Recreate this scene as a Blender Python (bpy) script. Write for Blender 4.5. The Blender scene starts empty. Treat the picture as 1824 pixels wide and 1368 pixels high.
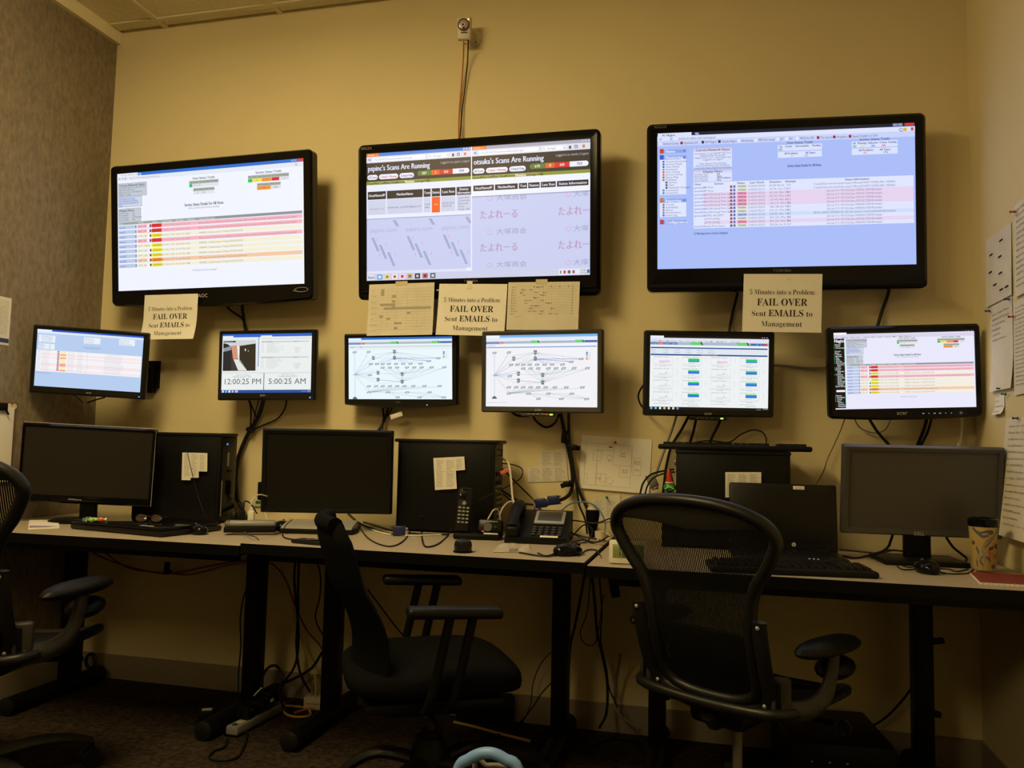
import bpy, bmesh, math, random
from mathutils import Vector, Matrix

random.seed(7)
sc = bpy.context.scene
COL = sc.collection
PI = math.pi

# ------------------------------------------------------------------ camera
CAM_F, CAM_YAW, CAM_PITCH, CAM_ROLL = 1427.3, 0.2466, 0.0748, 0.0208
CAM_POS = Vector((0.0, -3.0249, 1.0417))
_f = Vector((-math.sin(CAM_YAW) * math.cos(CAM_PITCH), math.cos(CAM_YAW) * math.cos(CAM_PITCH), math.sin(CAM_PITCH)))
_r0 = Vector((math.cos(CAM_YAW), math.sin(CAM_YAW), 0))
_u0 = _r0.cross(_f)
_r = math.cos(CAM_ROLL) * _r0 + math.sin(CAM_ROLL) * _u0
_u = -math.sin(CAM_ROLL) * _r0 + math.cos(CAM_ROLL) * _u0
cam_d = bpy.data.cameras.new('camera')
cam_d.sensor_width = 36.0
cam_d.lens = 36.0 * CAM_F / 1824.0
cam_d.clip_start = 0.02
cam = bpy.data.objects.new('camera', cam_d)
COL.objects.link(cam)
m = Matrix((_r, _u, -_f)).transposed().to_4x4()
m.translation = CAM_POS
cam.matrix_world = m
sc.camera = cam

# ------------------------------------------------------------------ world, exposure, lamp level
w = bpy.data.worlds.new('world')
sc.world = w
w.use_nodes = True
w.node_tree.nodes['Background'].inputs[0].default_value = (0.9, 0.75, 0.5, 1)
w.node_tree.nodes['Background'].inputs[1].default_value = 0.0
sc.view_settings.view_transform = 'Standard'
sc.view_settings.look = 'None'
sc.view_settings.exposure = 0.0
sc.view_settings.gamma = 1.0
sc.view_settings.use_curve_mapping = False
LAMP_COL = (1.0, 0.77, 0.36)
LAMPS = [((-1.60, -1.81), 28.0), ((-1.50, -4.15), 14.0)]     # ceiling troffers: centre, strength
SCREEN = 1.0                                              # radiance of a white screen


def ray(px, py):
    return _f + _r * ((px - 912.0) / CAM_F) + _u * ((684.0 - py) / CAM_F)


def at(px, py, Y):
    "point of the vertical plane y = Y seen at a photo position"
    d = ray(px, py)
    return CAM_POS + d * ((Y - CAM_POS.y) / d.y)


def atz(px, py, Z):
    d = ray(px, py)
    return CAM_POS + d * ((Z - CAM_POS.z) / d.z)


def atx(px, py, X):
    d = ray(px, py)
    return CAM_POS + d * ((X - CAM_POS.x) / d.x)


# ------------------------------------------------------------------ room measures
XL, XR, ZC, YR = -2.68, 0.865, 2.90, -5.6
DZ = 0.705            # desk top
DF = -0.745           # desk front edge


# ------------------------------------------------------------------ materials
def lin(c):
    return tuple((x / 12.92) if x <= 0.04045 else ((x + 0.055) / 1.055) ** 2.4 for x in c)


def hx(s):
    s = s.lstrip('#')
    return lin(tuple(int(s[i:i + 2], 16) / 255.0 for i in (0, 2, 4)))


MATS = {}


def mat(name, col, rough=0.5, metal=0.0, spec=0.5, emit=None, es=0.0, noise=None, bump=None, coat=0.0, alpha=1.0, trans=0.0):
    """principled material; noise=(scale, amount, stretch) varies the colour, bump=(scale, strength, distance)"""
    if name in MATS:
        return MATS[name]
    M = bpy.data.materials.new(name)
    M.use_nodes = True
    nt = M.node_tree
    b = nt.nodes['Principled BSDF']
    b.inputs['Base Color'].default_value = (*col, 1)
    b.inputs['Roughness'].default_value = rough
    b.inputs['Metallic'].default_value = metal
    b.inputs['Specular IOR Level'].default_value = spec
    b.inputs['Coat Weight'].default_value = coat
    b.inputs['Alpha'].default_value = alpha
    b.inputs['Transmission Weight'].default_value = trans
    if emit:
        b.inputs['Emission Color'].default_value = (*emit, 1)
        b.inputs['Emission Strength'].default_value = es
    tc = None
    if noise or bump:
        tc = nt.nodes.new('ShaderNodeTexCoord')
    if noise:
        n = nt.nodes.new('ShaderNodeTexNoise')
        n.inputs['Scale'].default_value = noise[0]
        n.inputs['Detail'].default_value = 6
        mp = nt.nodes.new('ShaderNodeMapping')
        mp.inputs['Scale'].default_value = noise[2] if len(noise) > 2 else (1, 1, 1)
        nt.links.new(tc.outputs['Object'], mp.inputs[0])
        nt.links.new(mp.outputs[0], n.inputs['Vector'])
        mx = nt.nodes.new('ShaderNodeMix')
        mx.data_type = 'RGBA'
        a = noise[1]
        mx.inputs['A'].default_value = (*[c * (1 - a) for c in col], 1)
        mx.inputs['B'].default_value = (*[min(1, c * (1 + a)) for c in col], 1)
        rp = nt.nodes.new('ShaderNodeValToRGB')
        rp.color_ramp.elements[0].position = 0.32
        rp.color_ramp.elements[1].position = 0.68
        nt.links.new(n.outputs['Fac'], rp.inputs[0])
        nt.links.new(rp.outputs[0], mx.inputs['Factor'])
        nt.links.new(mx.outputs['Result'], b.inputs['Base Color'])
    if bump:
        n = nt.nodes.new('ShaderNodeTexNoise')
        n.inputs['Scale'].default_value = bump[0]
        n.inputs['Detail'].default_value = 4
        nt.links.new(tc.outputs['Object'], n.inputs['Vector'])
        bp = nt.nodes.new('ShaderNodeBump')
        bp.inputs['Strength'].default_value = bump[1]
        bp.inputs['Distance'].default_value = bump[2]
        nt.links.new(n.outputs['Fac'], bp.inputs['Height'])
        nt.links.new(bp.outputs[0], b.inputs['Normal'])
    MATS[name] = M
    return M


mat('wall_paint', (0.72, 0.615, 0.36), 0.85, bump=(220, 0.25, 0.002), noise=(1.2, 0.03))
mat('wallpaper', (0.215, 0.170, 0.110), 0.9, noise=(70, 0.22, (1, 1, 0.45)), bump=(140, 0.5, 0.003))
mat('ceiling_tile', (0.82, 0.74, 0.52), 0.95, noise=(60, 0.06), bump=(300, 0.4, 0.002))
mat('ceiling_grid', (0.80, 0.72, 0.50), 0.6)
mat('baseboard_vinyl', (0.30, 0.25, 0.19), 0.6)
mat('carpet', (0.045, 0.032, 0.022), 1.0, noise=(55, 0.55), bump=(260, 1.0, 0.006), spec=0.1)
mat('laminate', (0.42, 0.35, 0.255), 0.45, noise=(180, 0.08))
mat('black_edge', (0.004, 0.004, 0.004), 0.5, spec=0.1)
mat('black_steel', (0.005, 0.005, 0.005), 0.42, spec=0.15)
mat('pad_black', (0.006, 0.006, 0.006), 0.42, spec=0.2)
mat('black_plastic', (0.006, 0.006, 0.006), 0.45, bump=(900, 0.08, 0.0005), spec=0.18)
mat('gloss_black', (0.004, 0.004, 0.0045), 0.14, spec=0.22)
mat('satin_black', (0.010, 0.0098, 0.0095), 0.35, spec=0.25)
mat('dark_grey', (0.045, 0.043, 0.040), 0.45)
mat('bezel_grey', (0.055, 0.052, 0.048), 0.38)
mat('off_panel', (0.060, 0.055, 0.047), 0.33)
mat('off_panel_dark', (0.010, 0.009, 0.007), 0.35, spec=0.2)
mat('off_panel_mid', (0.022, 0.019, 0.015), 0.35, spec=0.3)
mat('logo_grey', (0.55, 0.53, 0.48), 0.4)
mat('logo_dim', (0.20, 0.19, 0.17), 0.4)
mat('paper', (0.84, 0.81, 0.74), 0.85)
mat('paper_dim', (0.72, 0.68, 0.58), 0.85, noise=(12, 0.05))
mat('ink', (0.015, 0.015, 0.015), 0.8)
mat('ink_grey', (0.22, 0.20, 0.17), 0.8)
mat('ink_mid', (0.42, 0.39, 0.33), 0.8)
mat('ink_red', (0.55, 0.06, 0.05), 0.8)
mat('ink_blue', (0.06, 0.07, 0.22), 0.8)
mat('tape', (0.62, 0.53, 0.34), 0.6)
mat('clear_tape', (0.8, 0.75, 0.6), 0.18)
mat('cable_black', (0.010, 0.010, 0.010), 0.45, spec=0.25)
mat('cable_orange', (0.50, 0.13, 0.015), 0.5)
mat('cable_yellow', (0.62, 0.42, 0.04), 0.5)
mat('cable_red', (0.20, 0.035, 0.025), 0.55)
mat('cable_white', (0.72, 0.68, 0.58), 0.5)
mat('cable_grey', (0.22, 0.205, 0.175), 0.5)
mat('cable_blue', (0.10, 0.20, 0.34), 0.45)
mat('hose_blue', (0.20, 0.38, 0.80), 0.35)
mat('plug_blue', (0.012, 0.018, 0.10), 0.4)
mat('white_plastic', (0.74, 0.71, 0.62), 0.35)
mat('cream_plastic', (0.66, 0.58, 0.43), 0.45)
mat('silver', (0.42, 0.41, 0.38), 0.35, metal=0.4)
mat('chrome', (0.65, 0.63, 0.58), 0.2, metal=1.0)
mat('hub_grey', (0.23, 0.235, 0.22), 0.4)
mat('mesh_black', (0.008, 0.008, 0.0075), 0.6, spec=0.15)
mat('graphite', (0.011, 0.0105, 0.010), 0.38, spec=0.3)
mat('graphite_light', (0.034, 0.032, 0.028), 0.42, spec=0.3)
mat('chair_fabric', (0.0055, 0.0055, 0.006), 0.95, bump=(500, 0.5, 0.001), spec=0.05)
mat('chair_fabric_back', (0.005, 0.005, 0.0055), 0.95, spec=0.05)
mat('red_paper', (0.22, 0.022, 0.022), 0.45)
mat('red_pin', (0.42, 0.02, 0.02), 0.3)
mat('blue_pin', (0.02, 0.05, 0.16), 0.3)
mat('green_pin', (0.02, 0.16, 0.05), 0.3)
mat('green_foil', (0.03, 0.26, 0.07), 0.25)
mat('lime', (0.35, 0.6, 0.05), 0.4)
mat('lcd', (0.22, 0.27, 0.10), 0.3)
mat('tumbler_yellow', (0.50, 0.37, 0.13), 0.4)
mat('print_blue', (0.09, 0.10, 0.16), 0.6)
mat('print_grey', (0.24, 0.25, 0.22), 0.6)
mat('print_brown', (0.12, 0.05, 0.03), 0.6)
mat('bag_clear', (0.75, 0.72, 0.66), 0.25, alpha=0.30)
mat('phone_key', (0.30, 0.29, 0.26), 0.4)
mat('lens_black', (0.004, 0.004, 0.004), 0.08)
mat('lens_pink', (0.40, 0.27, 0.31), 0.15)
mat('lens_brown', (0.06, 0.04, 0.03), 0.08, coat=1.0)
mat('led_amber', (0.5, 0.4, 0.1), 0.3, emit=(1.0, 0.72, 0.12), es=1.6)
mat('led_green', (0.3, 0.5, 0.1), 0.3, emit=(0.55, 1.0, 0.10), es=1.3)
mat('led_blue', (0.05, 0.1, 0.5), 0.3, emit=(0.06, 0.25, 1.0), es=1.5)
mat('led_white', (0.5, 0.5, 0.6), 0.3, emit=(0.5, 0.6, 0.8), es=0.6)
mat('diffuser', (0.8, 0.8, 0.75), 0.5)
mat('orange_tag', (0.75, 0.16, 0.09), 0.5)
mat('sticky_yellow', (0.72, 0.62, 0.25), 0.8)
mat('clip_board', (0.17, 0.10, 0.06), 0.6)
mat('navy', (0.02, 0.025, 0.09), 0.5)
mat('purple_paper', (0.30, 0.22, 0.42), 0.8)


def emission_attr(name, strength, sample):
    "screen picture: colour attribute to emission, under a thin dark glossy front"
    M = bpy.data.materials.new(name)
    M.use_nodes = True
    nt = M.node_tree
    b = nt.nodes['Principled BSDF']
    b.inputs['Base Color'].default_value = (0.01, 0.01, 0.01, 1)
    b.inputs['Roughness'].default_value = 0.4
    a = nt.nodes.new('ShaderNodeAttribute')
    a.attribute_name = 'Col'
    nt.links.new(a.outputs['Color'], b.inputs['Emission Color'])
    b.inputs['Emission Strength'].default_value = strength
    M.cycles.emission_sampling = sample
    MATS[name] = M
    return M


emission_attr('screen_light', SCREEN, 'AUTO')
emission_attr('screen_print', SCREEN, 'NONE')


# ------------------------------------------------------------------ mesh helpers
def R3(rz=0.0, rx=0.0, ry=0.0):
    return Matrix.Rotation(rz, 3, 'Z') @ Matrix.Rotation(rx, 3, 'X') @ Matrix.Rotation(ry, 3, 'Y')


def spline(pts, n=6, closed=False):
    "Catmull-Rom through the points"
    P = [Vector(p) for p in pts]
    if len(P) < 3 and not closed:
        return P
    out = []
    L = len(P)
    rng = L if closed else L - 1
    for i in range(rng):
        if closed:
            a, b, c, d = P[i - 1], P[i], P[(i + 1) % L], P[(i + 2) % L]
        else:
            b, c = P[i], P[i + 1]
            a = P[i - 1] if i else b * 2 - c
            d = P[i + 2] if i + 2 < L else c * 2 - b
        for k in range(n):
            t = k / n
            out.append(0.5 * ((2 * b) + (c - a) * t + (2 * a - 5 * b + 4 * c - d) * t * t + (3 * b - a - 3 * c + d) * t ** 3))
    if not closed:
        out.append(P[-1])
    return out


class MB:
    "collects shapes; build() links them as one mesh object"

    def __init__(s):
        s.v, s.f, s.m = [], [], []

    def add(s, verts, faces, mi=0):
        o = len(s.v)
        s.v += [tuple(p) for p in verts]
        for f in faces:
            s.f.append([i + o for i in f])
            s.m.append(mi)
        return s

    def box(s, c, size, rot=None, mi=0, taper=1.0):
        c = Vector(c)
        hx_, hy, hz = size[0] / 2, size[1] / 2, size[2] / 2
        vs = []
        for z in (-1, 1):
            k = taper if z > 0 else 1.0
            for x, y in ((-1, -1), (1, -1), (1, 1), (-1, 1)):
                p = Vector((x * hx_ * k, y * hy * k, z * hz))
                vs.append(c + (rot @ p if rot else p))
        return s.add(vs, [(3, 2, 1, 0), (4, 5, 6, 7), (0, 1, 5, 4), (1, 2, 6, 5), (2, 3, 7, 6), (3, 0, 4, 7)], mi)

    def rbox(s, c, size, r=0.004, rot=None, mi=0, seg=2, shear=None):
        bm = bmesh.new()
        bmesh.ops.create_cube(bm, size=1.0)
        for v in bm.verts:
            v.co = Vector((v.co.x * size[0], v.co.y * size[1], v.co.z * size[2]))
        bmesh.ops.bevel(bm, geom=bm.edges[:], offset=min(r, min(size) * 0.49), segments=seg, profile=0.5, affect='EDGES')
        bm.verts.index_update()
        c = Vector(c)
        vs = []
        for v in bm.verts:
            p = v.co.copy()
            if shear:
                p = shear(p)
            vs.append(c + (rot @ p if rot else p))
        s.add(vs, [[v.index for v in f.verts] for f in bm.faces], mi)
        bm.free()
        return s

    def tube(s, pts, r, n=8, mi=0, smooth=0, closed=False, caps=True, flat=None, up=None):
        "flat=(a,b): elliptical section, a across, b along the normal"
        P = spline(pts, smooth, closed) if smooth else [Vector(p) for p in pts]
        L = len(P)
        if L < 2:
            return s
        rr = r if isinstance(r, (list, tuple)) else None
        T = []
        for i in range(L):
            a = P[i - 1] if (i or closed) else P[i]
            b = P[(i + 1) % L] if (i + 1 < L or closed) else P[i]
            t = (b - a)
            T.append(t.normalized() if t.length > 1e-9 else Vector((0, 0, 1)))
        if up is not None:
            nrm = Vector(up)
        else:
            nrm = Vector((0, 0, 1)) if abs(T[0].z) < 0.9 else Vector((1, 0, 0))
        vs = []
        for i in range(L):
            if up is not None:
                nrm = Vector(up)
            nn = nrm - T[i] * nrm.dot(T[i])
            if nn.length < 1e-6:
                nn = T[i].orthogonal()
            nrm = nn.normalized()
            bi = T[i].cross(nrm)
            if rr:
                x = i / (L - 1) * (len(rr) - 1)
                k = min(int(x), len(rr) - 2)
                q = rr[k] + (rr[k + 1] - rr[k]) * (x - k)
            else:
                q = r
            fa, fb = flat if flat else (1, 1)
            for j in range(n):
                a = 2 * PI * j / n
                vs.append(P[i] + bi * (math.cos(a) * q * fa) + nrm * (math.sin(a) * q * fb))
        fs = []
        for i in range(L if closed else L - 1):
            i2 = (i + 1) % L
            for j in range(n):
                j2 = (j + 1) % n
                fs.append((i * n + j, i * n + j2, i2 * n + j2, i2 * n + j))
        if caps and not closed:
            fs.append(tuple(range(n - 1, -1, -1)))
            fs.append(tuple((L - 1) * n + j for j in range(n)))
        return s.add(vs, fs, mi)

    def lathe(s, prof, c=(0, 0, 0), n=24, rot=None, mi=0, sx=1.0, sy=1.0):
        "prof: (radius, height) from bottom to top"
        c = Vector(c)
        vs = []
        for r, z in prof:
            for j in range(n):
                a = 2 * PI * j / n
                p = Vector((math.cos(a) * r * sx, math.sin(a) * r * sy, z))
                vs.append(c + (rot @ p if rot else p))
        fs = []
        for i in range(len(prof) - 1):
            for j in range(n):
                j2 = (j + 1) % n
                fs.append((i * n + j, i * n + j2, (i + 1) * n + j2, (i + 1) * n + j))
        fs.append(tuple(range(n - 1, -1, -1)))
        fs.append(tuple((len(prof) - 1) * n + j for j in range(n)))
        return s.add(vs, fs, mi)

    def cyl(s, a, b, r, n=16, mi=0):
        return s.tube([a, b], r, n, mi)

    def blob(s, c, size, rot=None, mi=0, nu=16, nv=10, fn=None):
        "ellipsoid, fn reshapes the unit-sphere point"
        c = Vector(c)
        vs = []
        for i in range(nv + 1):
            th = PI * i / nv
            for j in range(nu):
                ph = 2 * PI * j / nu
                p = Vector((math.sin(th) * math.cos(ph), math.sin(th) * math.sin(ph), -math.cos(th)))
                if fn:
                    p = fn(p)
                p = Vector((p.x * size[0] / 2, p.y * size[1] / 2, p.z * size[2] / 2))
                vs.append(c + (rot @ p if rot else p))
        fs = []
        for i in range(nv):
            for j in range(nu):
                j2 = (j + 1) % nu
                fs.append((i * nu + j, i * nu + j2, (i + 1) * nu + j2, (i + 1) * nu + j))
        return s.add(vs, fs, mi)

    def prism(s, poly, t, fn, mi=0):
        "flat outline (a,b) extruded to depth t; fn(a,b,d) places it"
        n = len(poly)
        vs = [fn(a, b, 0.0) for a, b in poly] + [fn(a, b, t) for a, b in poly]
        fs = [tuple(range(n)), tuple(range(2 * n - 1, n - 1, -1))]
        for i in range(n):
            j = (i + 1) % n
            fs.append((i, i + n, j + n, j))
        return s.add(vs, fs, mi)

    def build(s, name, mats, parent=None, origin=None, smooth=True, angle=38):
        me = bpy.data.meshes.new(name)
        if origin is not None:
            o = Vector(origin)
            vv = [(x - o.x, y - o.y, z - o.z) for x, y, z in s.v]
        else:
            vv = s.v
        me.from_pydata(vv, [], s.f)
        if isinstance(mats, str):
            mats = [mats]
        for k in mats:
            me.materials.append(MATS[k])
        if len(mats) > 1:
            me.polygons.foreach_set('material_index', s.m)
        me.validate()
        bm = bmesh.new()
        bm.from_mesh(me)
        bmesh.ops.remove_doubles(bm, verts=bm.verts, dist=1e-6)
        bmesh.ops.recalc_face_normals(bm, faces=bm.faces)
        bm.to_mesh(me)
        bm.free()
        if smooth:
            me.polygons.foreach_set('use_smooth', [True] * len(me.polygons))
            me.set_sharp_from_angle(angle=math.radians(angle))
        ob = bpy.data.objects.new(name, me)
        COL.objects.link(ob)
        if parent is not None:
            ob.parent = parent
        if origin is not None:
            ob.location = origin
        return ob


def tag(o, label, cat, group=None, kind=None):
    o['label'] = label
    o['category'] = cat
    if group:
        o['group'] = group
    if kind:
        o['kind'] = kind
    return o


def struct(o):
    o['kind'] = 'structure'
    return o


def thing(name, label, cat, loc=(0, 0, 0), rz=0.0, group=None, rot=None, scale=1.0):
    o = bpy.data.objects.new(name, None)
    o.empty_display_size = 0.05
    COL.objects.link(o)
    o.location = loc
    if rot:
        o.rotation_mode = 'YXZ'
        o.rotation_euler = rot
    else:
        o.rotation_euler = (0, 0, rz)
    o.scale = (scale, scale, scale)
    tag(o, label, cat, group)
    return o


def copy_thing(root, loc=None, rz=None, label=None):
    c = root.copy()
    COL.objects.link(c)
    if loc is not None:
        c.location = loc
    if rz is not None:
        c.rotation_euler = (0, 0, rz)
    if label:
        c['label'] = label
    for ch in list(root.children):
        k = ch.copy()
        COL.objects.link(k)
        k.parent = c
        for g in list(ch.children):
            gg = g.copy()
            COL.objects.link(gg)
            gg.parent = k
    return c


# ------------------------------------------------------------------ lettering: glyph outlines from the built-in font
ASCII = [chr(i) for i in range(33, 127)]
JP = list('たよれーる大塚商会')


def _bold(c):
    if 'A' <= c <= 'Z':
        return chr(0x1D400 + ord(c) - 65)
    if 'a' <= c <= 'z':
        return chr(0x1D41A + ord(c) - 97)
    if '0' <= c <= '9':
        return chr(0x1D7CE + ord(c) - 48)
    return c


SERIF = sorted(set('5MinutesintoaProblem:FAILOVERSentEMAILStoManagementTusk'))
GLYPH = {}


def _load_glyphs():
    jobs = []

    def mk(key, body, off):
        cu = bpy.data.curves.new('glyph', 'FONT')
        cu.body = body
        cu.resolution_u = 2
        cu.offset = off
        ob = bpy.data.objects.new('glyph', cu)
        COL.objects.link(ob)
        jobs.append((key, ob))
    for c in ASCII + JP:
        mk(('sans', c, 0), c, 0)
        mk(('sans', c, 1), c + '|', 0)
    for c in SERIF:
        b = _bold(c)
        mk(('serifb', c, 0), b, 0)
        mk(('serifb', c, 1), b + '|', 0)
        mk(('serif', c, 0), b, -0.011)
        mk(('serif', c, 1), b + '|', 0)
    mk('bar', '|', 0)
    dg = bpy.context.evaluated_depsgraph_get()
    raw = {}
    for key, ob in jobs:
        ev = ob.evaluated_get(dg)
        me = ev.to_mesh()
        raw[key] = ([(v.co.x, v.co.y) for v in me.vertices], [tuple(p.vertices) for p in me.polygons])
        ev.to_mesh_clear()
    bx = max(p[0] for p in raw['bar'][0])
    for key in list(raw):
        if key == 'bar' or key[2] == 1:
            continue
        f, c, _ = key
        a = raw[(f, c, 1)][0]
        adv = (max(p[0] for p in a) - bx) if a else 0.5
        GLYPH[(f, c)] = (raw[key][0], raw[key][1], adv)
    for key, ob in jobs:
        cu = ob.data
        bpy.data.objects.remove(ob)
        bpy.data.curves.remove(cu)


_load_glyphs()


def text_shape(s, size, align='c', font='sans', squeeze=1.0):
    "2-D vertices and faces of a line of lettering, base line at 0"
    vs, fs = [], []
    x = 0.0
    for c in s:
        if c == ' ':
            x += 0.28
            continue
        g = GLYPH.get((font, c)) or GLYPH.get(('sans', c))
        if not g:
            x += 0.4
            continue
        o = len(vs)
        vs += [((p[0] + x) * size * squeeze, p[1] * size) for p in g[0]]
        fs += [tuple(i + o for i in f) for f in g[1]]
        x += g[2]
    wd = x * size * squeeze
    dx = {'l': 0, 'c': -wd / 2, 'r': -wd}[align]
    return [(a + dx, b) for a, b in vs], fs, wd


def lettering(mb, s, size, fn, align='c', font='sans', mi=0, squeeze=1.0, fit=None):
    vs, fs, wd = text_shape(s, size, align, font, squeeze)
    if fit and wd > 0:
        k = fit / wd
        vs = [(a * k, b) for a, b in vs]
    return mb.add([fn(a, b) for a, b in vs], fs, mi)


# ================================================================== the room
def slab(name, c, size, m_):
    return struct(MB().box((0, 0, 0), size).build(name, m_, origin=None, smooth=False)), c


def room_box(name, lo, hi, m_):
    c = [(a + b) / 2 for a, b in zip(lo, hi)]
    o = MB().box((0, 0, 0), [b - a for a, b in zip(lo, hi)]).build(name, m_, smooth=False)
    o.location = c
    return struct(o)


room_box('wall_back', (XL - 0.1, 0, -0.05), (XR + 0.1, 0.1, ZC + 0.1), 'wall_paint')
room_box('wall_left', (XL - 0.1, YR, -0.05), (XL, 0, ZC + 0.1), 'wallpaper')
room_box('wall_right', (XR, YR, -0.05), (XR + 0.1, 0, ZC + 0.1), 'wall_paint')
room_box('wall_rear', (XL - 0.1, YR - 0.1, -0.05), (XR + 0.1, YR, ZC + 0.1), 'wallpaper')
room_box('floor', (XL, YR, -0.05), (XR, 0, 0), 'carpet')
room_box('baseboard_back', (XL, -0.008, 0), (XR, 0, 0.10), 'baseboard_vinyl')
room_box('baseboard_left', (XL, YR, 0), (XL + 0.008, -0.01, 0.10), 'baseboard_vinyl')
room_box('baseboard_right', (XR - 0.008, YR, 0), (XR, -0.01, 0.10), 'baseboard_vinyl')
room_box('trim_1', (XL, YR, ZC - 0.055), (XL + 0.022, -0.002, ZC + 0.004), 'ceiling_grid')
ceiling = room_box('ceiling', (XL, YR, ZC + 0.02), (XR, 0, ZC + 0.10), 'ceiling_tile')
TS = 0.58
xs = [XL, -2.42] + [-2.42 + TS * i for i in range(1, 6)] + [XR]
ys = [0.0, -0.07] + [-0.07 - TS * i for i in range(1, 10)] + [YR]
lamp_cells = {}
for i in range(len(xs) - 1):
    for j in range(len(ys) - 1):
        cx, cy = (xs[i] + xs[i + 1]) / 2, (ys[j] + ys[j + 1]) / 2
        for li, (lc, ls) in enumerate(LAMPS):
            if abs(cx - lc[0]) <= TS / 2 and abs(cy - lc[1]) <= TS * 0.99:
                lamp_cells.setdefault(li, []).append((i, j))
used = {c for v in lamp_cells.values() for c in v}
cz0 = ZC + 0.06                                     # local zero of the ceiling object
cc = ceiling.location
for i in range(len(xs) - 1):
    for j in range(len(ys) - 1):
        if (i, j) in used:
            continue
        sx, sy = xs[i + 1] - xs[i] - 0.022, ys[j] - ys[j + 1] - 0.022
        if sx < 0.02 or sy < 0.02:
            continue
        t = MB().rbox((0, 0, 0), (sx, sy, 0.014), 0.004, seg=1).build('ceiling_tile', 'ceiling_tile', parent=ceiling, smooth=False)
        t.location = ((xs[i] + xs[i + 1]) / 2 - cc.x, (ys[j] + ys[j + 1]) / 2 - cc.y, ZC + 0.012 - cc.z)
for x in xs[1:-1]:
    b = MB().box((0, 0, 0), (0.024, -YR, 0.012)).build('grid_bar', 'ceiling_grid', parent=ceiling, smooth=False)
    b.location = (x - cc.x, YR / 2 - cc.y, ZC + 0.004 - cc.z)
for y in ys[1:-1]:
    b = MB().box((0, 0, 0), (XR - XL, 0.024, 0.012)).build('grid_bar', 'ceiling_grid', parent=ceiling, smooth=False)
    b.location = ((XL + XR) / 2 - cc.x, y - cc.y, ZC + 0.0045 - cc.z)

# the ceiling lights (out of view; diffusers hung low to brighten ceiling and upper wall)
for li, (lc, ls) in enumerate(LAMPS):
    cells = lamp_cells.get(li, [])
    x0, x1 = min(xs[i] for i, j in cells), max(xs[i + 1] for i, j in cells)
    y0, y1 = min(ys[j + 1] for i, j in cells), max(ys[j] for i, j in cells)
    g = thing('ceiling_light', ['surface-mounted ceiling light nearest the wall of screens', 'surface-mounted ceiling light at the back of the room'][li], 'light',
              ((x0 + x1) / 2, (y0 + y1) / 2, ZC), group='surface-mounted ceiling lights')
    wx, wy = x1 - x0 - 0.02, y1 - y0 - 0.02
    fr = MB()
    for sx in (-1, 1):
        fr.box((sx * (wx / 2 - 0.012), 0, -0.006), (0.024, wy, 0.03))
        fr.box((0, sx * (wy / 2 - 0.012), -0.0055), (wx, 0.024, 0.03))
    fr.build('light_frame', 'white_plastic', parent=g)
    M = bpy.data.materials.new('lamp_diffuser')
    M.use_nodes = True
    b = M.node_tree.nodes['Principled BSDF']
    b.inputs['Base Color'].default_value = (0.8, 0.8, 0.75, 1)
    b.inputs['Emission Color'].default_value = (*LAMP_COL, 1)
    b.inputs['Emission Strength'].default_value = ls
    MATS['lamp_%d' % li] = M
    MB().rbox((0, 0, -0.045), (wx - 0.05, wy - 0.05, 0.085), 0.03).build('light_diffuser', 'lamp_%d' % li, parent=g, smooth=False)


# ================================================================== screens
class Screen:
    "flat picture of a display, u to the right and v down, both 0..1"

    def __init__(s, w_, h_):
        s.w, s.h = w_, h_
        s.v, s.f, s.c = [], [], []

    def p(s, u, v, layer):
        return ((u - 0.5) * s.w, -0.0006 - 0.00012 * layer, (0.5 - v) * s.h)

    def poly(s, pts, col, layer=1):
        o = len(s.v)
        s.v += [s.p(u, v, layer) for u, v in pts]
        s.f.append(tuple(range(o, o + len(pts))))
        s.c.append(hx(col))

    def r(s, u0, v0, u1, v1, col, layer=1):
        s.poly([(u0, v0), (u1, v0), (u1, v1), (u0, v1)], col, layer)

    def l(s, u0, v0, u1, v1, col, wd=0.0016, layer=2):
        dx, dy = (u1 - u0) * s.w, (v1 - v0) * s.h
        L = math.hypot(dx, dy) or 1
        nx, ny = -dy / L * wd * s.h / s.w, dx / L * wd
        s.poly([(u0 + nx, v0 + ny), (u1 + nx, v1 + ny), (u1 - nx, v1 - ny), (u0 - nx, v0 - ny)], col, layer)

    def frame(s, u0, v0, u1, v1, col, wd=0.0016, layer=2):
        for a in ((u0, v0, u1, v0), (u1, v0, u1, v1), (u1, v1, u0, v1), (u0, v1, u0, v0)):
            s.l(*a, col, wd, layer)

    def t(s, u, v, body, size, col, align='l', layer=3, fit=None, bold=0):
        "v is the middle of the letters; size is the em in fractions of the height"
        for k in range(1 + bold):
            vs, fs, wd = text_shape(body, size * s.h, align)
            q = fit * s.w / wd if fit and wd else 1
            o = len(s.v)
            x0, y0, z0 = s.p(u, v, layer)
            for a, b in vs:
                s.v.append((x0 + a * q + k * size * s.h * 0.05, y0, z0 + b - size * s.h * 0.33))
            s.f += [tuple(i + o for i in f) for f in fs]
            s.c += [hx(col)] * len(fs)

    def build(s, parent):
        me = bpy.data.meshes.new('picture')
        me.from_pydata(s.v, [], s.f)
        a = me.color_attributes.new('Col', 'FLOAT_COLOR', 'CORNER')
        buf = []
        for f, c in zip(s.f, s.c):
            buf += [c[0], c[1], c[2], 1.0] * len(f)
        a.data.foreach_set('color', buf)
        me.materials.append(MATS['screen_print'])
        o = bpy.data.objects.new('picture', me)
        COL.objects.link(o)
        o.parent = parent
        return o


WORDS = 'Disk Use CRITICAL WARNING Space MB Available Status host details check Please see notifications maintain cert expires in days group changed connect http error server load'.split()


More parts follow.
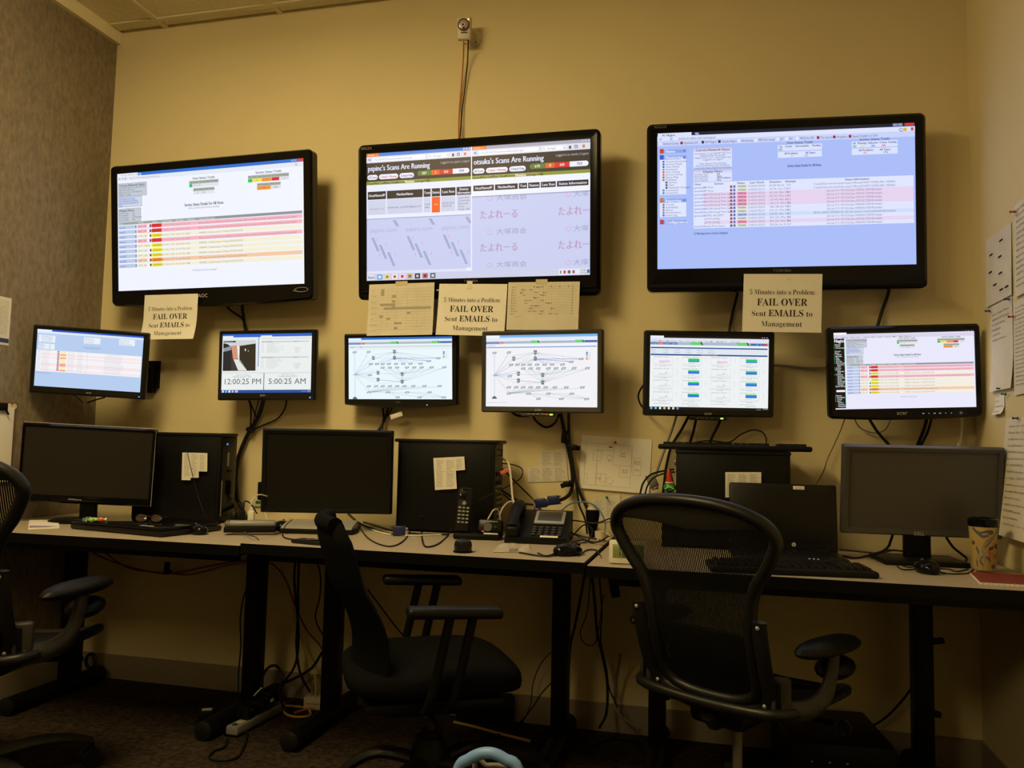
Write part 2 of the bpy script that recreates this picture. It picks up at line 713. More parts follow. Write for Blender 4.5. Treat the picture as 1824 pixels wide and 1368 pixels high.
def filler(n, rnd):
    s = ''
    while len(s) < n:
        s += rnd.choice(WORDS) + ' '
    return s[:n].strip()


def outline(W, H, r, n=5, off=0.0, bow=0.0):
    "rounded rectangle, counter-clockwise from the right side; bow lowers the middle of the bottom edge"
    pts = []
    for cx, cz, a0 in ((W / 2 - r, H / 2 - r, 0), (-W / 2 + r, H / 2 - r, 90), (-W / 2 + r, -H / 2 + r, 180), (W / 2 - r, -H / 2 + r, 270)):
        for k in range(n + 1):
            a = math.radians(a0 + 90 * k / n)
            pts.append((cx + r * math.cos(a), cz + r * math.sin(a)))
    # points along the bottom edge, for the bow
    i = 3 * (n + 1)
    a, b = pts[i - 1], pts[i]
    mid = [(a[0] + (b[0] - a[0]) * k / 8, a[1]) for k in range(1, 8)]
    pts = pts[:i] + mid + pts[i:]
    if bow:
        pts = [(x, z - (bow * max(0, 1 - (2 * x / W) ** 2) if z < -H * 0.3 else 0)) for x, z in pts]
    return pts


def inner_for(pts, w_, h_, n=5):
    out = []
    per = n + 1
    cs = [(w_ / 2, h_ / 2), (-w_ / 2, h_ / 2), (-w_ / 2, -h_ / 2), (w_ / 2, -h_ / 2)]
    i3 = 3 * per
    for i in range(len(pts)):
        if i < i3:
            out.append(cs[i // per])
        elif i < i3 + 7:
            k = i - i3 + 1
            out.append((-w_ / 2 + w_ * k / 8, -h_ / 2))
        else:
            out.append(cs[3])
    return out


def display(name, label, cat, pose, w_, h_, bez, depth=0.06, rim='satin_black', frame_m=None, corner=0.012, bow=0.0,
            bg='#ffffff', lit=True, group=None, lip=0.004, hous=0.62, edge=0.006):
    """pose = (x, y, z of the picture centre, yaw, pitch, roll in degrees); bez = left, right, top, bottom rim widths"""
    x, y, z, ya, pi_, ro = pose
    root = thing(name, label, cat, (x, y, z), rot=(math.radians(pi_), math.radians(ro), math.radians(ya)), group=group)
    l, r, t, b = bez
    W, H = w_ + l + r, h_ + t + b
    ox, oz = (r - l) / 2, (t - b) / 2
    out = outline(W, H, corner, bow=bow)
    out2 = outline(W - 2 * edge, H - 2 * edge, max(corner - edge, 0.002), bow=bow)
    inn = inner_for(out, w_, h_)
    n = len(out)
    loops = [[(px, 0.0015, pz) for px, pz in inn],
             [(px, -lip, pz) for px, pz in inn],
             [(px + ox, -lip - 0.002, pz + oz) for px, pz in out2],
             [(px + ox, 0.004, pz + oz) for px, pz in out],
             [(px + ox, depth * 0.38, pz + oz) for px, pz in out]]
    mb = MB()
    vs = [p for L in loops for p in L]
    fs = []
    for i in range(len(loops) - 1):
        for j in range(n):
            k = (j + 1) % n
            fs.append((i * n + j, i * n + k, (i + 1) * n + k, (i + 1) * n + j))
    mb.add(vs, fs)
    mb.build('bezel', rim, parent=root, angle=30)
    hb = MB()
    o3 = [(px * hous, pz * hous) for px, pz in outline(W, H, corner)]
    loops = [[(px + ox, depth * 0.38, pz + oz) for px, pz in outline(W - 0.002, H - 0.002, corner, bow=bow)],
             [(px * 0.96 + ox, depth * 0.55, pz * 0.96 + oz) for px, pz in outline(W, H, corner, bow=bow)],
             [(px + ox, depth, pz + oz) for px, pz in o3]]
    vs = [p for L in loops for p in L]
    fs = [tuple(range(n - 1, -1, -1)), tuple(2 * n + j for j in range(n))]
    for i in range(2):
        for j in range(n):
            k = (j + 1) % n
            fs.append((i * n + j, i * n + k, (i + 1) * n + k, (i + 1) * n + j))
    hb.add(vs, fs)
    hb.build('housing', 'black_plastic', parent=root)
    # the panel itself
    me = bpy.data.meshes.new('panel')
    a, c = w_ / 2 + 0.001, h_ / 2 + 0.001
    me.from_pydata([(-a, 0, -c), (a, 0, -c), (a, 0, c), (-a, 0, c)], [], [(0, 1, 2, 3)])
    if lit:
        at_ = me.color_attributes.new('Col', 'FLOAT_COLOR', 'CORNER')
        at_.data.foreach_set('color', [*hx(bg), 1.0] * 4)
        me.materials.append(MATS['screen_light'])
    else:
        me.materials.append(MATS[bg])
    p = bpy.data.objects.new('panel', me)
    COL.objects.link(p)
    p.parent = root
    root['_b'] = (l, r, t, b, w_, h_, lip)
    return root, Screen(w_, h_)


def rim_text(root, body, size, u, dz, m_='logo_grey', font='sans', part='logo', fit=None, lift=0.0):
    "lettering on the rim: u across the picture (0..1), dz from the picture's bottom edge"
    l, r, t, b, w_, h_, lip = root['_b']
    mb = MB()
    lettering(mb, body, size, lambda a, c: ((u - 0.5) * w_ + a, -lip - 0.0028 - lift, -h_ / 2 + dz + c), font=font, fit=fit)
    return mb.build(part, m_, parent=root, smooth=False)


def rim_bar(root, u, dz, sx, sz, m_, part, r=0.001):
    l, r_, t, b, w_, h_, lip = root['_b']
    return MB().rbox(((u - 0.5) * w_, -lip - 0.0025, -h_ / 2 + dz), (sx, 0.003, sz), r).build(part, m_, parent=root)


def mount(root, plate=(0.12, 0.18), arm=0.03, shift=(0, 0), depth=0.05, part='wall_bracket'):
    "plate on the wall and arm to the back of the display, a part of the display"
    bpy.context.view_layer.update()
    inv = root.matrix_world.inverted()
    back = root.matrix_world @ Vector((shift[0], depth, shift[1]))
    mb = MB()
    q = MB()
    q.box((back.x, -0.008, back.z), (plate[0], 0.016, plate[1]))
    if back.y < -0.012:
        q.box((back.x, (back.y - 0.01) / 2, back.z), (arm * 1.4, abs(back.y) + 0.0, arm * 2))
    mb.add([inv @ Vector(p) for p in q.v], q.f)
    return mb.build(part, 'black_steel', parent=root)


# ---- the status page shown on three of the screens
def status_page(S, x0=0.0, bg='#f2f5ff', browser='blue', marks=0):
    X = lambda u: x0 + u * (1 - x0)
    rnd = random.Random(5)
    if x0 == 0:
        S.r(0.118, 0, 1, 0.026, '#2b6fd0')
        S.r(0.122, 0.006, 0.137, 0.026, '#9cc6f2', 2)
        for u in (0.937, 0.952):
            S.r(u, 0.004, u + 0.012, 0.018, '#7fa8e0', 2)
        S.r(0.968, 0, 1, 0.02, '#d84040', 2)
        S.r(0, 0.026, 1, 0.062, '#e4e9f4')
        S.t(0.02, 0.014, 'Current Network Status', 0.02, '#6a7080')
        for u, c in ((0.008, '<'), (0.026, '>'), (0.042, 'C')):
            S.t(u, 0.044, c, 0.03, '#555a66', bold=1)
        S.t(0.07, 0.044, '206.191.140.31/nagios/cgi-bin/status.cgi', 0.022, '#9aa0b0', fit=0.17)
        S.t(0.955, 0.044, 'Q', 0.026, '#444a55')
    else:
        S.r(0, 0, 1, 0.02, '#101216')
        S.r(0, 0.0, 0.095, 0.03, '#f3f0fa', 2)
        S.r(0, 0.03, 1, 0.078, '#d9d3ea')
        for u in (0.94, 0.957, 0.98):
            S.r(u, 0.008, u + 0.006, 0.013, '#c8c8d0', 3)
        for k in range(11):
            S.t(0.02 + k * 0.05, 0.066, rnd.choice(['Network', 'Nagios', 'Monitor', 'MRTG', 'JST']), 0.018, '#605a78')
        for u in (0.062, 0.43, 0.475, 0.515):
            S.r(u, 0.061, u + 0.007, 0.071, '#8a3040', 3)
    grey, gb = '#c3cbd6', '#8f98a6'
    S.r(X(0.006), 0.085, X(0.166), 0.195, grey)
    S.frame(X(0.006), 0.085, X(0.166), 0.195, gb)
    S.t(X(0.009), 0.102, 'Current Network Status', 0.026, '#3f4a58', bold=1)
    for k, s_ in enumerate(('Last Updated: Mon Jan 7 11:59:52 PST 2013', 'Updated every 90 seconds', 'Nagios Core 3.2.3 - www.nagios.org', 'Logged in as nagios')):
        S.t(X(0.009), 0.122 + k * 0.019, s_, 0.020, '#566070', fit=(0.15, 0.09, 0.13, 0.07)[k] * (1 - x0))
    S.r(X(0.006), 0.2, X(0.138), 0.285, '#ccd6e4')
    S.frame(X(0.006), 0.2, X(0.138), 0.285, gb)
    for k, s_ in enumerate(('View History For all hosts', 'View Notifications For All Hosts', 'View Host Status Detail For All', 'Hosts')):
        S.t(X(0.009), 0.214 + k * 0.019, s_, 0.021, '#3a5ad8', fit=(0.09, 0.105, 0.11, 0.02)[k] * (1 - x0))
        S.l(X(0.009), 0.2225 + k * 0.019, X(0.009 + (0.09, 0.105, 0.11, 0.02)[k]), 0.2225 + k * 0.019, '#5a78e0', 0.0008)
    S.r(X(0.006), 0.3, X(0.132), 0.41, grey)
    S.frame(X(0.006), 0.3, X(0.132), 0.41, gb)
    S.t(X(0.009), 0.316, 'Display Filters:', 0.026, '#3f4a58', bold=1)
    for k, s_ in enumerate(('Host Status Types:', 'Host Properties:', 'Service Status Types:', 'Service Properties:')):
        S.t(X(0.009), 0.338 + k * 0.019, s_, 0.019, '#566070', fit=0.055 * (1 - x0))
        S.t(X(0.083), 0.338 + k * 0.019, ('All', 'Any', 'All Problems', 'Any')[k], 0.019, '#566070')
    # totals
    S.t(X(0.48), 0.09, 'Host Status Totals', 0.028, '#556060', 'c', bold=1)
    S.r(X(0.402), 0.11, X(0.56), 0.135, '#a9b4a8')
    S.r(X(0.402), 0.135, X(0.418), 0.162, '#25d060')
    S.r(X(0.418), 0.135, X(0.56), 0.162, '#dfe2ea')
    S.t(X(0.404), 0.122, 'Up Down Unreachable Pending', 0.021, '#56605a', fit=0.15 * (1 - x0))
    S.t(X(0.406), 0.149, '226   0   0   0', 0.018, '#606870')
    S.r(X(0.424), 0.172, X(0.538), 0.196, '#a9b4a8')
    S.r(X(0.424), 0.196, X(0.538), 0.224, '#e2e4ec')
    S.t(X(0.481), 0.184, 'All Problems All Types', 0.021, '#56605a', 'c', fit=0.11 * (1 - x0))
    S.t(X(0.445), 0.21, '0        226', 0.018, '#606870')
    S.t(X(0.82), 0.085, 'Service Status Totals', 0.028, '#556060', 'c', bold=1)
    S.r(X(0.715), 0.105, X(0.925), 0.132, '#a9b4a8')
    S.t(X(0.717), 0.118, 'Ok Warning Unknown Critical Pending', 0.021, '#56605a', fit=0.205 * (1 - x0))
    for a, b, c in ((0.715, 0.737, '#25d060'), (0.738, 0.785, '#f1e53a'), (0.786, 0.836, '#f0913a'), (0.837, 0.876, '#e02a30'), (0.877, 0.925, '#dcdfe8')):
        S.r(X(a), 0.133, X(b), 0.16, c)
    for u, s_ in ((0.718, '2434'), (0.76, '5'), (0.81, '1'), (0.856, '3'), (0.9, '0')):
        S.t(X(u), 0.147, s_, 0.018, '#50505a')
    S.r(X(0.762), 0.172, X(0.883), 0.196, '#a9b4a8')
    S.t(X(0.822), 0.184, 'All Problems All Types', 0.021, '#56605a', 'c', fit=0.115 * (1 - x0))
    S.r(X(0.762), 0.197, X(0.832), 0.226, '#f0913a')
    S.r(X(0.833), 0.197, X(0.883), 0.226, '#dcdfe8')
    S.t(X(0.795), 0.212, '9', 0.018, '#50505a')
    S.t(X(0.858), 0.212, '2443', 0.018, '#50505a', 'c')
    S.t(X(0.48), 0.305, 'Service Status Details For All Hosts', 0.036, '#4b5560', 'c', bold=1, fit=0.21 * (1 - x0))
    S.t(X(0.48), 0.333, 'Entries sorted by state duration (ascending)', 0.023, '#7a828e', 'c', fit=0.165 * (1 - x0))
    # table
    S.r(X(0.006), 0.415, X(0.99), 0.437, '#9aa39c')
    for u, s_ in ((0.008, 'Host'), (0.115, 'Service'), (0.197, 'Status'), (0.252, 'Last Check'), (0.327, 'Duration'), (0.39, 'Attempt'), (0.452, 'Status Information')):
        S.t(X(u), 0.427, s_, 0.021, '#e8ece8')
    S.r(X(0.445), 0.415, X(0.99), 0.437, '#8d949c', 1.5)
    kinds = 'RRYRYYYOY'
    rowc = {'R': '#f7b6c4', 'Y': '#f4efd6', 'O': '#f6c9a4'}
    stc = {'R': '#e32636', 'Y': '#f0ea2a', 'O': '#f08c28'}
    info = {'R': 'Broken access occurred. Please see notification/c_instruments, check at to check more details. (www/zxmailmx4zz01.psi group changed', 'Y': 'WARNING : Certificate expires in 74 day(s) (07/25/2013 05:59).', 'O': 'CPU usage over current idle problem : No data received from host'}
    for k, c in enumerate(kinds):
        v = 0.443 + k * 0.0412
        S.r(X(0.006), v, X(0.108), v + 0.031, '#bccbe8')
        S.r(X(0.111), v, X(0.99), v + 0.031, rowc[c])
        S.r(X(0.193), v, X(0.248), v + 0.031, stc[c], 2)
        S.t(X(0.008), v + 0.017, rnd.choice(['mailsv7', 'amxzt1', 'hanzt2', 'mail205']), 0.023, '#3a55c8')
        S.r(X(0.099), v + 0.006, X(0.106), v + 0.026, '#8890a0', 3)
        S.t(X(0.114), v + 0.017, rnd.choice(['SMTP_CHECK', 'HTTP_CERT', 'CERT_2W']), 0.02, '#b05a78' if c == 'R' else '#8088a0')
        if k not in (4,):
            S.r(X(0.166), v + 0.004, X(0.178), v + 0.026, '#fbfbfb', 3)
            S.r(X(0.181), v + 0.006, X(0.19), v + 0.026, '#4a4e58', 3)
        S.t(X(0.197), v + 0.017, {'R': 'CRITICAL', 'Y': 'WARNING', 'O': 'UNKNOWN'}[c], 0.02, '#7a4a38')
        S.t(X(0.252), v + 0.017, '01-07-2013 11:%02d:%02d' % (58 - k % 3, (k * 17) % 60), 0.02, '#a09098', fit=0.068 * (1 - x0))
        S.t(X(0.326), v + 0.017, '%dd %dh %dm %ds' % (k, k * 2 % 24, k * 7 % 60, k * 13 % 60), 0.02, '#a09098')
        S.t(X(0.391), v + 0.017, '3/3', 0.02, '#a09098')
        S.t(X(0.452), v + 0.017, info[c], 0.021, '#93818a', fit={'R': 0.51, 'Y': 0.235, 'O': 0.255}[c] * (1 - x0))
    S.t(X(0.48), 0.85, '9 Matching Service Entries Displayed', 0.022, '#7f8ba6', 'c', fit=0.13 * (1 - x0))


# ---- 40-inch screen on the left
TV1P = (-2.039, -0.160, 1.915, -1.2, 5.1, -0.2)
tv1, S = display('wall_television', 'large wall screen nearest the left wall, white status page with coloured rows', 'television', TV1P, 0.895, 0.503,
                 (0.034, 0.036, 0.036, 0.062), depth=0.115, rim='gloss_black', corner=0.02, bow=0.014, bg='#f0f4ff', group='large screens in the upper row', hous=0.8)
status_page(S)
S.build(tv1)
rim_text(tv1, 'AOC', 0.021, 0.475, -0.040)
rim_text(tv1, 'aoc', 0.013, 0.955, -0.030, 'logo_dim')
MB().tube([(0.435 + 0.03 * math.cos(a), -0.0068, -0.275 + 0.009 * math.sin(a)) for a in [2 * PI * k / 20 for k in range(20)]], 0.0008, 5, closed=True).build('logo_ring', 'logo_grey', parent=tv1)
mount(tv1, (0.3, 0.25), 0.06, depth=0.11)

# ---- 40-inch screen in the middle
TV2P = (-0.888, -0.140, 1.924, 0.2, 5.5, 0.2)
tv2, S = display('wall_television', 'large middle wall screen with two dark-headed scan report windows', 'television', TV2P, 0.892, 0.502,
                 (0.037, 0.037, 0.036, 0.075), depth=0.10, rim='gloss_black', corner=0.022, bg='#c9cff2', group='large screens in the upper row', hous=0.8, edge=0.012)
rnd = random.Random(3)


def scan_window(S, x0, x1, name, head, counts, wide):
    X = lambda u: x0 + u * (x1 - x0)
    W = x1 - x0
    S.r(x0, 0, x1, 0.026, head)
    S.r(x0, 0, X(0.125), 0.026, '#e07830', 2)
    S.t(X(0.015), 0.013, 'Firefox  v', 0.02, '#ffe8d0')
    for k in range(3):
        S.r(X(0.925 + k * 0.026), 0.003, X(0.945 + k * 0.026), 0.022, '#c8cadd', 2)
        S.frame(X(0.925 + k * 0.026), 0.003, X(0.945 + k * 0.026), 0.022, '#6a6c80', 0.001, 3)
    S.r(x0, 0.026, x1, 0.075, '#dcdff0')
    S.r(X(0.06), 0.036, X(0.57), 0.066, '#f4f5ff', 2)
    S.r(X(0.6), 0.036, X(0.80), 0.066, '#f8f8ff', 2)
    S.t(X(0.015), 0.05, '<', 0.04, '#3a3e50', bold=1)
    S.t(X(0.075), 0.051, '216.220.243.75/nmonitor/webmonitor.aspx', 0.022, '#9095a8', fit=0.37 * W)
    S.t(X(0.61), 0.051, '8 - Google', 0.022, '#7a7e92')
    S.t(X(0.775), 0.051, 'Q', 0.024, '#50608a')
    S.poly([(X(0.82), 0.052), (X(0.833), 0.038), (X(0.846), 0.052), (X(0.842), 0.052), (X(0.842), 0.064), (X(0.824), 0.064), (X(0.824), 0.052)], '#3f4456', 2)
    S.r(X(0.87), 0.04, X(0.895), 0.062, '#4a4e60', 2)
    S.r(X(0.875), 0.046, X(0.89), 0.058, '#dcdff0', 3)
    S.r(X(0.935), 0.04, X(0.955), 0.062, '#e07a3a', 2)
    # dark head
    S.r(x0, 0.075, x1, 0.222, '#33292b')
    S.t(X(0.012), 0.118, name + "'s Scans Are Running", 0.060, '#dfe4ff', bold=1, fit=0.60 * W)
    S.t(X(0.985), 0.105, 'Logged in as: %s | Logout' % name, 0.026, '#b9b8c6', 'r', fit=0.27 * W)

    def pill(u0, u1, v0, v1, c, ly=2):
        r_ = (v1 - v0) / 2
        ru = r_ * S.h / S.w
        pts = [(u1 - ru + ru * math.sin(a), (v0 + v1) / 2 - r_ * math.cos(a)) for a in [PI * k / 6 for k in range(7)]]
        pts += [(u0 + ru - ru * math.sin(a), (v0 + v1) / 2 + r_ * math.cos(a)) for a in [PI * k / 6 for k in range(7)]]
        S.poly(pts, c, ly)
    for a, b, s_, c in ((0.008, 0.11, 'All Scans', '#7c8494'), (0.122, 0.31, 'Critical + Warning', '#c86a62'), (0.322, 0.463, 'Critical Only', '#5e5a8a')):
        pill(X(a), X(b), 0.168, 0.207, '#eef0ff')
        S.t(X((a + b) / 2), 0.188, s_, 0.026, c, 'c', bold=1, fit=(b - a) * 0.82 * W)
    pill(X(0.495), X(0.985), 0.158, 0.197, '#5f7a38')
    S.r(X(0.63), 0.158, X(0.705), 0.197, '#e2622a', 3)
    S.r(X(0.705), 0.158, X(0.83), 0.197, '#d32a2c', 3)
    pill(X(0.83) - 0.008, X(0.985), 0.158, 0.197, '#eef0ff', 4)
    S.r(X(0.80), 0.158, X(0.83), 0.197, '#d32a2c', 5)
    for u, s_, c in zip((0.56, 0.668, 0.767, 0.91), counts, ('#eef0d8', '#ffe6d8', '#ffd8d8', '#55586a')):
        S.t(X(u), 0.178, s_, 0.028, c, 'c', layer=6, bold=1)
    S.r(x0, 0.222, x1, 0.248, '#8a9438')
    S.r(x0, 0.222, X(0.58), 0.248, '#a3a85a', 2)
    for k, s_ in enumerate(('Home', 'Mon List', 'Mon View', 'History', 'Monitor', 'Settings', 'Help')):
        S.t(X((0.005, 0.075, 0.175, 0.285, 0.372, 0.462, 0.556)[k]), 0.236, s_, 0.026, '#eef0e0' if k == 4 else '#2e3016', bold=1)
    return X, W


# left window
X, W_ = scan_window(S, 0.0, 0.484, 'pspinc', '#3f7fd6', ('287', '1', '0/0', '299'), 0)
S.r(0, 0.248, 0.484, 0.512, '#e8ecff')
S.r(0, 0.512, 0.484, 0.518, '#9ea4c8')
cols = [(0.012, 0.19, 'HostName/IP'), (0.2, 0.545, 'MachineName'), (0.555, 0.62, 'Test'), (0.632, 0.71, 'Status'), (0.72, 0.855, 'Last Run'), (0.866, 1.0, 'Status|Information')]
for a, b, s_ in cols:
    S.r(X(a), 0.300, X(b), 0.362, '#241f27', 2)
    for k, q in enumerate(s_.split('|')):
        n_ = len(s_.split('|'))
        S.t(X((a + b) / 2), 0.331 + (k - (n_ - 1) / 2) * 0.027, q, 0.028, '#e6e8f8', 'c', bold=1, fit=min((b - a) * 0.9, len(q) * 0.0145) * W_)
    S.r(X(a), 0.366, X(b), 0.482, '#cdd2ea', 2)
S.r(X(0.632), 0.366, X(0.71), 0.486, '#f0611f', 3)
S.t(X(0.671), 0.425, '7/4', 0.022, '#ffd0b0', 'c', layer=4)
S.t(X(0.03), 0.435, 'mail.pspinc.com', 0.022, '#c08098', fit=0.14 * W_)
S.t(X(0.21), 0.43, 'attemperater_1-punch0rar@pspinc.com', 0.022, '#5a607c', fit=0.32 * W_)
S.t(X(0.565), 0.418, 'Load', 0.022, '#5a607c')
S.t(X(0.565), 0.442, 'Attn.', 0.022, '#5a607c')
S.t(X(0.73), 0.418, '2012/12/31', 0.022, '#5a607c')
S.t(X(0.73), 0.44, '23:57:59', 0.022, '#5a607c')
for k, q in enumerate(('Load Wait', 'Could Not', 'Returned', 'Error', 'Code : Mix')):
    S.t(X(0.885), 0.383 + k * 0.022, q, 0.02, '#5a607c')
rnd = random.Random(9)
for k in range(3):
    u = X(0.035 + 0.345 * k)
    S.t(u, 0.605, 'pspinc.com', 0.048, '#a9b2d8', fit=0.26 * W_)
    for j, (du, dv) in enumerate(((0.01, 0.66), (0.085, 0.72), (0.165, 0.78))):
        a, v = u + du * W_, dv
        S.poly([(a, v), (a + 0.012, v), (a + 0.04, v + 0.11), (a + 0.028, v + 0.11)], '#a3acd2', 2)
    S.poly([(u + 0.22 * W_, 0.53), (u + 0.25 * W_, 0.53), (u + 0.285 * W_, 0.58), (u + 0.255 * W_, 0.58)], '#a3acd2', 2)
    for du, dv in ((0.06, 0.665), (0.15, 0.71), (0.24, 0.79), (0.085, 0.79)):
        a = u + du * W_
        S.poly([(a, dv), (a + 0.008, dv), (a + 0.004, dv + 0.035)], '#d9b3cd', 2)
S.r(0, 0.925, 0.484, 0.945, '#dfe2f4', 2)
S.r(0.463, 0.918, 0.482, 0.942, '#eceeff', 3)
# right window
S.r(0.484, 0, 0.4885, 0.945, '#eef0fc', 3)
X, W_ = scan_window(S, 0.4885, 1.0, 'otsuka', '#a9a6b8', ('670', '0', '0/0', '703'), 1)
S.r(0.4885, 0.248, 1.0, 0.378, '#eef1ff')
S.r(0.4885, 0.378, 1.0, 0.386, '#9ea4c8')
for a, b, s_ in [(0.012, 0.19, 'HostName/IP'), (0.2, 0.395, 'MachineName'), (0.405, 0.475, 'Test'), (0.484, 0.58, 'Status'), (0.59, 0.715, 'Last Run'), (0.725, 0.985, 'Status Information')]:
    S.r(X(a), 0.297, X(b), 0.339, '#241f27', 2)
    S.t(X((a + b) / 2), 0.318, s_, 0.028, '#e6e8f8', 'c', bold=1, fit=min((b - a) * 0.9, len(s_) * 0.0135) * W_)
for v in (0.40, 0.655, 0.905):
    S.t(X(0.21), v, '大塚商会', 0.048, '#9fa2c2', fit=0.265 * W_)
    S.t(X(0.86), v, '大塚', 0.048, '#9fa2c2', fit=0.13 * W_)
    for u in (0.155, 0.82):
        a0 = X(u)
        pts = [(a0 + 0.011 * math.cos(2 * PI * k / 14), v + 0.016 * math.sin(2 * PI * k / 14)) for k in range(14)]
        for k in range(14):
            S.l(*pts[k], *pts[(k + 1) % 14], '#d7a9c4', 0.0022)
for v in (0.525, 0.775):
    S.t(X(0.065), v, 'たよれーる', 0.075, '#bd9fc4', fit=0.335 * W_, bold=1)
    S.t(X(0.73), v, 'たよれー', 0.075, '#bd9fc4', fit=0.268 * W_, bold=1)
# task bar
S.r(0, 0.945, 1, 1.0, '#ccd0ea', 4)
S.r(0.003, 0.953, 0.036, 0.994, '#e0e2f2', 5)
S.t(0.006, 0.974, 'Start', 0.028, '#3c4052', layer=6, bold=1)
for k, c in enumerate(('#58a8e0', '#e8d890', '#f2ece8', '#f0d8e2', '#e0b040', '#15161a', '#d86030', '#506068')):
    u = 0.05 + 0.0355 * k
    S.r(u, 0.952, u + 0.024, 0.992, c, 5)
    S.r(u + 0.006, 0.962, u + 0.018, 0.982, ('#e6f2fa', '#9c8440', '#d04030', '#c02848', '#3a68c0', '#c0c2cc', '#2f3f80', '#cfd6da')[k], 6)
S.r(0.868, 0.95, 1, 0.995, '#e4e6f4', 5)
S.t(0.955, 0.963, '12:00 PM', 0.022, '#50546a', layer=6)
S.t(0.955, 0.984, '1/7/2013', 0.022, '#50546a', layer=6)
for k, c in enumerate(('#404458', '#c05050', '#5a6078', '#a05860', '#3468c0')):
    S.r((0.874, 0.888, 0.906, 0.926, 0.988)[k], 0.962, (0.878, 0.898, 0.918, 0.936, 0.998)[k], 0.985, c, 6)
S.build(tv2)
rim_text(tv2, 'REGZA', 0.014, 0.003, 0.517, 'logo_dim')
rim_text(tv2, 'TOSHIBA', 0.014, 0.485, -0.016, 'logo_dim')
MB().tube([(-0.465, -0.004, -0.285 - 0.012), (0.465, -0.004, -0.285 - 0.012)], 0.006, 8).build('bottom_moulding', 'gloss_black', parent=tv2)
mount(tv2, (0.3, 0.25), 0.06, depth=0.095)

# ---- 40-inch screen on the right
TV3P = (0.237, -0.150, 1.917, 6.3, 2.6, -0.6)
tv3, S = display('wall_television', 'large wall screen on the right with a pale blue monitoring page', 'television', TV3P, 0.866, 0.487,
                 (0.036, 0.036, 0.034, 0.080), depth=0.085, rim='gloss_black', corner=0.02, bg='#a9bdf8', group='large screens in the upper row', hous=0.8, edge=0.010)
S.r(0, 0, 1, 0.024, '#1c2030')
S.r(0.002, 0.002, 0.138, 0.04, '#dce2fa', 2)
S.poly([(0.15, 0.006), (0.165, 0.006), (0.17, 0.026), (0.155, 0.026)], '#8fa6d8', 2)
for u, c in ((0.918, '#8a93b8'), (0.937, '#8a93b8'), (0.962, '#d03a3a')):
    S.r(u, 0.001, u + (0.036 if c == '#d03a3a' else 0.017), 0.02, c, 2)
S.r(0, 0.026, 1, 0.058, '#dde3fb', 1.5)
S.r(0, 0.058, 1, 0.098, '#c8d2fa', 1.5)
S.t(0.02, 0.018, 'N  Nagios', 0.022, '#404a68', bold=1)
S.t(0.008, 0.046, '<', 0.03, '#485070', bold=1)
S.t(0.052, 0.046, 'C', 0.028, '#485070', bold=1)
S.t(0.085, 0.046, 'antkanshi.alpha-mail.net/nagios/', 0.026, '#5d6688', fit=0.15)
S.t(0.94, 0.046, 'Q', 0.034, '#50587a')
S.r(0.957, 0.035, 0.97, 0.057, '#e0b050', 2)
S.r(0.985, 0.033, 0.995, 0.055, '#c05858', 2)
for u, s_, c in ((0.022, 'Network Camera', '#dfe4f8'), (0.107, 'Spamhaus 6.8', '#a02030'), (0.192, 'PSP Nagios', '#30384c'), (0.258, 'Otsuka Nagios', '#30384c'), (0.335, 'Monitoring', '#e8ecff'),
                 (0.402, 'MRTG for amtak', '#e8ecff'), (0.487, 'JST', '#e8ecff'), (0.522, 'PST', '#e8ecff'), (0.563, 'MRTG for PSP', '#e8ecff'), (0.643, 'The Search', '#a02030'), (0.705, 'fireplace', '#a02030'), (0.765, 'Speak English or Die!', '#a02030')):
    S.r(u - 0.014, 0.069, u - 0.004, 0.089, c, 2)
    S.t(u, 0.08, s_, 0.024, '#4a5274', fit=len(s_) * 0.0046)
# menu
for v0, s_, c in ((0.125, 'Home', '#d04038'), (0.17, 'Monitoring', '#3060c0'), (0.487, 'Reporting', '#c08050'), (0.645, 'Configuration', '#b04858')):
    S.r(0.01, v0, 0.118, v0 + 0.026, '#8fa5e4', 1.5)
    S.r(0.01, v0 - 0.008, 0.026, v0 + 0.026, c, 2)
    S.t(0.032, v0 + 0.013, s_, 0.028, '#eef2ff', bold=1)
    S.r(0.105, v0 + 0.006, 0.112, v0 + 0.018, '#5872c0', 2)
S.r(0.01, 0.197, 0.116, 0.455, '#dfe6ff')
S.r(0.01, 0.514, 0.116, 0.618, '#dfe6ff')
for k, (u, s_, c) in enumerate(((0.033, 'Tactical Overview', '#4060c8'), (0.033, 'Service Detail', '#4060c8'), (0.033, 'Host Detail', '#4060c8'), (0.033, 'Hostname', '#8090b8'), (0.033, 'Host Group', '#d06060'), (0.033, 'Service Group', '#d06060'), (0.033, 'Status Map', '#806080'),
                                (0.033, 'Problems', '#d06060'), (0.045, 'Service', '#404860'), (0.045, 'Host', '#404860'), (0.045, 'Network Outages', '#404860'), (0.033, 'Comments', '#5080c0'), (0.033, 'Downtime', '#5080c0'))):
    v = 0.212 + k * 0.0192
    S.r(u - 0.012, v - 0.007, u - 0.004, v + 0.007, c, 2)
    S.t(u, v, s_, 0.021, '#66709a')
for k, (s_, c) in enumerate((('Trends', '#806890'), ('Availability', '#5878b8'), ('Alerts', '#d06060'), ('Notifications', '#5080c0'), ('Event Log', '#5070b0'))):
    v = 0.529 + k * 0.0192
    S.r(0.021, v - 0.007, 0.029, v + 0.007, c, 2)
    S.t(0.033, v, s_, 0.021, '#66709a')
S.r(0.145, 0.125, 0.298, 0.268, '#dbe2ff')
S.r(0.145, 0.125, 0.298, 0.148, '#d9cfe8', 2)
S.t(0.222, 0.137, 'Current Network Status', 0.024, '#50587a', 'c', bold=1)
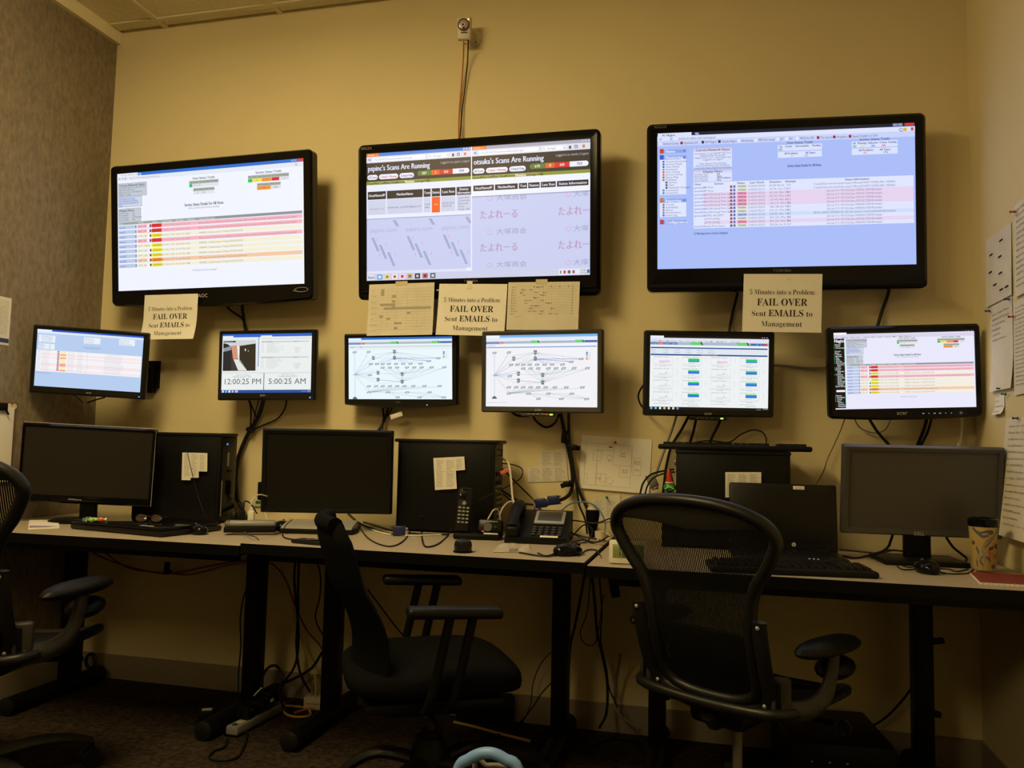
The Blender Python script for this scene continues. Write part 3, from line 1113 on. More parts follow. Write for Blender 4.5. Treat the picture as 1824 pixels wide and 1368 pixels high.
for k, s_ in enumerate(('Last Updated: Tue Jan 8 05:00:14 JST 2013', 'Updated every 90 seconds', 'Nagios Core 3.2.3 - www.nagios.org', 'Logged in as nagios', '', 'View History For all Hosts', 'View Notifications For All Hosts', 'View Host Status Detail For All Hosts')):
    if s_:
        S.t(0.222, 0.163 + k * 0.0148, s_, 0.02, '#606a90', 'c', fit=min(0.145, len(s_) * 0.0042))
S.r(0.145, 0.286, 0.298, 0.368, '#dbe2ff')
S.r(0.145, 0.286, 0.298, 0.304, '#d9cfe8', 2)
S.t(0.222, 0.296, 'Display Filters', 0.024, '#50587a', 'c', bold=1)
for k, (a, b) in enumerate((('Host Status Types:', 'All'), ('Host Properties:', 'Any'), ('Service Status Types:', 'All Problems'), ('Service Properties:', 'Any'))):
    S.t(0.149, 0.315 + k * 0.0145, a, 0.019, '#606a90', fit=0.055)
    S.t(0.238, 0.315 + k * 0.0145, b, 0.019, '#505a80', bold=1)
S.t(0.563, 0.108, 'Host Status Totals', 0.024, '#4a5274', 'c', bold=1)
S.r(0.478, 0.122, 0.648, 0.166, '#dbe2ff')
S.r(0.478, 0.172, 0.648, 0.215, '#dbe2ff')
S.t(0.563, 0.134, 'Up    Down    Unreachable    Pending', 0.02, '#4a5274', 'c', fit=0.16, bold=1)
S.r(0.481, 0.148, 0.496, 0.162, '#7cc8a8', 2)
S.t(0.563, 0.185, 'All Problems          All Types', 0.02, '#4a5274', 'c', fit=0.12, bold=1)
S.t(0.563, 0.204, '0                225', 0.018, '#4a5274', 'c')
S.t(0.848, 0.105, 'Service Status Totals', 0.024, '#4a5274', 'c', bold=1)
S.r(0.762, 0.118, 0.935, 0.162, '#dbe2ff')
S.r(0.762, 0.168, 0.935, 0.214, '#dbe2ff')
S.t(0.848, 0.131, 'Ok  Warning  Unknown  Critical  Pending', 0.02, '#4a5274', 'c', fit=0.165, bold=1)
for u, c in ((0.766, '#7cc8a8'), (0.797, '#e2dca8'), (0.836, '#88b4ea'), (0.876, '#e09ab8')):
    S.r(u, 0.146, u + 0.014, 0.159, c, 2)
S.t(0.848, 0.182, 'All Problems        All Types', 0.02, '#4a5274', 'c', fit=0.12, bold=1)
S.r(0.806, 0.194, 0.818, 0.208, '#e6b0b0', 2)
S.t(0.88, 0.202, '2706', 0.018, '#4a5274')
S.t(0.58, 0.275, 'Service Status Details For All Hosts', 0.026, '#46507a', 'c', bold=1, fit=0.13)
S.r(0.145, 0.372, 0.993, 0.708, '#dfe5ff')
for u, s_ in ((0.15, 'Host'), (0.228, 'Service'), (0.318, 'Status'), (0.368, 'Last Check'), (0.445, 'Duration'), (0.505, 'Attempt'), (0.735, 'Status Information')):
    S.t(u, 0.386, s_, 0.022, '#50587a', bold=1)
kk = 'WWCCCCWWUWCW'
rnd = random.Random(4)
for k, c in enumerate(kk):
    v = 0.398 + k * 0.0257
    if c == 'C':
        S.r(0.186, v, 0.993, v + 0.0257, '#e6d3f0', 2)
    if c == 'U':
        S.r(0.318, v, 0.993, v + 0.0257, '#cfdcfb', 2)
    S.r(0.318, v + 0.002, 0.356, v + 0.024, {'W': '#e4e6d6', 'C': '#f0a3c4', 'U': '#bcd2f6'}[c], 2.6)
    S.t(0.32, v + 0.013, {'W': 'WARNING', 'C': 'CRITICAL', 'U': 'UNKNOWN'}[c], 0.021, {'W': '#8f9088', 'C': '#8a3060', 'U': '#4a68b0'}[c], bold=1, fit=0.034)
    S.t(0.148, v + 0.013, ('jammxdb1', 'thvvsh01')[k % 2] if k not in (9, 10) else '', 0.021, '#4a68c8')
    S.t(0.188, v + 0.013, ('IP Virus', '/var/lib/mysql Free Space', 'HTML ACCEPT', 'HTTP HTML', '/zzzzz Free Space')[0 if k < 2 else 1 if k < 8 else 2 if k < 9 else 3 if k < 11 else 4], 0.021, '#707a9c')
    S.r(0.29, v + 0.004, 0.299, v + 0.022, '#9a5060', 3)
    S.r(0.303, v + 0.004, 0.311, v + 0.022, '#5a6cae', 3)
    S.t(0.362, v + 0.013, '01-08-2013 04:5%d:%02d' % (k % 6, k * 13 % 60), 0.021, '#707a9c', fit=0.065)
    S.t(0.444, v + 0.013, '%dd %dh %dm %ds' % (k * 3, k * 7 % 24, k * 11 % 60, k * 17 % 60), 0.021, '#707a9c')
    S.t(0.512, v + 0.013, '3/3', 0.021, '#707a9c')
    S.t(0.77, v + 0.013, ('P: Label:SAN Data www Serial Number amtkst31 XIPhouse[34 Pe0095 71575MB] (>89%) : WARNING' if k < 2 else 'ERROR: CANNOT RETRIEVE URL: 500 Can\'t connect to www.b-test38.net:80 (Bad hostname)' if c == 'U' else 'Disk Use: 91 % > 89 % Disk Space ' + {'W': 'WARNING', 'C': 'CRITICAL', 'U': ''}[c] + ' 57558 MB Available!'),
        0.021, '#70789a', 'c', fit=0.31 if k < 2 or c == 'U' else 0.21)
S.t(0.145, 0.745, '12 Matching Service Entries Displayed', 0.023, '#4f5c8c', bold=1, fit=0.135)
S.build(tv3)
rim_text(tv3, 'REGZA', 0.014, 0.012, 0.503, 'logo_dim')
rim_text(tv3, 'TOSHIBA', 0.015, 0.49, -0.018, 'logo_dim')
MB().tube([(-0.46, -0.006, -0.308), (0.46, -0.006, -0.308)], 0.012, 10).build('bottom_moulding', 'black_plastic', parent=tv3)
mount(tv3, (0.3, 0.25), 0.06, depth=0.08)

# ---- 19-inch monitors of the lower row
M1P = (-2.440, -0.320, 1.341, 21.8, 4.9, 2.2)
m1, S = display('wall_monitor', 'small wall monitor angled in the left corner, blue page with a white table', 'monitor', M1P, 0.405, 0.228, (0.018, 0.019, 0.016, 0.028),
                depth=0.05, corner=0.006, bg='#b5cdf0', group='small monitors in the lower row')
S.r(0, 0, 1, 0.03, '#2a5ac0')
S.r(0, 0.004, 0.135, 0.032, '#eef2fc', 2)
S.r(0, 0.032, 1, 0.068, '#dfe7f8')
S.r(0.018, 0.1, 0.168, 0.225, '#e8f0fb')
S.r(0.018, 0.25, 0.168, 0.345, '#e8f0fb')
S.r(0.435, 0.09, 0.59, 0.2, '#e8f0fb')
S.r(0.768, 0.075, 0.918, 0.185, '#e8f0fb')
S.r(0.005, 0.36, 0.99, 0.735, '#f3f3f6')
rnd = random.Random(1)
for k in range(7):
    S.t(0.093, 0.112 + k * 0.017, filler(24, rnd), 0.018, '#7a88a8', 'c')
for k in range(5):
    S.t(0.022, 0.265 + k * 0.017, filler(12, rnd), 0.018, '#7a88a8')
    S.t(0.115, 0.265 + k * 0.017, 'Any', 0.018, '#7a88a8')
for u in (0.44, 0.773):
    for k in range(4):
        S.t(u, 0.11 + k * 0.024 - (0.015 if u > 0.7 else 0), filler(20, rnd), 0.02, '#7a88a8')
S.t(0.515, 0.265, 'Service Status Details For All Hosts', 0.022, '#5a6a90', 'c')
S.t(0.515, 0.285, 'Entries sorted by duration', 0.02, '#5a6a90', 'c')
for k in range(13):
    v = 0.372 + k * 0.0275
    col = 'YYRYRYYYRRYYR'[k]
    if col == 'R':
        S.r(0.05, v - 0.01, 0.99, v + 0.0165, '#f6e4ea', 2)
    S.r(0.225, v - 0.01, 0.28, v + 0.0165, '#f3a0a6' if col == 'R' else '#f6efb0', 3)
    S.t(0.012, v + 0.003, 'web%03d' % (k * 17), 0.018, '#7f8cc0')
    S.t(0.055, v + 0.003, filler(17, rnd), 0.018, '#c09aa8' if col == 'R' else '#a0a4b4')
    S.r(0.198, v - 0.006, 0.218, v + 0.012, '#a06878', 3)
    for u, n in ((0.295, 15), (0.385, 12), (0.47, 3), (0.64, 40)):
        S.t(u, v + 0.003, filler(n, rnd), 0.018, '#a4a8b6')
S.t(0.012, 0.765, '13 Matching Service Entries', 0.02, '#50608a')
S.build(m1)
rim_text(m1, 'acer', 0.012, 0.52, -0.018, 'logo_grey')
rim_bar(m1, 0.995, -0.018, 0.006, 0.004, 'led_blue', 'power_light')
mount(m1, (0.10, 0.12), 0.025, (0.06, -0.03), depth=0.048)
bpy.context.view_layer.update()
q = at(268, 675, -0.02)
inv = m1.matrix_world.inverted()
mb = MB()
b_ = MB().rbox((q.x, -0.014, q.z), (0.035, 0.026, 0.12), 0.003)
b_.box((q.x, -0.028, q.z + 0.03), (0.012, 0.006, 0.014)).box((q.x, -0.028, q.z - 0.03), (0.012, 0.006, 0.014))
b_.box((q.x - 0.08, -0.045, q.z), (0.15, 0.03, 0.03), rot=R3(-0.25))
mb.add([inv @ Vector(p) for p in b_.v], b_.f).build('bracket_rail', 'black_steel', parent=m1)

M2P = (-1.751, -0.140, 1.347, 5.5, 0.5, -0.9)
m2, S = display('wall_monitor', 'small wall monitor with two large clock readings and a camera view', 'monitor', M2P, 0.384, 0.240, (0.017, 0.019, 0.015, 0.029),
                depth=0.05, corner=0.006, bg='#eef2f0', group='small monitors in the lower row')
S.r(0, 0, 1, 0.95, '#e9eeee', 0.6)
S.r(0, 0, 1, 0.055, '#2b62cc')
S.r(0.0, 0.03, 0.12, 0.06, '#e8eef0', 2)
S.r(0.43, 0.05, 1, 0.06, '#e6ecea', 2)
S.r(0.43, 0.03, 0.555, 0.055, '#e6ecea', 2)
S.r(0.0, 0.055, 0.405, 0.105, '#e4eaea', 1.5)
# picture from the security camera
S.r(0.01, 0.105, 0.395, 0.625, '#2a2c30', 2)
S.poly([(0.01, 0.105), (0.395, 0.105), (0.375, 0.17), (0.19, 0.2), (0.17, 0.28), (0.11, 0.22), (0.01, 0.28)], '#cfd3d6', 3)
S.poly([(0.01, 0.15), (0.06, 0.17), (0.11, 0.23), (0.1, 0.62), (0.01, 0.62)], '#1d2026', 4)
S.poly([(0.01, 0.24), (0.1, 0.2), (0.1, 0.27), (0.01, 0.3)], '#8d979e', 5)
S.poly([(0.1, 0.2), (0.165, 0.19), (0.18, 0.42), (0.125, 0.43)], '#d2907c', 5)
S.poly([(0.165, 0.19), (0.195, 0.21), (0.195, 0.44), (0.18, 0.42)], '#e9ece4', 5)
S.poly([(0.13, 0.43), (0.2, 0.43), (0.285, 0.62), (0.185, 0.62)], '#dfe4dd', 5)
S.poly([(0.095, 0.3), (0.13, 0.43), (0.185, 0.62), (0.11, 0.62)], '#3a3236', 5)
S.poly([(0.195, 0.2), (0.375, 0.165), (0.385, 0.625), (0.285, 0.625), (0.195, 0.46)], '#2b2620', 5)
S.r(0.255, 0.25, 0.266, 0.29, '#f0f0e8', 6)
S.r(0.29, 0.28, 0.297, 0.3, '#e8e0d0', 6)
S.poly([(0.375, 0.105), (0.395, 0.105), (0.395, 0.625), (0.38, 0.625)], '#e4e8e8', 6)
S.r(0.012, 0.115, 0.15, 0.14, '#1a1c20', 6)
S.t(0.018, 0.128, '01/07/2013 11:59', 0.022, '#cfd4d8', layer=7)
S.r(0.405, 0.055, 0.412, 0.56, '#3f6cc0', 3)
S.r(0.435, 0.078, 0.99, 0.092, '#cfd6d6', 2)
rnd = random.Random(12)
for v0 in (0.135, 0.4):
    S.r(0.44, v0 - 0.008, 0.965, v0 + 0.012, '#c6cecf', 2)
    S.t(0.442, v0 + 0.002, 'Alert  Time  Information', 0.02, '#4c5458', bold=1)
    S.t(0.80, v0 + 0.002, 'Contact', 0.02, '#4c5458', bold=1)
    for k in range(8):
        S.t(0.442, v0 + 0.03 + k * 0.021, 'Jan 07', 0.017, '#a2aaac')
        S.t(0.5, v0 + 0.03 + k * 0.021, filler(rnd.randint(16, 44), rnd), 0.017, '#9aa2a4')
    for k in range(5):
        S.t(0.84, v0 + 0.11 + k * 0.019, filler(16 - 2 * k, rnd), 0.017, '#8f989a', 'c')
S.r(0.42, 0.66, 0.995, 0.668, '#c2c8c8', 2)
S.r(0, 0.655, 0.42, 0.662, '#c2c8c8', 2)
S.r(0.472, 0.665, 0.48, 0.95, '#37659e', 3)
S.t(0.235, 0.695, 'Local Time in Seattle', 0.028, '#8a9094', 'c')
S.t(0.235, 0.725, 'Monday, January 7, 2013', 0.034, '#7c8286', 'c', fit=0.2)
S.t(0.74, 0.69, 'Local Time in Tokyo', 0.028, '#8a9094', 'c')
S.t(0.74, 0.72, 'Tuesday, January 8, 2013', 0.034, '#7c8286', 'c', fit=0.21)
S.t(0.235, 0.808, '12:00:25 PM', 0.135, '#55595c', 'c', fit=0.43)
S.t(0.735, 0.808, '5:00:25 AM', 0.135, '#55595c', 'c', fit=0.42)
S.r(0, 0.95, 1, 1, '#1f4c9c', 3)
for k, c in enumerate(('#d8e4f2', '#7fc0ea', '#f0f2f2', '#d8b8c8', '#c8ccd4')):
    S.r(0.008 + k * 0.037, 0.958, 0.03 + k * 0.037 + (0.01 if k == 4 else 0), 0.992, c, 4)
S.t(0.89, 0.975, '- o - o', 0.03, '#e8ecf4', layer=4)
S.t(0.955, 0.966, '12:00 PM', 0.018, '#e8ecf4', layer=4)
S.t(0.955, 0.985, '1/7/2013', 0.018, '#e8ecf4', layer=4)
S.build(m2)
rim_text(m2, 'acer', 0.014, 0.475, -0.014)
rim_bar(m2, 0.995, -0.02, 0.006, 0.006, 'led_blue', 'power_light')
mount(m2, (0.12, 0.14), 0.03, depth=0.048)


def network_map(S, wide):
    S.r(0, 0, 1, 0.034, '#2f6fc8' if wide else '#78b4ee')
    S.r(0, 0.008 if wide else 0, 0.125, 0.036, '#eef6fa', 2)
    S.r(0, 0.034, 1, 0.075, '#e0eaf0' if wide else '#e4e8f4')
    b0 = 0.075 if wide else 0.085
    S.r(0, b0, 1, b0 + 0.034, '#aebac2' if wide else '#aab8cc')
    S.r(0, b0 + 0.008, 0.12, b0 + 0.036, '#3c6cc0', 2)
    S.r(0.12, b0 + 0.008, 0.158, b0 + 0.036, '#e06a60', 2)
    for u in (0.41, 0.805):
        S.poly([(u, b0 - 0.006), (u + 0.068, b0 - 0.006), (u + 0.075, b0 + 0.028), (u + 0.008, b0 + 0.028)], '#62d672', 3)
        S.poly([(u + 0.06, b0 - 0.006), (u + 0.07, b0 - 0.006), (u + 0.078, b0 + 0.028), (u + 0.068, b0 + 0.028)], '#3a4a44', 4)
    S.r(0.885, b0, 0.995, b0 + 0.028, '#3f66b4', 3)
    S.t(0.005, b0 + 0.022, 'Main Graph Alarm Setting', 0.022, '#dfe8f8', layer=4)
    if wide:
        S.r(0, 0.135, 1, 0.168, '#d6dee2')
        S.t(0.01, 0.155, 'Topology               VIEW', 0.022, '#607080')
        S.l(0, 0.19, 1, 0.19, '#b0bcc4')
    else:
        S.t(0.01, 0.145, 'Topology Map', 0.02, '#607080')
        S.r(0.005, 0.165, 0.99, 0.176, '#4a88c8')
    A = (0.062, 0.60)
    tn = (0.45, 0.235)
    mid = (0.45, 0.335)
    hb1, hb2 = (0.524, 0.595), (0.524, 0.72)
    if not wide:
        tn, mid = (0.452, 0.245), (0.452, 0.335)
        A = (0.08, 0.56)
        hb1, hb2 = (0.52, 0.56), (0.52, 0.665)
    k = 1.0 if wide else 0.91
    Y = lambda v: v if wide else (0.245 + (v - 0.235) * 0.873)
    Xx = lambda u: u if wide else (0.08 + (u - 0.062) * 0.965)
    gl, bl, lt = '#8fa2ac', '#6478d0', '#b4c4cc'
    row1 = [0.22, 0.28, 0.335, 0.395, 0.465, 0.535, 0.605, 0.7]
    row2 = [0.335, 0.405, 0.475, 0.57, 0.64, 0.71, 0.805, 0.925]
    row3 = [0.2, 0.27, 0.335, 0.405, 0.475, 0.545, 0.63, 0.735, 0.88]
    box = '#6f8088'

    def node(u, v, big=1.0):
        a, h = 0.018 * big, 0.014 * big
        S.poly([(u - a + 0.004, v - h), (u + a + 0.004, v - h), (u + a - 0.004, v + h), (u - a - 0.004, v + h)], box, 4)
        S.poly([(u - a * 0.7 + 0.002, v - h * 0.55), (u + a * 0.7 + 0.003, v - h * 0.55), (u + a * 0.6 - 0.002, v + h * 0.5), (u - a * 0.7 - 0.002, v + h * 0.5)], '#cfdde2', 5)

    def sq(u, v):
        S.r(u - 0.014, v - 0.03, u + 0.014, v - 0.004, '#59666e', 4)
        S.r(u - 0.013, v + 0.002, u + 0.013, v + 0.026, '#6d8078', 4)
        S.r(u - 0.008, v - 0.02, u + 0.008, v - 0.013, '#a8b8c0', 5)
    for u, v, c in ((0.06, 0.245, bl), (0.2, 0.24, bl), (0.24, 0.31, lt), (0.24, 0.35, lt), (0.225, 0.445, bl), (0.21, 0.61, gl), (0.29, 0.565, bl), (0.29, 0.68, gl), (0.3, 0.74, lt), (0.2, 0.875, gl), (0.3, 0.52, lt), (0.063, 0.955, bl)):
        S.l(*A, Xx(u), Y(v), c, 0.0018)
    S.l(Xx(0.22), Y(0.29), *tn, gl)
    S.l(Xx(0.26), Y(0.34), *tn, bl)
    S.l(Xx(0.23), Y(0.34), *mid, lt)
    S.l(*tn, *mid, bl, 0.004)
    for u, v in ((0.87, 0.345), (0.78, 0.39)):
        S.l(*tn, Xx(u), Y(v), gl)
        S.l(*mid, Xx(u), Y(v), bl, 0.003)
    for i, u in enumerate(row1):
        S.l(*mid, Xx(u), Y(0.43), bl if i in (2, 5, 6) else lt)
        if i > 4 or i == 1:
            S.l(*tn, Xx(u), Y(0.43), lt)
    for u in row2:
        S.l(*hb1, Xx(u), Y(0.5), lt, 0.002)
        S.l(*hb2, Xx(u), Y(0.5), gl, 0.0016)
    S.l(*hb1, *hb2, gl, 0.004)
    S.l(Xx(0.29), Y(0.58), *hb1, gl)
    S.l(Xx(0.29), Y(0.685), *hb2, gl, 0.003)
    S.l(Xx(0.3), Y(0.745), *hb2, lt)
    hub = (Xx(0.2), Y(0.89))
    for u in row3:
        S.l(*hub, Xx(u), Y(0.795), gl)
    row4 = [0.385, 0.57, 0.785]
    for u in row4:
        S.l(*hub, Xx(u), Y(0.89), gl)
    vv = 0.965
    for a, b in ((0.385, 0.48), (0.385, 0.69), (0.57, 0.92), (0.785, 0.69), (0.785, 0.92), (0.69, 0.92)):
        S.l(Xx(a), Y(0.89) if a != 0.69 else Y(vv), Xx(b), Y(vv), gl)
    for u in row1:
        node(Xx(u), Y(0.43))
    for u in row2:
        node(Xx(u), Y(0.49))
    for u in row3:
        node(Xx(u), Y(0.79))
    for u, v in ((0.06, 0.235), (0.198, 0.232), (0.87, 0.345), (0.78, 0.39), (0.21, 0.61)):
        node(Xx(u), Y(v))
    node(*A, 0.7)
    node(*hub)
    for u in row4:
        node(Xx(u), Y(0.89))
    for u in (0.48, 0.69, 0.92):
        node(Xx(u), Y(vv) + 0.005)
    for u, v in (tn, mid, hb1, hb2):
        sq(u, v)
    for u, v in ((0.245, 0.335), (0.29, 0.575), (0.29, 0.685)):
        sq(Xx(u), Y(v))
    u, v = A[0], (0.985 if wide else 0.878)
    S.poly([(u - 0.022, v), (u, v - 0.03), (u + 0.022, v), (u + 0.022, v + 0.014), (u - 0.022, v + 0.014)], '#56636a', 5)
    for i, c in enumerate(('#3a5ed8', '#3a6ed8', '#50b8e0', '#60d080', '#d8e060', '#f0a030', '#e05030')):
        S.r(Xx(0.913), Y(0.235) + i * 0.015, Xx(0.927), Y(0.235) + i * 0.015 + 0.014, c, 3)
        S.t(Xx(0.935), Y(0.235) + i * 0.015 + 0.008, '0-%d' % (i * 10), 0.014, '#808c94')
    S.frame(Xx(0.905), Y(0.215), Xx(0.965), Y(0.36), '#ccd8de', 0.001)
    if not wide:
        S.t(0.01, 0.945, 'Copyright 2004-2012 Cacti Weathermap', 0.018, '#9aa2c4')


M3P = (-1.191, -0.100, 1.329, 0.7, 4.7, -0.3)
m3, S = display('wall_monitor', 'small wall monitor with a network map partly behind the taped sheets', 'monitor', M3P, 0.432, 0.243, (0.020, 0.022, 0.016, 0.022),
                depth=0.05, corner=0.006, bow=0.014, bg='#e9f7fc', group='small monitors in the lower row')
network_map(S, True)
S.build(m3)
rim_text(m3, 'acer', 0.012, 0.49, -0.014, 'logo_dim')
rim_bar(m3, 0.765, -0.022, 0.005, 0.004, 'led_white', 'power_light')
mount(m3, (0.12, 0.14), 0.03, depth=0.048)

M4P = (-0.616, -0.150, 1.313, -3.6, 3.4, 0.2)
m4, S = display('wall_monitor', 'small wall monitor with a thick matte rim showing the whole network map', 'monitor', M4P, 0.426, 0.266, (0.019, 0.020, 0.017, 0.022),
                depth=0.055, rim='dark_grey', corner=0.008, bg='#f1f1f6', group='small monitors in the lower row')
network_map(S, False)
S.build(m4)
rim_text(m4, 'acer', 0.016, 0.485, -0.015, 'logo_grey')
for k in range(4):
    rim_bar(m4, 0.40 + 0.041 * k, -0.027, 0.012, 0.002, 'logo_grey', 'button')
rim_bar(m4, 0.56, -0.028, 0.014, 0.004, 'orange_tag', 'power_button')
rim_bar(m4, 0.6, -0.028, 0.012, 0.005, 'led_green', 'power_light')
l_ = m4['_b']
MB().rbox((-0.01, 0.006, -0.133 - 0.029), (0.13, 0.016, 0.012), 0.003).build('button_strip', 'dark_grey', parent=m4)
mount(m4, (0.12, 0.14), 0.03, depth=0.052)

M5P = (-0.014, -0.150, 1.303, 13.5, 3.8, -0.2)
m5, S = display('wall_monitor', 'small wall monitor with rows of green and blue graphs', 'monitor', M5P, 0.414, 0.259, (0.020, 0.021, 0.018, 0.022),
                depth=0.055, rim='satin_black', corner=0.008, bg='#edf1f3', group='small monitors in the lower row')
S.r(0, 0, 1, 0.03, '#0c0d10')
S.r(0, 0.002, 0.115, 0.035, '#eceff8', 2)
S.r(0, 0.03, 1, 0.085, '#dfe3ee')
rnd = random.Random(2)
for k in range(14):
    S.t(0.02 + 0.055 * k, 0.072, rnd.choice(('Network', 'Nagios', 'Otsuka', 'MRTG', 'JST', 'Search')), 0.022, '#6a7080')
for u in (0.08, 0.145, 0.51, 0.56, 0.605):
    S.r(u, 0.065, u + 0.007, 0.08, '#444a58', 3)
for u in (0.94, 0.957, 0.98):
    S.r(u, 0.008, u + 0.008, 0.016, '#c8ccd4', 3)
S.r(0, 0.085, 1, 0.125, '#a9bacb')
for u, c in ((0.005, '#3a66b8'), (0.063, '#d0444c'), (0.12, '#3a66b8'), (0.175, '#3a66b8')):
    S.r(u, 0.092, u + 0.053, 0.12, c, 2)
    S.t(u + 0.026, 0.107, rnd.choice(('console', 'graphs')), 0.022, '#e8eefa', 'c')
for u in (0.335, 0.725):
    S.poly([(u, 0.082), (u + 0.09, 0.082), (u + 0.105, 0.122), (u + 0.012, 0.122)], '#66d070', 3)
    S.poly([(u + 0.085, 0.082), (u + 0.098, 0.082), (u + 0.113, 0.122), (u + 0.1, 0.122)], '#2a3a34', 4)
for u, c in ((0.845, '#3a66b8'), (0.905, '#3a66b8'), (0.935, '#3a66b8'), (0.96, '#d0444c')):
    S.r(u, 0.092, u + (0.055 if u < 0.9 else 0.028), 0.12, c, 3)
S.r(0.005, 0.155, 0.99, 0.172, '#1d4f98', 2)
S.r(0.005, 0.172, 0.99, 0.245, '#dfe6ee')
for v in (0.193, 0.225):
    S.t(0.01, v, 'Presets', 0.02, '#808a98')
    for k in range(5):
        S.t(0.11 + 0.095 * k, v, filler(9, rnd), 0.02, '#707a8a')
S.r(0.005, 0.248, 0.99, 0.268, '#1d4f98', 2)
S.t(0.5, 0.258, 'Showing Graphs 1 to 30 of 64', 0.018, '#dfe8f6', 'c')
for row in range(5):
    for c in range(4):
        u0, v0 = 0.03 + 0.243 * c, 0.285 + row * 0.158
        if row == 4:
            S.t(u0, v0, 'Host Interface Eth ' + filler(10, rnd), 0.018, '#808890')
            if c in (1, 3):
                S.r(u0 + 0.05, v0 + 0.025, u0 + 0.145, v0 + 0.03, '#2fc878', 3)
            continue
        S.frame(u0, v0, u0 + 0.165, v0 + 0.098, '#b9c2c8', 0.0012)
        S.t(u0 + 0.006, v0 + 0.004, 'Host_Interface_%d - Disk Usage' % row, 0.016, '#70787e')
        for k in range(3):
            S.t(u0 + 0.196, v0 + 0.01 + 0.024 * k, 'o', 0.02, '#80888e')
        S.t(u0 + 0.082, v0 + 0.116, filler(34, rnd), 0.017, '#868e94', 'c')
        S.t(u0 + 0.082, v0 + 0.129, filler(12, rnd), 0.017, '#868e94', 'c')
        if c in (1, 3):
            hgt = 0.034 if row == 0 else 0.018
            S.r(u0 + 0.05, v0 + 0.02, u0 + 0.145, v0 + 0.02 + hgt, '#24c870', 3)
            S.r(u0 + 0.05, v0 + 0.02 + hgt, u0 + 0.145, v0 + 0.068, '#2f6ee0', 3)
        else:
            S.l(u0 + 0.045, v0 + 0.072, u0 + 0.145, v0 + 0.072, '#b06a70', 0.001)
            x = u0 + 0.05
            while x < u0 + 0.14:
                hh = rnd.uniform(0.006, 0.03) if row == 0 else (0.03 if abs(x - u0 - 0.108) < 0.004 else rnd.uniform(0, 0.005))
                S.r(x, v0 + 0.072 - hh, x + 0.004, v0 + 0.072, '#eaa6dc' if row == 0 else '#c9bfdc', 3)
                x += 0.006
        S.t(u0 + 0.05, v0 + 0.084, '20  40  00  20', 0.015, '#70787e')
S.r(0, 0.962, 1, 1, '#08090c', 6)
for k, c in enumerate(('#68b8e0', '#70c8e8', '#e8ecf0', '#c8c8b0', '#e0e4e8', '#e8e0c8', '#5890e0')):
    S.r(0.008 + 0.037 * k, 0.967, 0.026 + 0.037 * k, 0.995, c, 7)
S.t(0.9, 0.98, '- o o o', 0.022, '#e8ecf0', layer=7)
S.t(0.955, 0.974, '12:00 PM', 0.018, '#e8ecf0', layer=7)
S.build(m5)
rim_text(m5, 'acer', 0.016, 0.495, -0.016, 'logo_grey')
for k in range(4):
    rim_bar(m5, 0.405 + 0.041 * k, -0.028, 0.011, 0.002, 'logo_dim', 'button')
rim_bar(m5, 0.572, -0.028, 0.012, 0.004, 'graphite_light', 'power_button')
rim_bar(m5, 0.61, -0.028, 0.010, 0.005, 'led_green', 'power_light')
MB().rbox((0.0, 0.006, -0.1295 - 0.029), (0.13, 0.016, 0.012), 0.003).build('button_strip', 'satin_black', parent=m5)
mount(m5, (0.12, 0.14), 0.03, depth=0.052)

M6P = (0.609, -0.170, 1.312, 10.4, 3.4, -2.1)
m6, S = display('wall_monitor', 'glossy wall monitor in the right corner, status page with a black side menu', 'monitor', M6P, 0.450, 0.253, (0.019, 0.020, 0.020, 0.030),
                depth=0.06, rim='gloss_black', corner=0.014, bow=0.008, bg='#e8e8fb', group='small monitors in the lower row', edge=0.008)
status_page(S, 0.085)
S.r(0, 0.078, 0.077, 0.985, '#0b0c0e', 2)
S.r(0.077, 0.078, 0.083, 0.985, '#c8f0ee', 2)
S.t(0.004, 0.107, 'Nagios', 0.062, '#f2f4f8', bold=1, fit=0.078)
rnd = random.Random(8)
v = 0.155
for s_ in ('General', '.Home', '.Documentation', '', 'Current', 'Status', '.Tactical', 'Overview', '.Map', '.Hosts', '.Services', '.Host Groups', '..Summary', '..Grid', '.Service', 'Groups', '..Summary', '..Grid', '.Problems', '..Services', '..(Unhandled)', '..Hosts', '..(Unhandled)', '..Network', '..Outages', 'Quick Search'):
    ind = len(s_) - len(s_.lstrip('.'))
    if s_:
        S.t(0.006 + 0.008 * ind, v, s_.lstrip('.'), 0.023, '#dfe6ea', bold=1)
        if ind == 1:
            S.r(0.002, v - 0.006, 0.006, v + 0.006, '#50c878', 3)
    v += 0.0218
S.r(0.012, 0.748, 0.074, 0.774, '#f4f4fc', 3)
for k, s_ in enumerate(('Reports', '.Availability', '.Trends', '.Alerts', '..History', '..Summary', '..Histogram')):
    ind = len(s_) - len(s_.lstrip('.'))
    S.t(0.006 + 0.008 * ind, 0.82 + 0.0235 * k, s_.lstrip('.'), 0.023, '#dfe6ea', bold=1)
    if ind == 1:
        S.r(0.002, 0.82 + 0.0235 * k - 0.006, 0.006, 0.82 + 0.0235 * k + 0.006, '#50c878', 3)
S.build(m6)
rim_text(m6, 'acer', 0.020, 0.47, -0.021, 'logo_grey')
for k, u in enumerate((0.62, 0.66, 0.70, 0.738, 0.778, 0.817)):
    rim_bar(m6, u, -0.018, 0.007 if k in (0, 2, 3) else 0.003, 0.002, 'led_white', 'touch_light')
MB().tube([(0.45 * 0.385 + 0.006 * math.cos(2 * PI * k / 14), -0.0068, -0.1445 + 0.006 * math.sin(2 * PI * k / 14)) for k in range(14)], 0.0007, 5, closed=True).build('power_ring', 'logo_dim', parent=m6)
rim_bar(m6, 0.885, -0.018, 0.003, 0.003, 'led_white', 'power_light')
mount(m6, (0.12, 0.14), 0.03, depth=0.058)


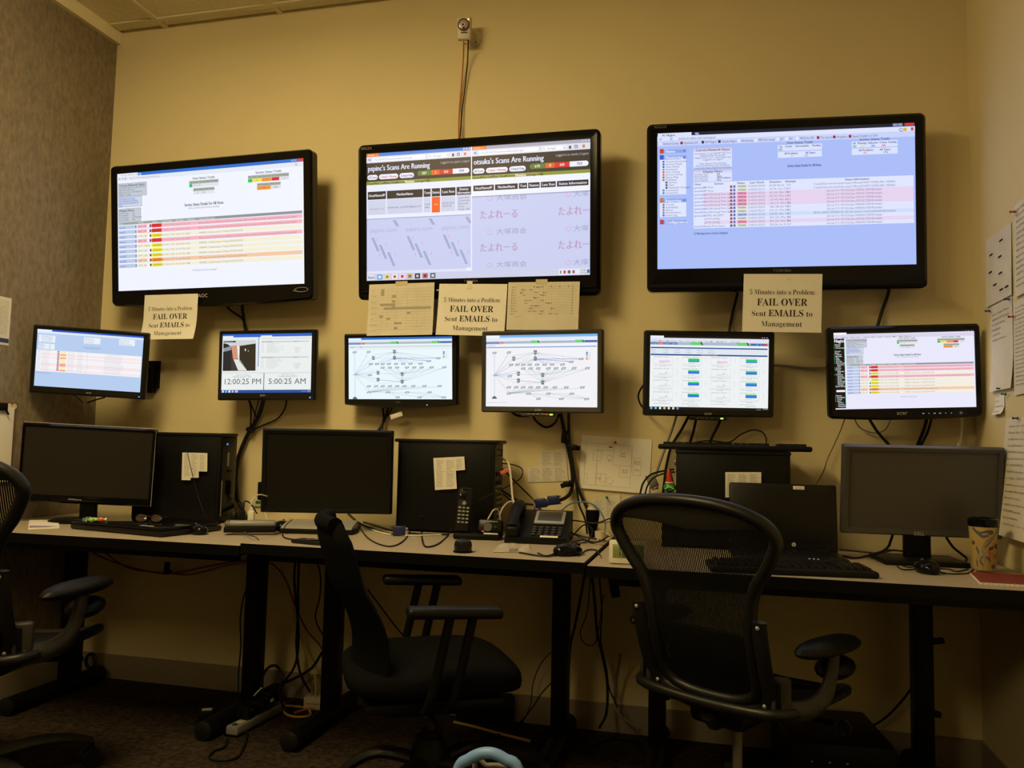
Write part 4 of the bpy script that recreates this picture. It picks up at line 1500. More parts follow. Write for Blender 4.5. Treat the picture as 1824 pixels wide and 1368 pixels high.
# ================================================================== sheets of paper
def sheet(name, label, cat, TL, TR, BL, Y, curl=0.0, m_='paper', prints=None, group=None, tapes=(), tilt=0.0, wall=None):
    """sheet hanging in the plane y = Y (or x = wall); corners are photo positions; prints(put, w, h) adds the printing,
    curl lifts the lower edge towards the room, tilt brings the lower edge forward"""
    f = (lambda p: at(p[0], p[1], Y)) if wall is None else (lambda p: atx(p[0], p[1], wall))
    a, b, c = f(TL), f(TR), f(BL)
    ex = (b - a)
    w_ = ex.length
    ex.normalize()
    n = Vector((0, -1, 0)) if wall is None else Vector((-1 if wall > 0 else 1, 0, 0))
    ez = ex.cross(n) * (1 if wall is None else 1)
    ez = n.cross(ex).normalized()
    if ez.z < 0:
        ez = -ez
    h_ = abs((a - c).dot(ez))
    root = thing(name, label, cat, a, group=group)

    def put(x, z, lift=0.0):
        "x from the left edge, z down from the top edge"
        t = max(0.0, min(1.0, z / h_))
        off = curl * max(0, (t - 0.45) / 0.55) ** 2 + tilt * t
        return ex * x - ez * z + n * (off + lift)
    mb = MB()
    NX, NZ = 2, 10
    for lift in (0.0004, 0.0):
        vs, fs = [], []
        for j in range(NZ + 1):
            for i in range(NX + 1):
                vs.append(put(w_ * i / NX, h_ * j / NZ, lift))
        for j in range(NZ):
            for i in range(NX):
                k = j * (NX + 1) + i
                fs.append((k, k + 1, k + NX + 2, k + NX + 1))
        mb.add(vs, fs)
    o = mb.build('sheet', m_, parent=root)
    if prints:
        pr = {}

        def ink(m2_):
            return pr.setdefault(m2_, MB())
        prints(put, w_, h_, ink)
        for k, q in pr.items():
            q.build('print', k, parent=root, smooth=False)
    for (tx, tz, tw, th, tm) in tapes:
        q = MB()
        x0, x1, z0, z1 = tx * w_ - tw / 2, tx * w_ + tw / 2, tz * h_ - th / 2, tz * h_ + th / 2
        q.add([put(x0, z0, 0.0012) if z0 > 0 else ex * x0 - ez * z0 + n * 0.0012, put(x1, z0, 0.0012) if z0 > 0 else ex * x1 - ez * z0 + n * 0.0012,
               put(x1, z1, 0.0012), put(x0, z1, 0.0012)], [(0, 1, 2, 3)])
        q.build('tape_strip', tm, parent=root, smooth=False)
    return root


def rect(mb, put, x0, z0, x1, z1, lift=0.0008):
    mb.add([put(x0, z0, lift), put(x1, z0, lift), put(x1, z1, lift), put(x0, z1, lift)], [(0, 1, 2, 3)])


def say(mb, put, x, z, s_, size, align='c', font='sans', fit=None, lift=0.0009):
    lettering(mb, s_, size, lambda a, b: put(x + a, z - b, lift), align, font, fit=fit)


def failover(put, w_, h_, ink):
    k = ink('ink')
    say(k, put, w_ * 0.5, h_ * 0.355, '5 Minutes into a Problem:', h_ * 0.125, font='serif', fit=w_ * 0.84)
    say(k, put, w_ * 0.5, h_ * 0.545, 'FAIL OVER', h_ * 0.175, font='serifb', fit=w_ * 0.64)
    a, b, c = text_shape('Sent ', 1, font='serif')[2], text_shape('EMAILS', 1.18, font='serifb')[2], text_shape(' to', 1, font='serif')[2]
    sc_ = w_ * 0.78 / (a + b + c)
    x = w_ * 0.11
    say(k, put, x, h_ * 0.73, 'Sent', h_ * 0.14, 'l', 'serif', fit=(a - 0.28) * sc_)
    say(k, put, x + a * sc_, h_ * 0.73, 'EMAILS', h_ * 0.165, 'l', 'serifb', fit=b * sc_)
    say(k, put, x + (a + b + 0.28) * sc_, h_ * 0.73, 'to', h_ * 0.14, 'l', 'serif', fit=(c - 0.28) * sc_)
    say(k, put, w_ * 0.5, h_ * 0.905, 'Management', h_ * 0.135, font='serif', fit=w_ * 0.52)


G_ = 'failover notices taped under the large screens'
sheet('notice_sheet', 'failover notice hanging from the left large screen, lower edge curling forward', 'notice', (258, 526), (353, 523), (258, 606), -0.152, curl=0.02, prints=failover, group=G_)
sheet('notice_sheet', 'failover notice taped under the middle large screen between two charts', 'notice', (783, 505.5), (904, 506), (781, 597), -0.131, curl=0.006, tilt=0.006, prints=failover, group=G_,
      tapes=((0.45, 0.02, 0.022, 0.03, 'clear_tape'),))
sheet('notice_sheet', 'failover notice taped under the right large screen', 'notice', (1325, 488), (1465, 488), (1324, 591), -0.177, curl=0.004, tilt=0.004, prints=failover, group=G_,
      tapes=((0.58, 0.09, 0.010, 0.008, 'clear_tape'),))


def chart_a(put, w_, h_, ink):
    g, d = ink('ink_mid'), ink('ink_grey')
    rnd = random.Random(6)
    for k in range(15):
        z = h_ * (0.10 + 0.056 * k)
        rect(g, put, w_ * 0.03, z, w_ * 0.97, z + 0.0005)
        if k % 2 == 0:
            say(d, put, w_ * 0.04, z + 0.007, filler(rnd.randint(5, 12), rnd), 0.006, 'l')
    for x in (0.22, 0.30, 0.44, 0.60, 0.75):
        rect(g, put, w_ * x, h_ * 0.1, w_ * x + 0.0004, h_ * 0.89)
    for x, z, a, b in ((0.19, 0.10, 0.05, 0.13), (0.36, 0.22, 0.065, 0.05), (0.36, 0.32, 0.055, 0.045), (0.18, 0.38, 0.24, 0.045), (0.24, 0.455, 0.72, 0.045), (0.36, 0.43, 0.055, 0.03), (0.6, 0.55, 0.055, 0.04), (0.18, 0.61, 0.055, 0.045), (0.29, 0.655, 0.06, 0.04), (0.41, 0.745, 0.12, 0.04), (0.41, 0.84, 0.06, 0.045)):
        rect(g, put, w_ * x, h_ * z, w_ * (x + a), h_ * (z + b), 0.001)
    rect(g, put, w_ * 0.72, h_ * 0.835, w_ * 0.84, h_ * 0.838)


def chart_b(put, w_, h_, ink):
    g, d = ink('ink_mid'), ink('ink_grey')
    rnd = random.Random(11)
    for k in range(11):
        z = h_ * (0.09 + 0.056 * k)
        rect(g, put, w_ * 0.06, z, w_ * 0.95, z + 0.0004)
        say(d, put, w_ * 0.065, z + 0.006, filler(6, rnd), 0.0055, 'l')
        rect(d, put, w_ * 0.055, z, w_ * 0.062, z + 0.006)
        for j in range(3):
            x = 0.12 + 0.02 * k + rnd.uniform(0, 0.35)
            rect(d, put, w_ * x, z + 0.001, w_ * x + 0.003, z + rnd.uniform(0.003, 0.008))
            rect(g, put, w_ * x + 0.004, z + 0.002, w_ * (x + 0.05), z + 0.005)
        rect(d, put, w_ * 0.9, z, w_ * 0.91, z + 0.005)
    for k in range(5):
        rect(d, put, w_ * (0.36 + 0.12 * k), h_ * 0.085, w_ * (0.36 + 0.12 * k) + 0.004, h_ * 0.11)
    for x in (0.5, 0.62):
        rect(g, put, w_ * x, h_ * 0.09, w_ * x + 0.0004, h_ * 0.66)
    say(d, put, w_ * 0.1, h_ * 0.73, 'page 1 of 1', 0.006, 'l')


sheet('chart_sheet', 'taped chart with a ruled grid of grey blocks, left of the middle notice', 'chart', (658, 507), (774, 503), (656.5, 599), -0.131, tilt=0.006, curl=0.006, prints=chart_a, m_='paper_dim',
      tapes=((0.50, 0.0, 0.05, 0.018, 'tape'),))
sheet('chart_sheet', 'taped chart with a stepped timeline of dark ticks, right of the middle notice', 'chart', (905.7, 503), (1033, 501.5), (904.5, 588), -0.131, tilt=0.006, prints=chart_b, m_='paper_dim',
      tapes=((0.47, 0.0, 0.045, 0.02, 'tape'),))


# floor plan and lists on the wall above the desks
def plan(put, w_, h_, ink):
    k, r_ = ink('ink_grey'), ink('ink_red')

    def box(x0, z0, x1, z1, t=0.0006):
        for a in ((x0, z0, x1, z0), (x0, z1, x1, z1)):
            rect(k, put, w_ * a[0], h_ * a[1], w_ * a[2], h_ * a[3] + t)
        for a in ((x0, z0, x0, z1), (x1, z0, x1, z1)):
            rect(k, put, w_ * a[0], h_ * a[1], w_ * a[2] + t, h_ * a[3])
    box(0.07, 0.14, 0.73, 0.92)
    box(0.47, 0.14, 0.73, 0.52)
    box(0.57, 0.52, 0.73, 0.73)
    box(0.24, 0.14, 0.24, 0.92)
    box(0.24, 0.70, 0.38, 0.92)
    box(0.3, 0.70, 0.38, 0.85)
    box(0.24, 0.14, 0.47, 0.26)
    box(0.18, 0.28, 0.3, 0.46)
    box(0.39, 0.35, 0.45, 0.43)
    box(0.76, 0.36, 0.87, 0.68)
    box(0.07, 0.72, 0.12, 0.88)
    for i in range(14):
        a0, a1 = 2 * PI * i / 14, 2 * PI * (i + 1) / 14
        x0, z0, x1, z1 = 0.44 + 0.05 * math.cos(a0), 0.82 + 0.06 * math.sin(a0), 0.44 + 0.05 * math.cos(a1), 0.82 + 0.06 * math.sin(a1)
        k.add([put(w_ * x0, h_ * z0, 0.0009), put(w_ * x1, h_ * z1, 0.0009), put(w_ * x1 * 0.995, h_ * z1 * 0.995, 0.0009), put(w_ * x0 * 0.995, h_ * z0 * 0.995, 0.0009)], [(0, 1, 2, 3)])
    for x, z, s_ in ((0.6, 0.31, 'Conf'), (0.6, 0.36, 'Room'), (0.65, 0.62, 'Break'), (0.65, 0.66, 'Room'), (0.815, 0.44, 'Server'), (0.815, 0.48, 'Room'), (0.28, 0.80, 'Copy'), (0.42, 0.46, 'Sta')):
        say(k, put, w_ * x, h_ * z, s_, 0.009)
    rect(ink('red_pin'), put, w_ * 0.4, h_ * 0.18, w_ * 0.45, h_ * 0.205)
    say(r_, put, w_ * 0.815, h_ * 0.6, 'NOC', 0.008)


wall_y = -0.0025
sheet('plan_sheet', 'white floor plan drawing pinned to the wall above the right chair', 'drawing', (1036.5, 774.5), (1161.5, 783), (1030, 869), wall_y, prints=plan, curl=0.006)


def pin(name, label, p, n, m_, group):
    "push pin: p on the surface, n out of it"
    n = Vector(n).normalized()
    q = n.to_track_quat('Z', 'Y').to_matrix()
    mb = MB()
    mb.lathe([(0.0045, 0.001), (0.0048, 0.003), (0.0022, 0.005), (0.0022, 0.011), (0.0036, 0.013), (0.0036, 0.0155)], p, 12, q)
    return tag(mb.build(name, m_, origin=p), label, 'pin', group)


PG = 'push pins in the walls'
pin('push_pin', 'red push pin at the top of the floor plan', at(1096, 788, wall_y - 0.001), (0, -1, 0), 'red_pin', PG)


def poly_sheet(name, label, cat, pts, Y, m_='paper_dim', rows=None, group=None, pinned=None, zero=None):
    P = [at(x, y, Y) for x, y in pts]
    o = P[0]
    root = thing(name, label, cat, o, group=group)
    mb = MB()
    n = len(P)
    vs = [p - o for p in P] + [p - o - Vector((0, 0.0006, 0)) for p in P]
    mb.add(vs, [tuple(range(n)), tuple(range(2 * n - 1, n - 1, -1))] + [(i, (i + 1) % n, (i + 1) % n + n, i + n) for i in range(n)])
    mb.build('sheet', m_, parent=root, smooth=False)
    rnd = random.Random(len(pts) + int(pts[0][0]))
    q = MB()
    for (x0, x1, y0, y1, nr, nc) in rows or ():
        for j in range(nr):
            for i in range(nc):
                xa = x0 + (x1 - x0) * (i + 0.08) / nc
                xb = x0 + (x1 - x0) * (i + 0.9) / nc
                yy = y0 + (y1 - y0) * (j + 0.7) / nr
                p0 = at(xa, yy, Y - 0.0009) - o
                wd = (at(xb, yy, Y) - at(xa, yy, Y)).length
                sz = (y1 - y0) / nr * 0.0022 * 0.95
                lettering(q, filler(rnd.randint(9, 14), rnd), sz, lambda a, b: (p0.x + a, p0.y, p0.z + b), 'l', fit=wd * rnd.uniform(0.6, 1))
    if q.v:
        q.build('print', 'ink_grey', parent=root, smooth=False)
    return root


poly_sheet('list_sheet', 'stepped printed list on the wall beside the floor plan', 'list', [(961, 805), (1008, 799), (1012, 857), (940, 859), (940, 833), (962, 831)], wall_y,
           rows=((963, 1007, 805, 830, 9, 2), (942, 1009, 833, 857, 9, 3)))
poly_sheet('list_sheet', 'small printed list on the wall below the floor plan', 'list', [(1053, 890), (1105, 880), (1108, 925), (1058, 932)], wall_y - 0.0005, rows=((1057, 1100, 891, 920, 9, 2),))
pin('push_pin', 'green push pin in the small list below the floor plan', at(1081, 886, wall_y - 0.0015), (0, -1, 0), 'green_pin', PG)

# ---- right wall
WX = XR - 0.0015


def typed(seed, n, left=0.06, dark='ink_grey', z0=0.08, z1=0.9):
    def f(put, w_, h_, ink):
        rnd = random.Random(seed)
        k = ink(dark)
        for i in range(n):
            z = h_ * (z0 + (z1 - z0) * i / max(1, n - 1))
            say(k, put, w_ * left, z, filler(rnd.randint(14, 34), rnd), min(0.010, h_ * 0.5 / n), 'l', fit=w_ * rnd.uniform(0.35, 0.85))
    return f


def icons(put, w_, h_, ink):
    k = ink('ink')
    for x, z in ((0.15, 0.25), (0.55, 0.14), (0.5, 0.36), (0.12, 0.5), (0.52, 0.6), (0.3, 0.72), (0.55, 0.84), (0.75, 0.84)):
        rect(k, put, w_ * x, h_ * z, w_ * (x + 0.14), h_ * (z + 0.03))
        rect(ink('ink_mid'), put, w_ * x, h_ * (z + 0.06), w_ * (x + 0.22), h_ * (z + 0.065))


# sheets on the right wall run away from the viewer: TL is the far upper corner
def wall_sheet(name, label, cat, y_far, y_near, z_top, z_bot, prints=None, tilt=0.0, curl=0.0, m_='paper_dim', lift=0.0):
    x = WX - lift
    root = thing(name, label, cat, (x, y_far, z_top))
    w_, h_ = y_far - y_near, z_top - z_bot

    def put(u, v, up=0.0):
        t = max(0.0, min(1.0, v / h_))
        off = curl * max(0, (t - 0.5) / 0.5) ** 2 + tilt * t
        return Vector((-off - up, -u, -v))
    mb = MB()
    for up in (0.0005, 0.0):
        vs, fs = [], []
        for j in range(9):
            for i in range(3):
                vs.append(put(w_ * i / 2, h_ * j / 8, up))
        for j in range(8):
            for i in range(2):
                k = j * 3 + i
                fs.append((k, k + 1, k + 4, k + 3))
        mb.add(vs, fs)
    mb.build('sheet', m_, parent=root)
    if prints:
        pr = {}
        prints(put, w_, h_, lambda k: pr.setdefault(k, MB()))
        for k, q in pr.items():
            q.build('print', k, parent=root, smooth=False)
    return root


wall_sheet('diagram_sheet', 'sheet of scattered small icons high on the right wall', 'sheet', -0.155, -0.385, 1.735, 1.515, icons, tilt=0.004)
wall_sheet('note_sheet', 'tall sheet with a short typed list below the icon sheet on the right wall', 'sheet', -0.185, -0.375, 1.512, 1.238, typed(3, 6, z0=0.12, z1=0.42), curl=0.01)
wall_sheet('letter_sheet', 'upper typed letter at the right edge, under a red pin', 'sheet', -0.415, -0.63, 1.775, 1.50, typed(4, 14), tilt=0.006)
wall_sheet('letter_sheet', 'lower typed letter at the right edge, beside the tall note sheet', 'sheet', -0.385, -0.60, 1.490, 1.215, typed(5, 20), tilt=0.004)
wall_sheet('note_card', 'small folded white card on the right wall under the tall note sheet', 'card', -0.205, -0.290, 1.226, 1.165, typed(6, 4, dark='ink_blue'), curl=0.012, m_='paper')
wall_sheet('letter_sheet', 'large bulging typed sheet low on the right wall, above the mug', 'sheet', -0.30, -0.62, 1.150, 0.80, typed(7, 16, left=0.1), tilt=0.03)
for (x_, y_, m_, s_) in ((1809, 377, 'red_pin', 'red push pin on the upper typed letter'), (1799, 533, 'blue_pin', 'blue push pin between the icon sheet and the tall note'), (1764, 554, 'blue_pin', 'blue push pin at the far top corner of the tall note sheet'),
                         (1806, 564, 'red_pin', 'red push pin over the lower typed letter'), (1785, 692, 'blue_pin', 'blue push pin at the foot of the tall note sheet'), (1793, 702, 'green_pin', 'green push pin in the small folded card'), (1814, 745, 'blue_pin', 'blue push pin over the large bulging sheet')):
    pin('push_pin', s_, atx(x_, y_, WX - 0.004), (-1, 0, 0), m_, PG)

# ---- left wall
def left_sheet(name, label, cat, y_far, y_near, z_top, z_bot, prints=None, m_='paper_dim', thick=0.0008):
    root = thing(name, label, cat, (XL + 0.001, y_far, z_top))
    w_, h_ = y_far - y_near, z_top - z_bot
    put = lambda u, v, up=0.0: Vector((up + thick, -u, -v))
    mb = MB().box((thick / 2, -w_ / 2, -h_ / 2), (thick, w_, h_))
    mb.build('sheet' if thick < 0.002 else 'board', m_, parent=root, smooth=False)
    if prints:
        pr = {}
        prints(put, w_, h_, lambda k: pr.setdefault(k, MB()))
        for k, q in pr.items():
            q.build('print', k, parent=root, smooth=False)
    return root


def flyer(put, w_, h_, ink):
    typed(8, 22, z1=0.78)(put, w_, h_, ink)
    rect(ink('navy'), put, 0.002, h_ * 0.86, w_, h_ * 0.95)


left_sheet('flyer_sheet', 'printed flyer with a dark blue foot band on the left wall', 'flyer', -0.478, -0.69, 1.572, 1.385, flyer)
left_sheet('sticky_note', 'yellow note on the left wall below the flyer', 'note', -0.515, -0.60, 1.372, 1.268, None, 'sticky_yellow')
cb = left_sheet('clipboard', 'clipboard with blank white sheets hanging on the left wall', 'clipboard', -0.425, -0.65, 1.165, 0.86, None, 'clip_board', 0.004)
mb = MB().box((0.008, -0.115, -0.165), (0.004, 0.20, 0.29))
mb.build('sheet', 'paper', parent=cb, smooth=False)
mb = MB().rbox((0.014, -0.115, -0.02), (0.016, 0.12, 0.03), 0.004)
mb.tube([(0.016, -0.06, -0.03), (0.02, -0.05, -0.05)], 0.004, 8)
mb.build('clip', 'black_steel', parent=cb)
for k in (0, 1):
    MB().lathe([(0.011, 0), (0.011, 0.001)], (0.0045, -0.035 + 0.024 * k, -0.016), 16, R3(0, 0, PI / 2)).build('sticker', 'cream_plastic', parent=cb)

# ================================================================== security camera
p = at(826, 50, -0.085)
c = thing('security_camera', 'small beige security camera on the wall above the middle large screen', 'camera', p, rot=(math.radians(10), 0, math.radians(8)))
MB().rbox((0, 0.012, 0), (0.056, 0.034, 0.088), 0.007, seg=3, shear=lambda q: Vector((q.x * (1.06 if q.z > 0 else 0.97), q.y * (1.0 if q.z > 0 else 0.8), q.z))).build('camera_body', 'cream_plastic', parent=c)
MB().tube([(0.022 * math.cos(2 * PI * k / 24), -0.006, 0.012 + 0.022 * math.sin(2 * PI * k / 24)) for k in range(24)], 0.002, 8, closed=True).build('lens_ring', 'graphite_light', parent=c)
MB().lathe([(0.021, 0), (0.019, 0.003), (0.009, 0.004)], (0, -0.0045, 0.012), 24, R3(0, PI / 2)).build('lens_cover', 'lens_pink', parent=c)
MB().lathe([(0.0095, 0), (0.008, 0.006)], (-0.001, -0.006, 0.010), 20, R3(0, PI / 2)).build('lens_mount', 'cream_plastic', parent=c)
MB().lathe([(0.004, 0), (0.004, 0.002)], (-0.001, -0.012, 0.010), 16, R3(0, PI / 2)).build('lens', 'lens_black', parent=c)
MB().lathe([(0.004, 0), (0.004, 0.001)], (0.001, -0.0085, -0.003), 12, R3(0, PI / 2)).build('sensor', 'lens_black', parent=c)
MB().rbox((0.020, -0.006, 0.031), (0.007, 0.003, 0.005), 0.001).build('status_light', 'led_amber', parent=c)
MB().box((0.002, -0.0055, -0.018), (0.026, 0.001, 0.003)).build('name_mark', 'graphite_light', parent=c)
bpy.context.view_layer.update()
inv = c.matrix_world.inverted()
b0 = at(847, 67, -0.008)
q = MB().tube([c.matrix_world @ Vector((0.005, 0.03, 0)), (b0.x - 0.012, -0.045, b0.z + 0.02), (b0.x, -0.01, b0.z + 0.008)], 0.008, 12, smooth=4)
MB().add([inv @ Vector(v) for v in q.v], q.f).build('bracket_arm', 'cream_plastic', parent=c)
q = MB().lathe([(0.026, 0), (0.026, 0.003), (0.018, 0.009), (0.010, 0.016)], (b0.x, -0.001, b0.z), 24, R3(0, PI / 2), sx=0.9, sy=1.35)
MB().add([inv @ Vector(v) for v in q.v], q.f).build('bracket_base', 'cream_plastic', parent=c)
b1 = at(829, 78, -0.004)
for k in range(2):
    s0 = (b0 + Vector((0.004, -0.006, -0.024))) if k == 0 else Vector((b1.x, -0.004, b1.z))
    q = MB().lathe([(0.003, 0), (0.003, 0.002)], s0, 10, R3(0, PI / 2))
    MB().add([inv @ Vector(v) for v in q.v], q.f).build('screw', 'clip_board', parent=c)

# ================================================================== cables
def cable(name, label, pts, r=0.003, m_='cable_black', group=None, n=7, cat='cable', ends=None, sm=6):
    "pts: (photo x, photo y, world y)"
    P = [at(x, y, d) for x, y, d in pts]
    mb = MB().tube([p_ - P[0] for p_ in P], r, n, smooth=sm)
    o = mb.build(name, m_, origin=None)
    o.location = P[0]
    return tag(o, label, cat, group)


def cable_w(name, label, P, r=0.003, m_='cable_black', group=None, n=7, cat='cable', sm=6):
    P = [Vector(p_) for p_ in P]
    o = MB().tube([p_ - P[0] for p_ in P], r, n, smooth=sm).build(name, m_)
    o.location = P[0]
    return tag(o, label, cat, group)


W0 = -0.012
cable('camera_cable', 'orange wire running down from the security camera', [(826, 73, -0.075), (825, 110, -0.03), (822, 150, W0), (818, 200, W0), (817, 246, -0.03), (817, 262, -0.05)], 0.0028, 'cable_orange')
cable('camera_cable', 'black wire running down from the security camera', [(834, 71, -0.075), (833, 105, -0.03), (829, 150, W0), (824, 190, W0), (820, 235, -0.025), (819, 262, -0.05)], 0.0026, 'cable_black')
# below the left large screen
G1 = 'cables between the left large screen and the clock monitor'
cable('power_cable', 'black cable sagging out from under the left large screen to the clock monitor', [(392, 530, -0.06), (410, 552, -0.03), (430, 566, -0.02), (437, 580, -0.02), (441, 600, -0.03)], 0.0045, group=G1)
cable('video_cable', 'thicker black cable dropping straight from the left large screen to the clock monitor', [(430, 528, -0.06), (432, 552, -0.02), (435, 575, -0.016), (438, 602, -0.03)], 0.006, group=G1)
# below the clock monitor
G2 = 'cables hanging from the clock monitor'
cable('video_cable', 'thick black cable bundle running from the clock monitor down to the desk', [(470, 700, -0.07), (468, 718, -0.04), (460, 742, -0.022), (447, 764, -0.018), (436, 785, -0.018), (425, 815, -0.02), (420, 850, -0.02), (422, 885, -0.03), (432, 908, -0.08), (440, 925, -0.14)], 0.0085, group=G2, n=9)
cable('power_cable', 'leftmost thin black cable below the clock monitor', [(438, 702, -0.06), (446, 722, -0.03), (447, 745, -0.02), (445, 768, -0.026)], 0.0035, group=G2)
cable('power_cable', 'thin black cable crossing to the tie below the clock monitor', [(440, 702, -0.05), (453, 735, -0.022), (457, 750, -0.02), (450, 766, -0.028)], 0.003, group=G2)
cable('audio_cable', 'very thin cord slanting under the middle of the clock monitor', [(464, 702, -0.06), (456, 730, -0.02), (450, 756, -0.024)], 0.002, group=G2)
cable('power_cable', 'black cable looping from the right of the clock monitor to the bundle', [(511, 700, -0.06), (508, 726, -0.022), (494, 746, -0.015), (470, 757, -0.014), (452, 765, -0.018)], 0.0035, group=G2)
o = MB().rbox((0, 0, 0), (0.03, 0.03, 0.02), 0.006, rot=R3(0, 0, 0.5)).build('cable_tie', 'black_plastic')
o.location = at(446, 766, -0.026)
tag(o, 'black tie gathering the cables under the clock monitor', 'cable tie')
# corner monitor
G3 = 'cables hanging from the left corner monitor'
cable('power_cable', 'left cord of the pair under the left corner monitor', [(126, 700, -0.25), (143, 712, -0.12), (148, 722, -0.06), (146, 742, -0.05), (143, 775, -0.08), (140, 800, -0.1)], 0.003, group=G3)
cable('video_cable', 'right cord of the pair under the left corner monitor', [(186, 708, -0.15), (165, 714, -0.06), (152, 722, -0.05), (150, 745, -0.05), (148, 775, -0.08), (146, 800, -0.1)], 0.0035, group=G3)
# network map monitor beside the sheets
G4 = 'cables hanging from the partly hidden network monitor'
cable('power_cable', 'left one of the three cables below the partly hidden network monitor', [(679, 715, -0.05), (683, 735, -0.02), (682, 752, -0.02), (674, 775, -0.06)], 0.004, group=G4)
cable('video_cable', 'middle one of the three cables below the partly hidden network monitor', [(694, 715, -0.05), (688, 740, -0.022), (681, 756, -0.026), (668, 775, -0.06)], 0.005, group=G4)
cable('audio_cable', 'thin right one of the three cables below the partly hidden network monitor', [(705, 715, -0.05), (694, 735, -0.02), (683, 752, -0.03), (681, 778, -0.06)], 0.003, group=G4)
o = MB().rbox((0, 0, 0), (0.05, 0.001, 0.018), 0.0004, rot=R3(0.1, 0, -0.35)).build('cable_label', 'paper')
o.location = at(706, 740, -0.075)
tag(o, 'white paper tag on a cable under the partly hidden network monitor', 'tag')
# thick rim monitor
G5 = 'cables hanging from the thick rim monitor'
cable('power_cable', 'short cable sagging left of the buttons under the thick rim monitor', [(905, 728, -0.06), (914, 736, -0.03), (925, 741, -0.03), (943, 741, -0.04)], 0.0045, group=G5)
cable('video_cable', 'black cable loop hanging below the buttons of the thick rim monitor', [(948, 736, -0.06), (955, 750, -0.02), (972, 761, -0.014), (988, 754, -0.02), (996, 738, -0.06)], 0.0045, group=G5)
cable('video_cable', 'left strand of the thick cable run from the thick rim monitor', [(997, 730, -0.07), (1002, 752, -0.03), (1007, 778, -0.022), (1012, 800, -0.022), (1018, 830, -0.022), (1020, 858, -0.024), (1017, 876, -0.03), (1008, 886, -0.05), (997, 891, -0.08)], 0.007, group=G5, n=9)
cable('power_cable', 'right strand of the thick cable run from the thick rim monitor', [(1013, 730, -0.07), (1013, 760, -0.03), (1015, 795, -0.03), (1021, 830, -0.03), (1026, 858, -0.03), (1036, 885, -0.03), (1048, 912, -0.035), (1054, 940, -0.06), (1060, 962, -0.12)], 0.0055, group=G5, n=9)
cable('audio_cable', 'thin strand leaving the tie to the right below the thick rim monitor', [(1024, 850, -0.035), (1028, 876, -0.04), (1032, 900, -0.045), (1042, 925, -0.06), (1046, 950, -0.1)], 0.004, group=G5)
for (x_, y_, a_, s_) in ((1022, 797, 0.15, 'upper black strap round the thick cable run'), (1010, 862, -0.4, 'lower black strap round the thick cable run')):
    mb = MB().rbox((0, 0, 0), (0.05, 0.012, 0.018), 0.003, rot=R3(0, 0, a_))
    mb.rbox((0.0, -0.004, 0), (0.026, 0.03, 0.022), 0.005)
    o = mb.build('cable_strap', 'black_plastic')
    o.location = at(x_, y_, -0.034)
    tag(o, s_, 'cable strap', 'straps round the thick cable run')
o = MB().rbox((0, 0, 0), (0.02, 0.02, 0.05), 0.006, rot=R3(0, 0, 0.1)).build('cable_clip', 'black_plastic')
o.location = at(1005, 778, -0.03)
tag(o, 'black clip high on the thick cable run under the monitor', 'clip')
# graph monitor
G6 = 'cables around the graph monitor'
cable('power_cable', 'black cable bowing out of the left side of the graph monitor', [(1160, 672, -0.07), (1146, 686, -0.06), (1137, 704, -0.05), (1142, 722, -0.05), (1158, 735, -0.06)], 0.0035, group=G6)
cable('video_cable', 'grey cable slanting from the graph monitor to a grey plug', [(1206, 735, -0.06), (1200, 757, -0.03), (1188, 790, -0.025), (1177, 820, -0.03), (1168, 847, -0.04)], 0.0048, 'cable_grey', group=G6)
cable('video_cable', 'black cable from the graph monitor running behind the red and green toy', [(1230, 735, -0.06), (1214, 765, -0.03), (1196, 795, -0.03), (1187, 830, -0.03), (1182, 870, -0.05), (1178, 905, -0.1)], 0.005, group=G6)
cable('power_cable', 'black cable dropping to the keyboard from the graph monitor, left of two', [(1242, 735, -0.06), (1236, 765, -0.04), (1229, 790, -0.06), (1226, 812, -0.02)], 0.005, group=G6)
cable('power_cable', 'black cable dropping to the keyboard from the graph monitor, right of two', [(1288, 738, -0.06), (1278, 760, -0.04), (1266, 785, -0.05), (1260, 812, -0.02)], 0.005, group=G6)
cable('keyboard_cable', 'thin black cord arching above the keyboard on the tower', [(1228, 790, -0.12), (1262, 785, -0.1), (1298, 788, -0.06), (1318, 775, -0.04), (1340, 766, -0.035), (1358, 770, -0.05), (1365, 782, -0.09), (1364, 793, -0.14)], 0.0025, group=G6)
cable('video_cable', 'grey cable strung between the graph monitor and the right corner monitor', [(1366, 650, -0.05), (1400, 652, -0.02), (1440, 656, -0.015), (1490, 655, -0.04)], 0.0048, 'cable_grey')
# right large screen
G7 = 'cables below the right large screen'
cable('video_cable', 'black cable left of the notice below the right large screen', [(1316, 508, -0.06), (1312, 530, -0.02), (1304, 562, -0.016), (1297, 600, -0.03)], 0.005, group=G7)
cable('power_cable', 'black cable right of the notice below the right large screen', [(1586, 508, -0.06), (1580, 530, -0.02), (1571, 555, -0.016), (1559, 595, -0.03)], 0.006, group=G7)
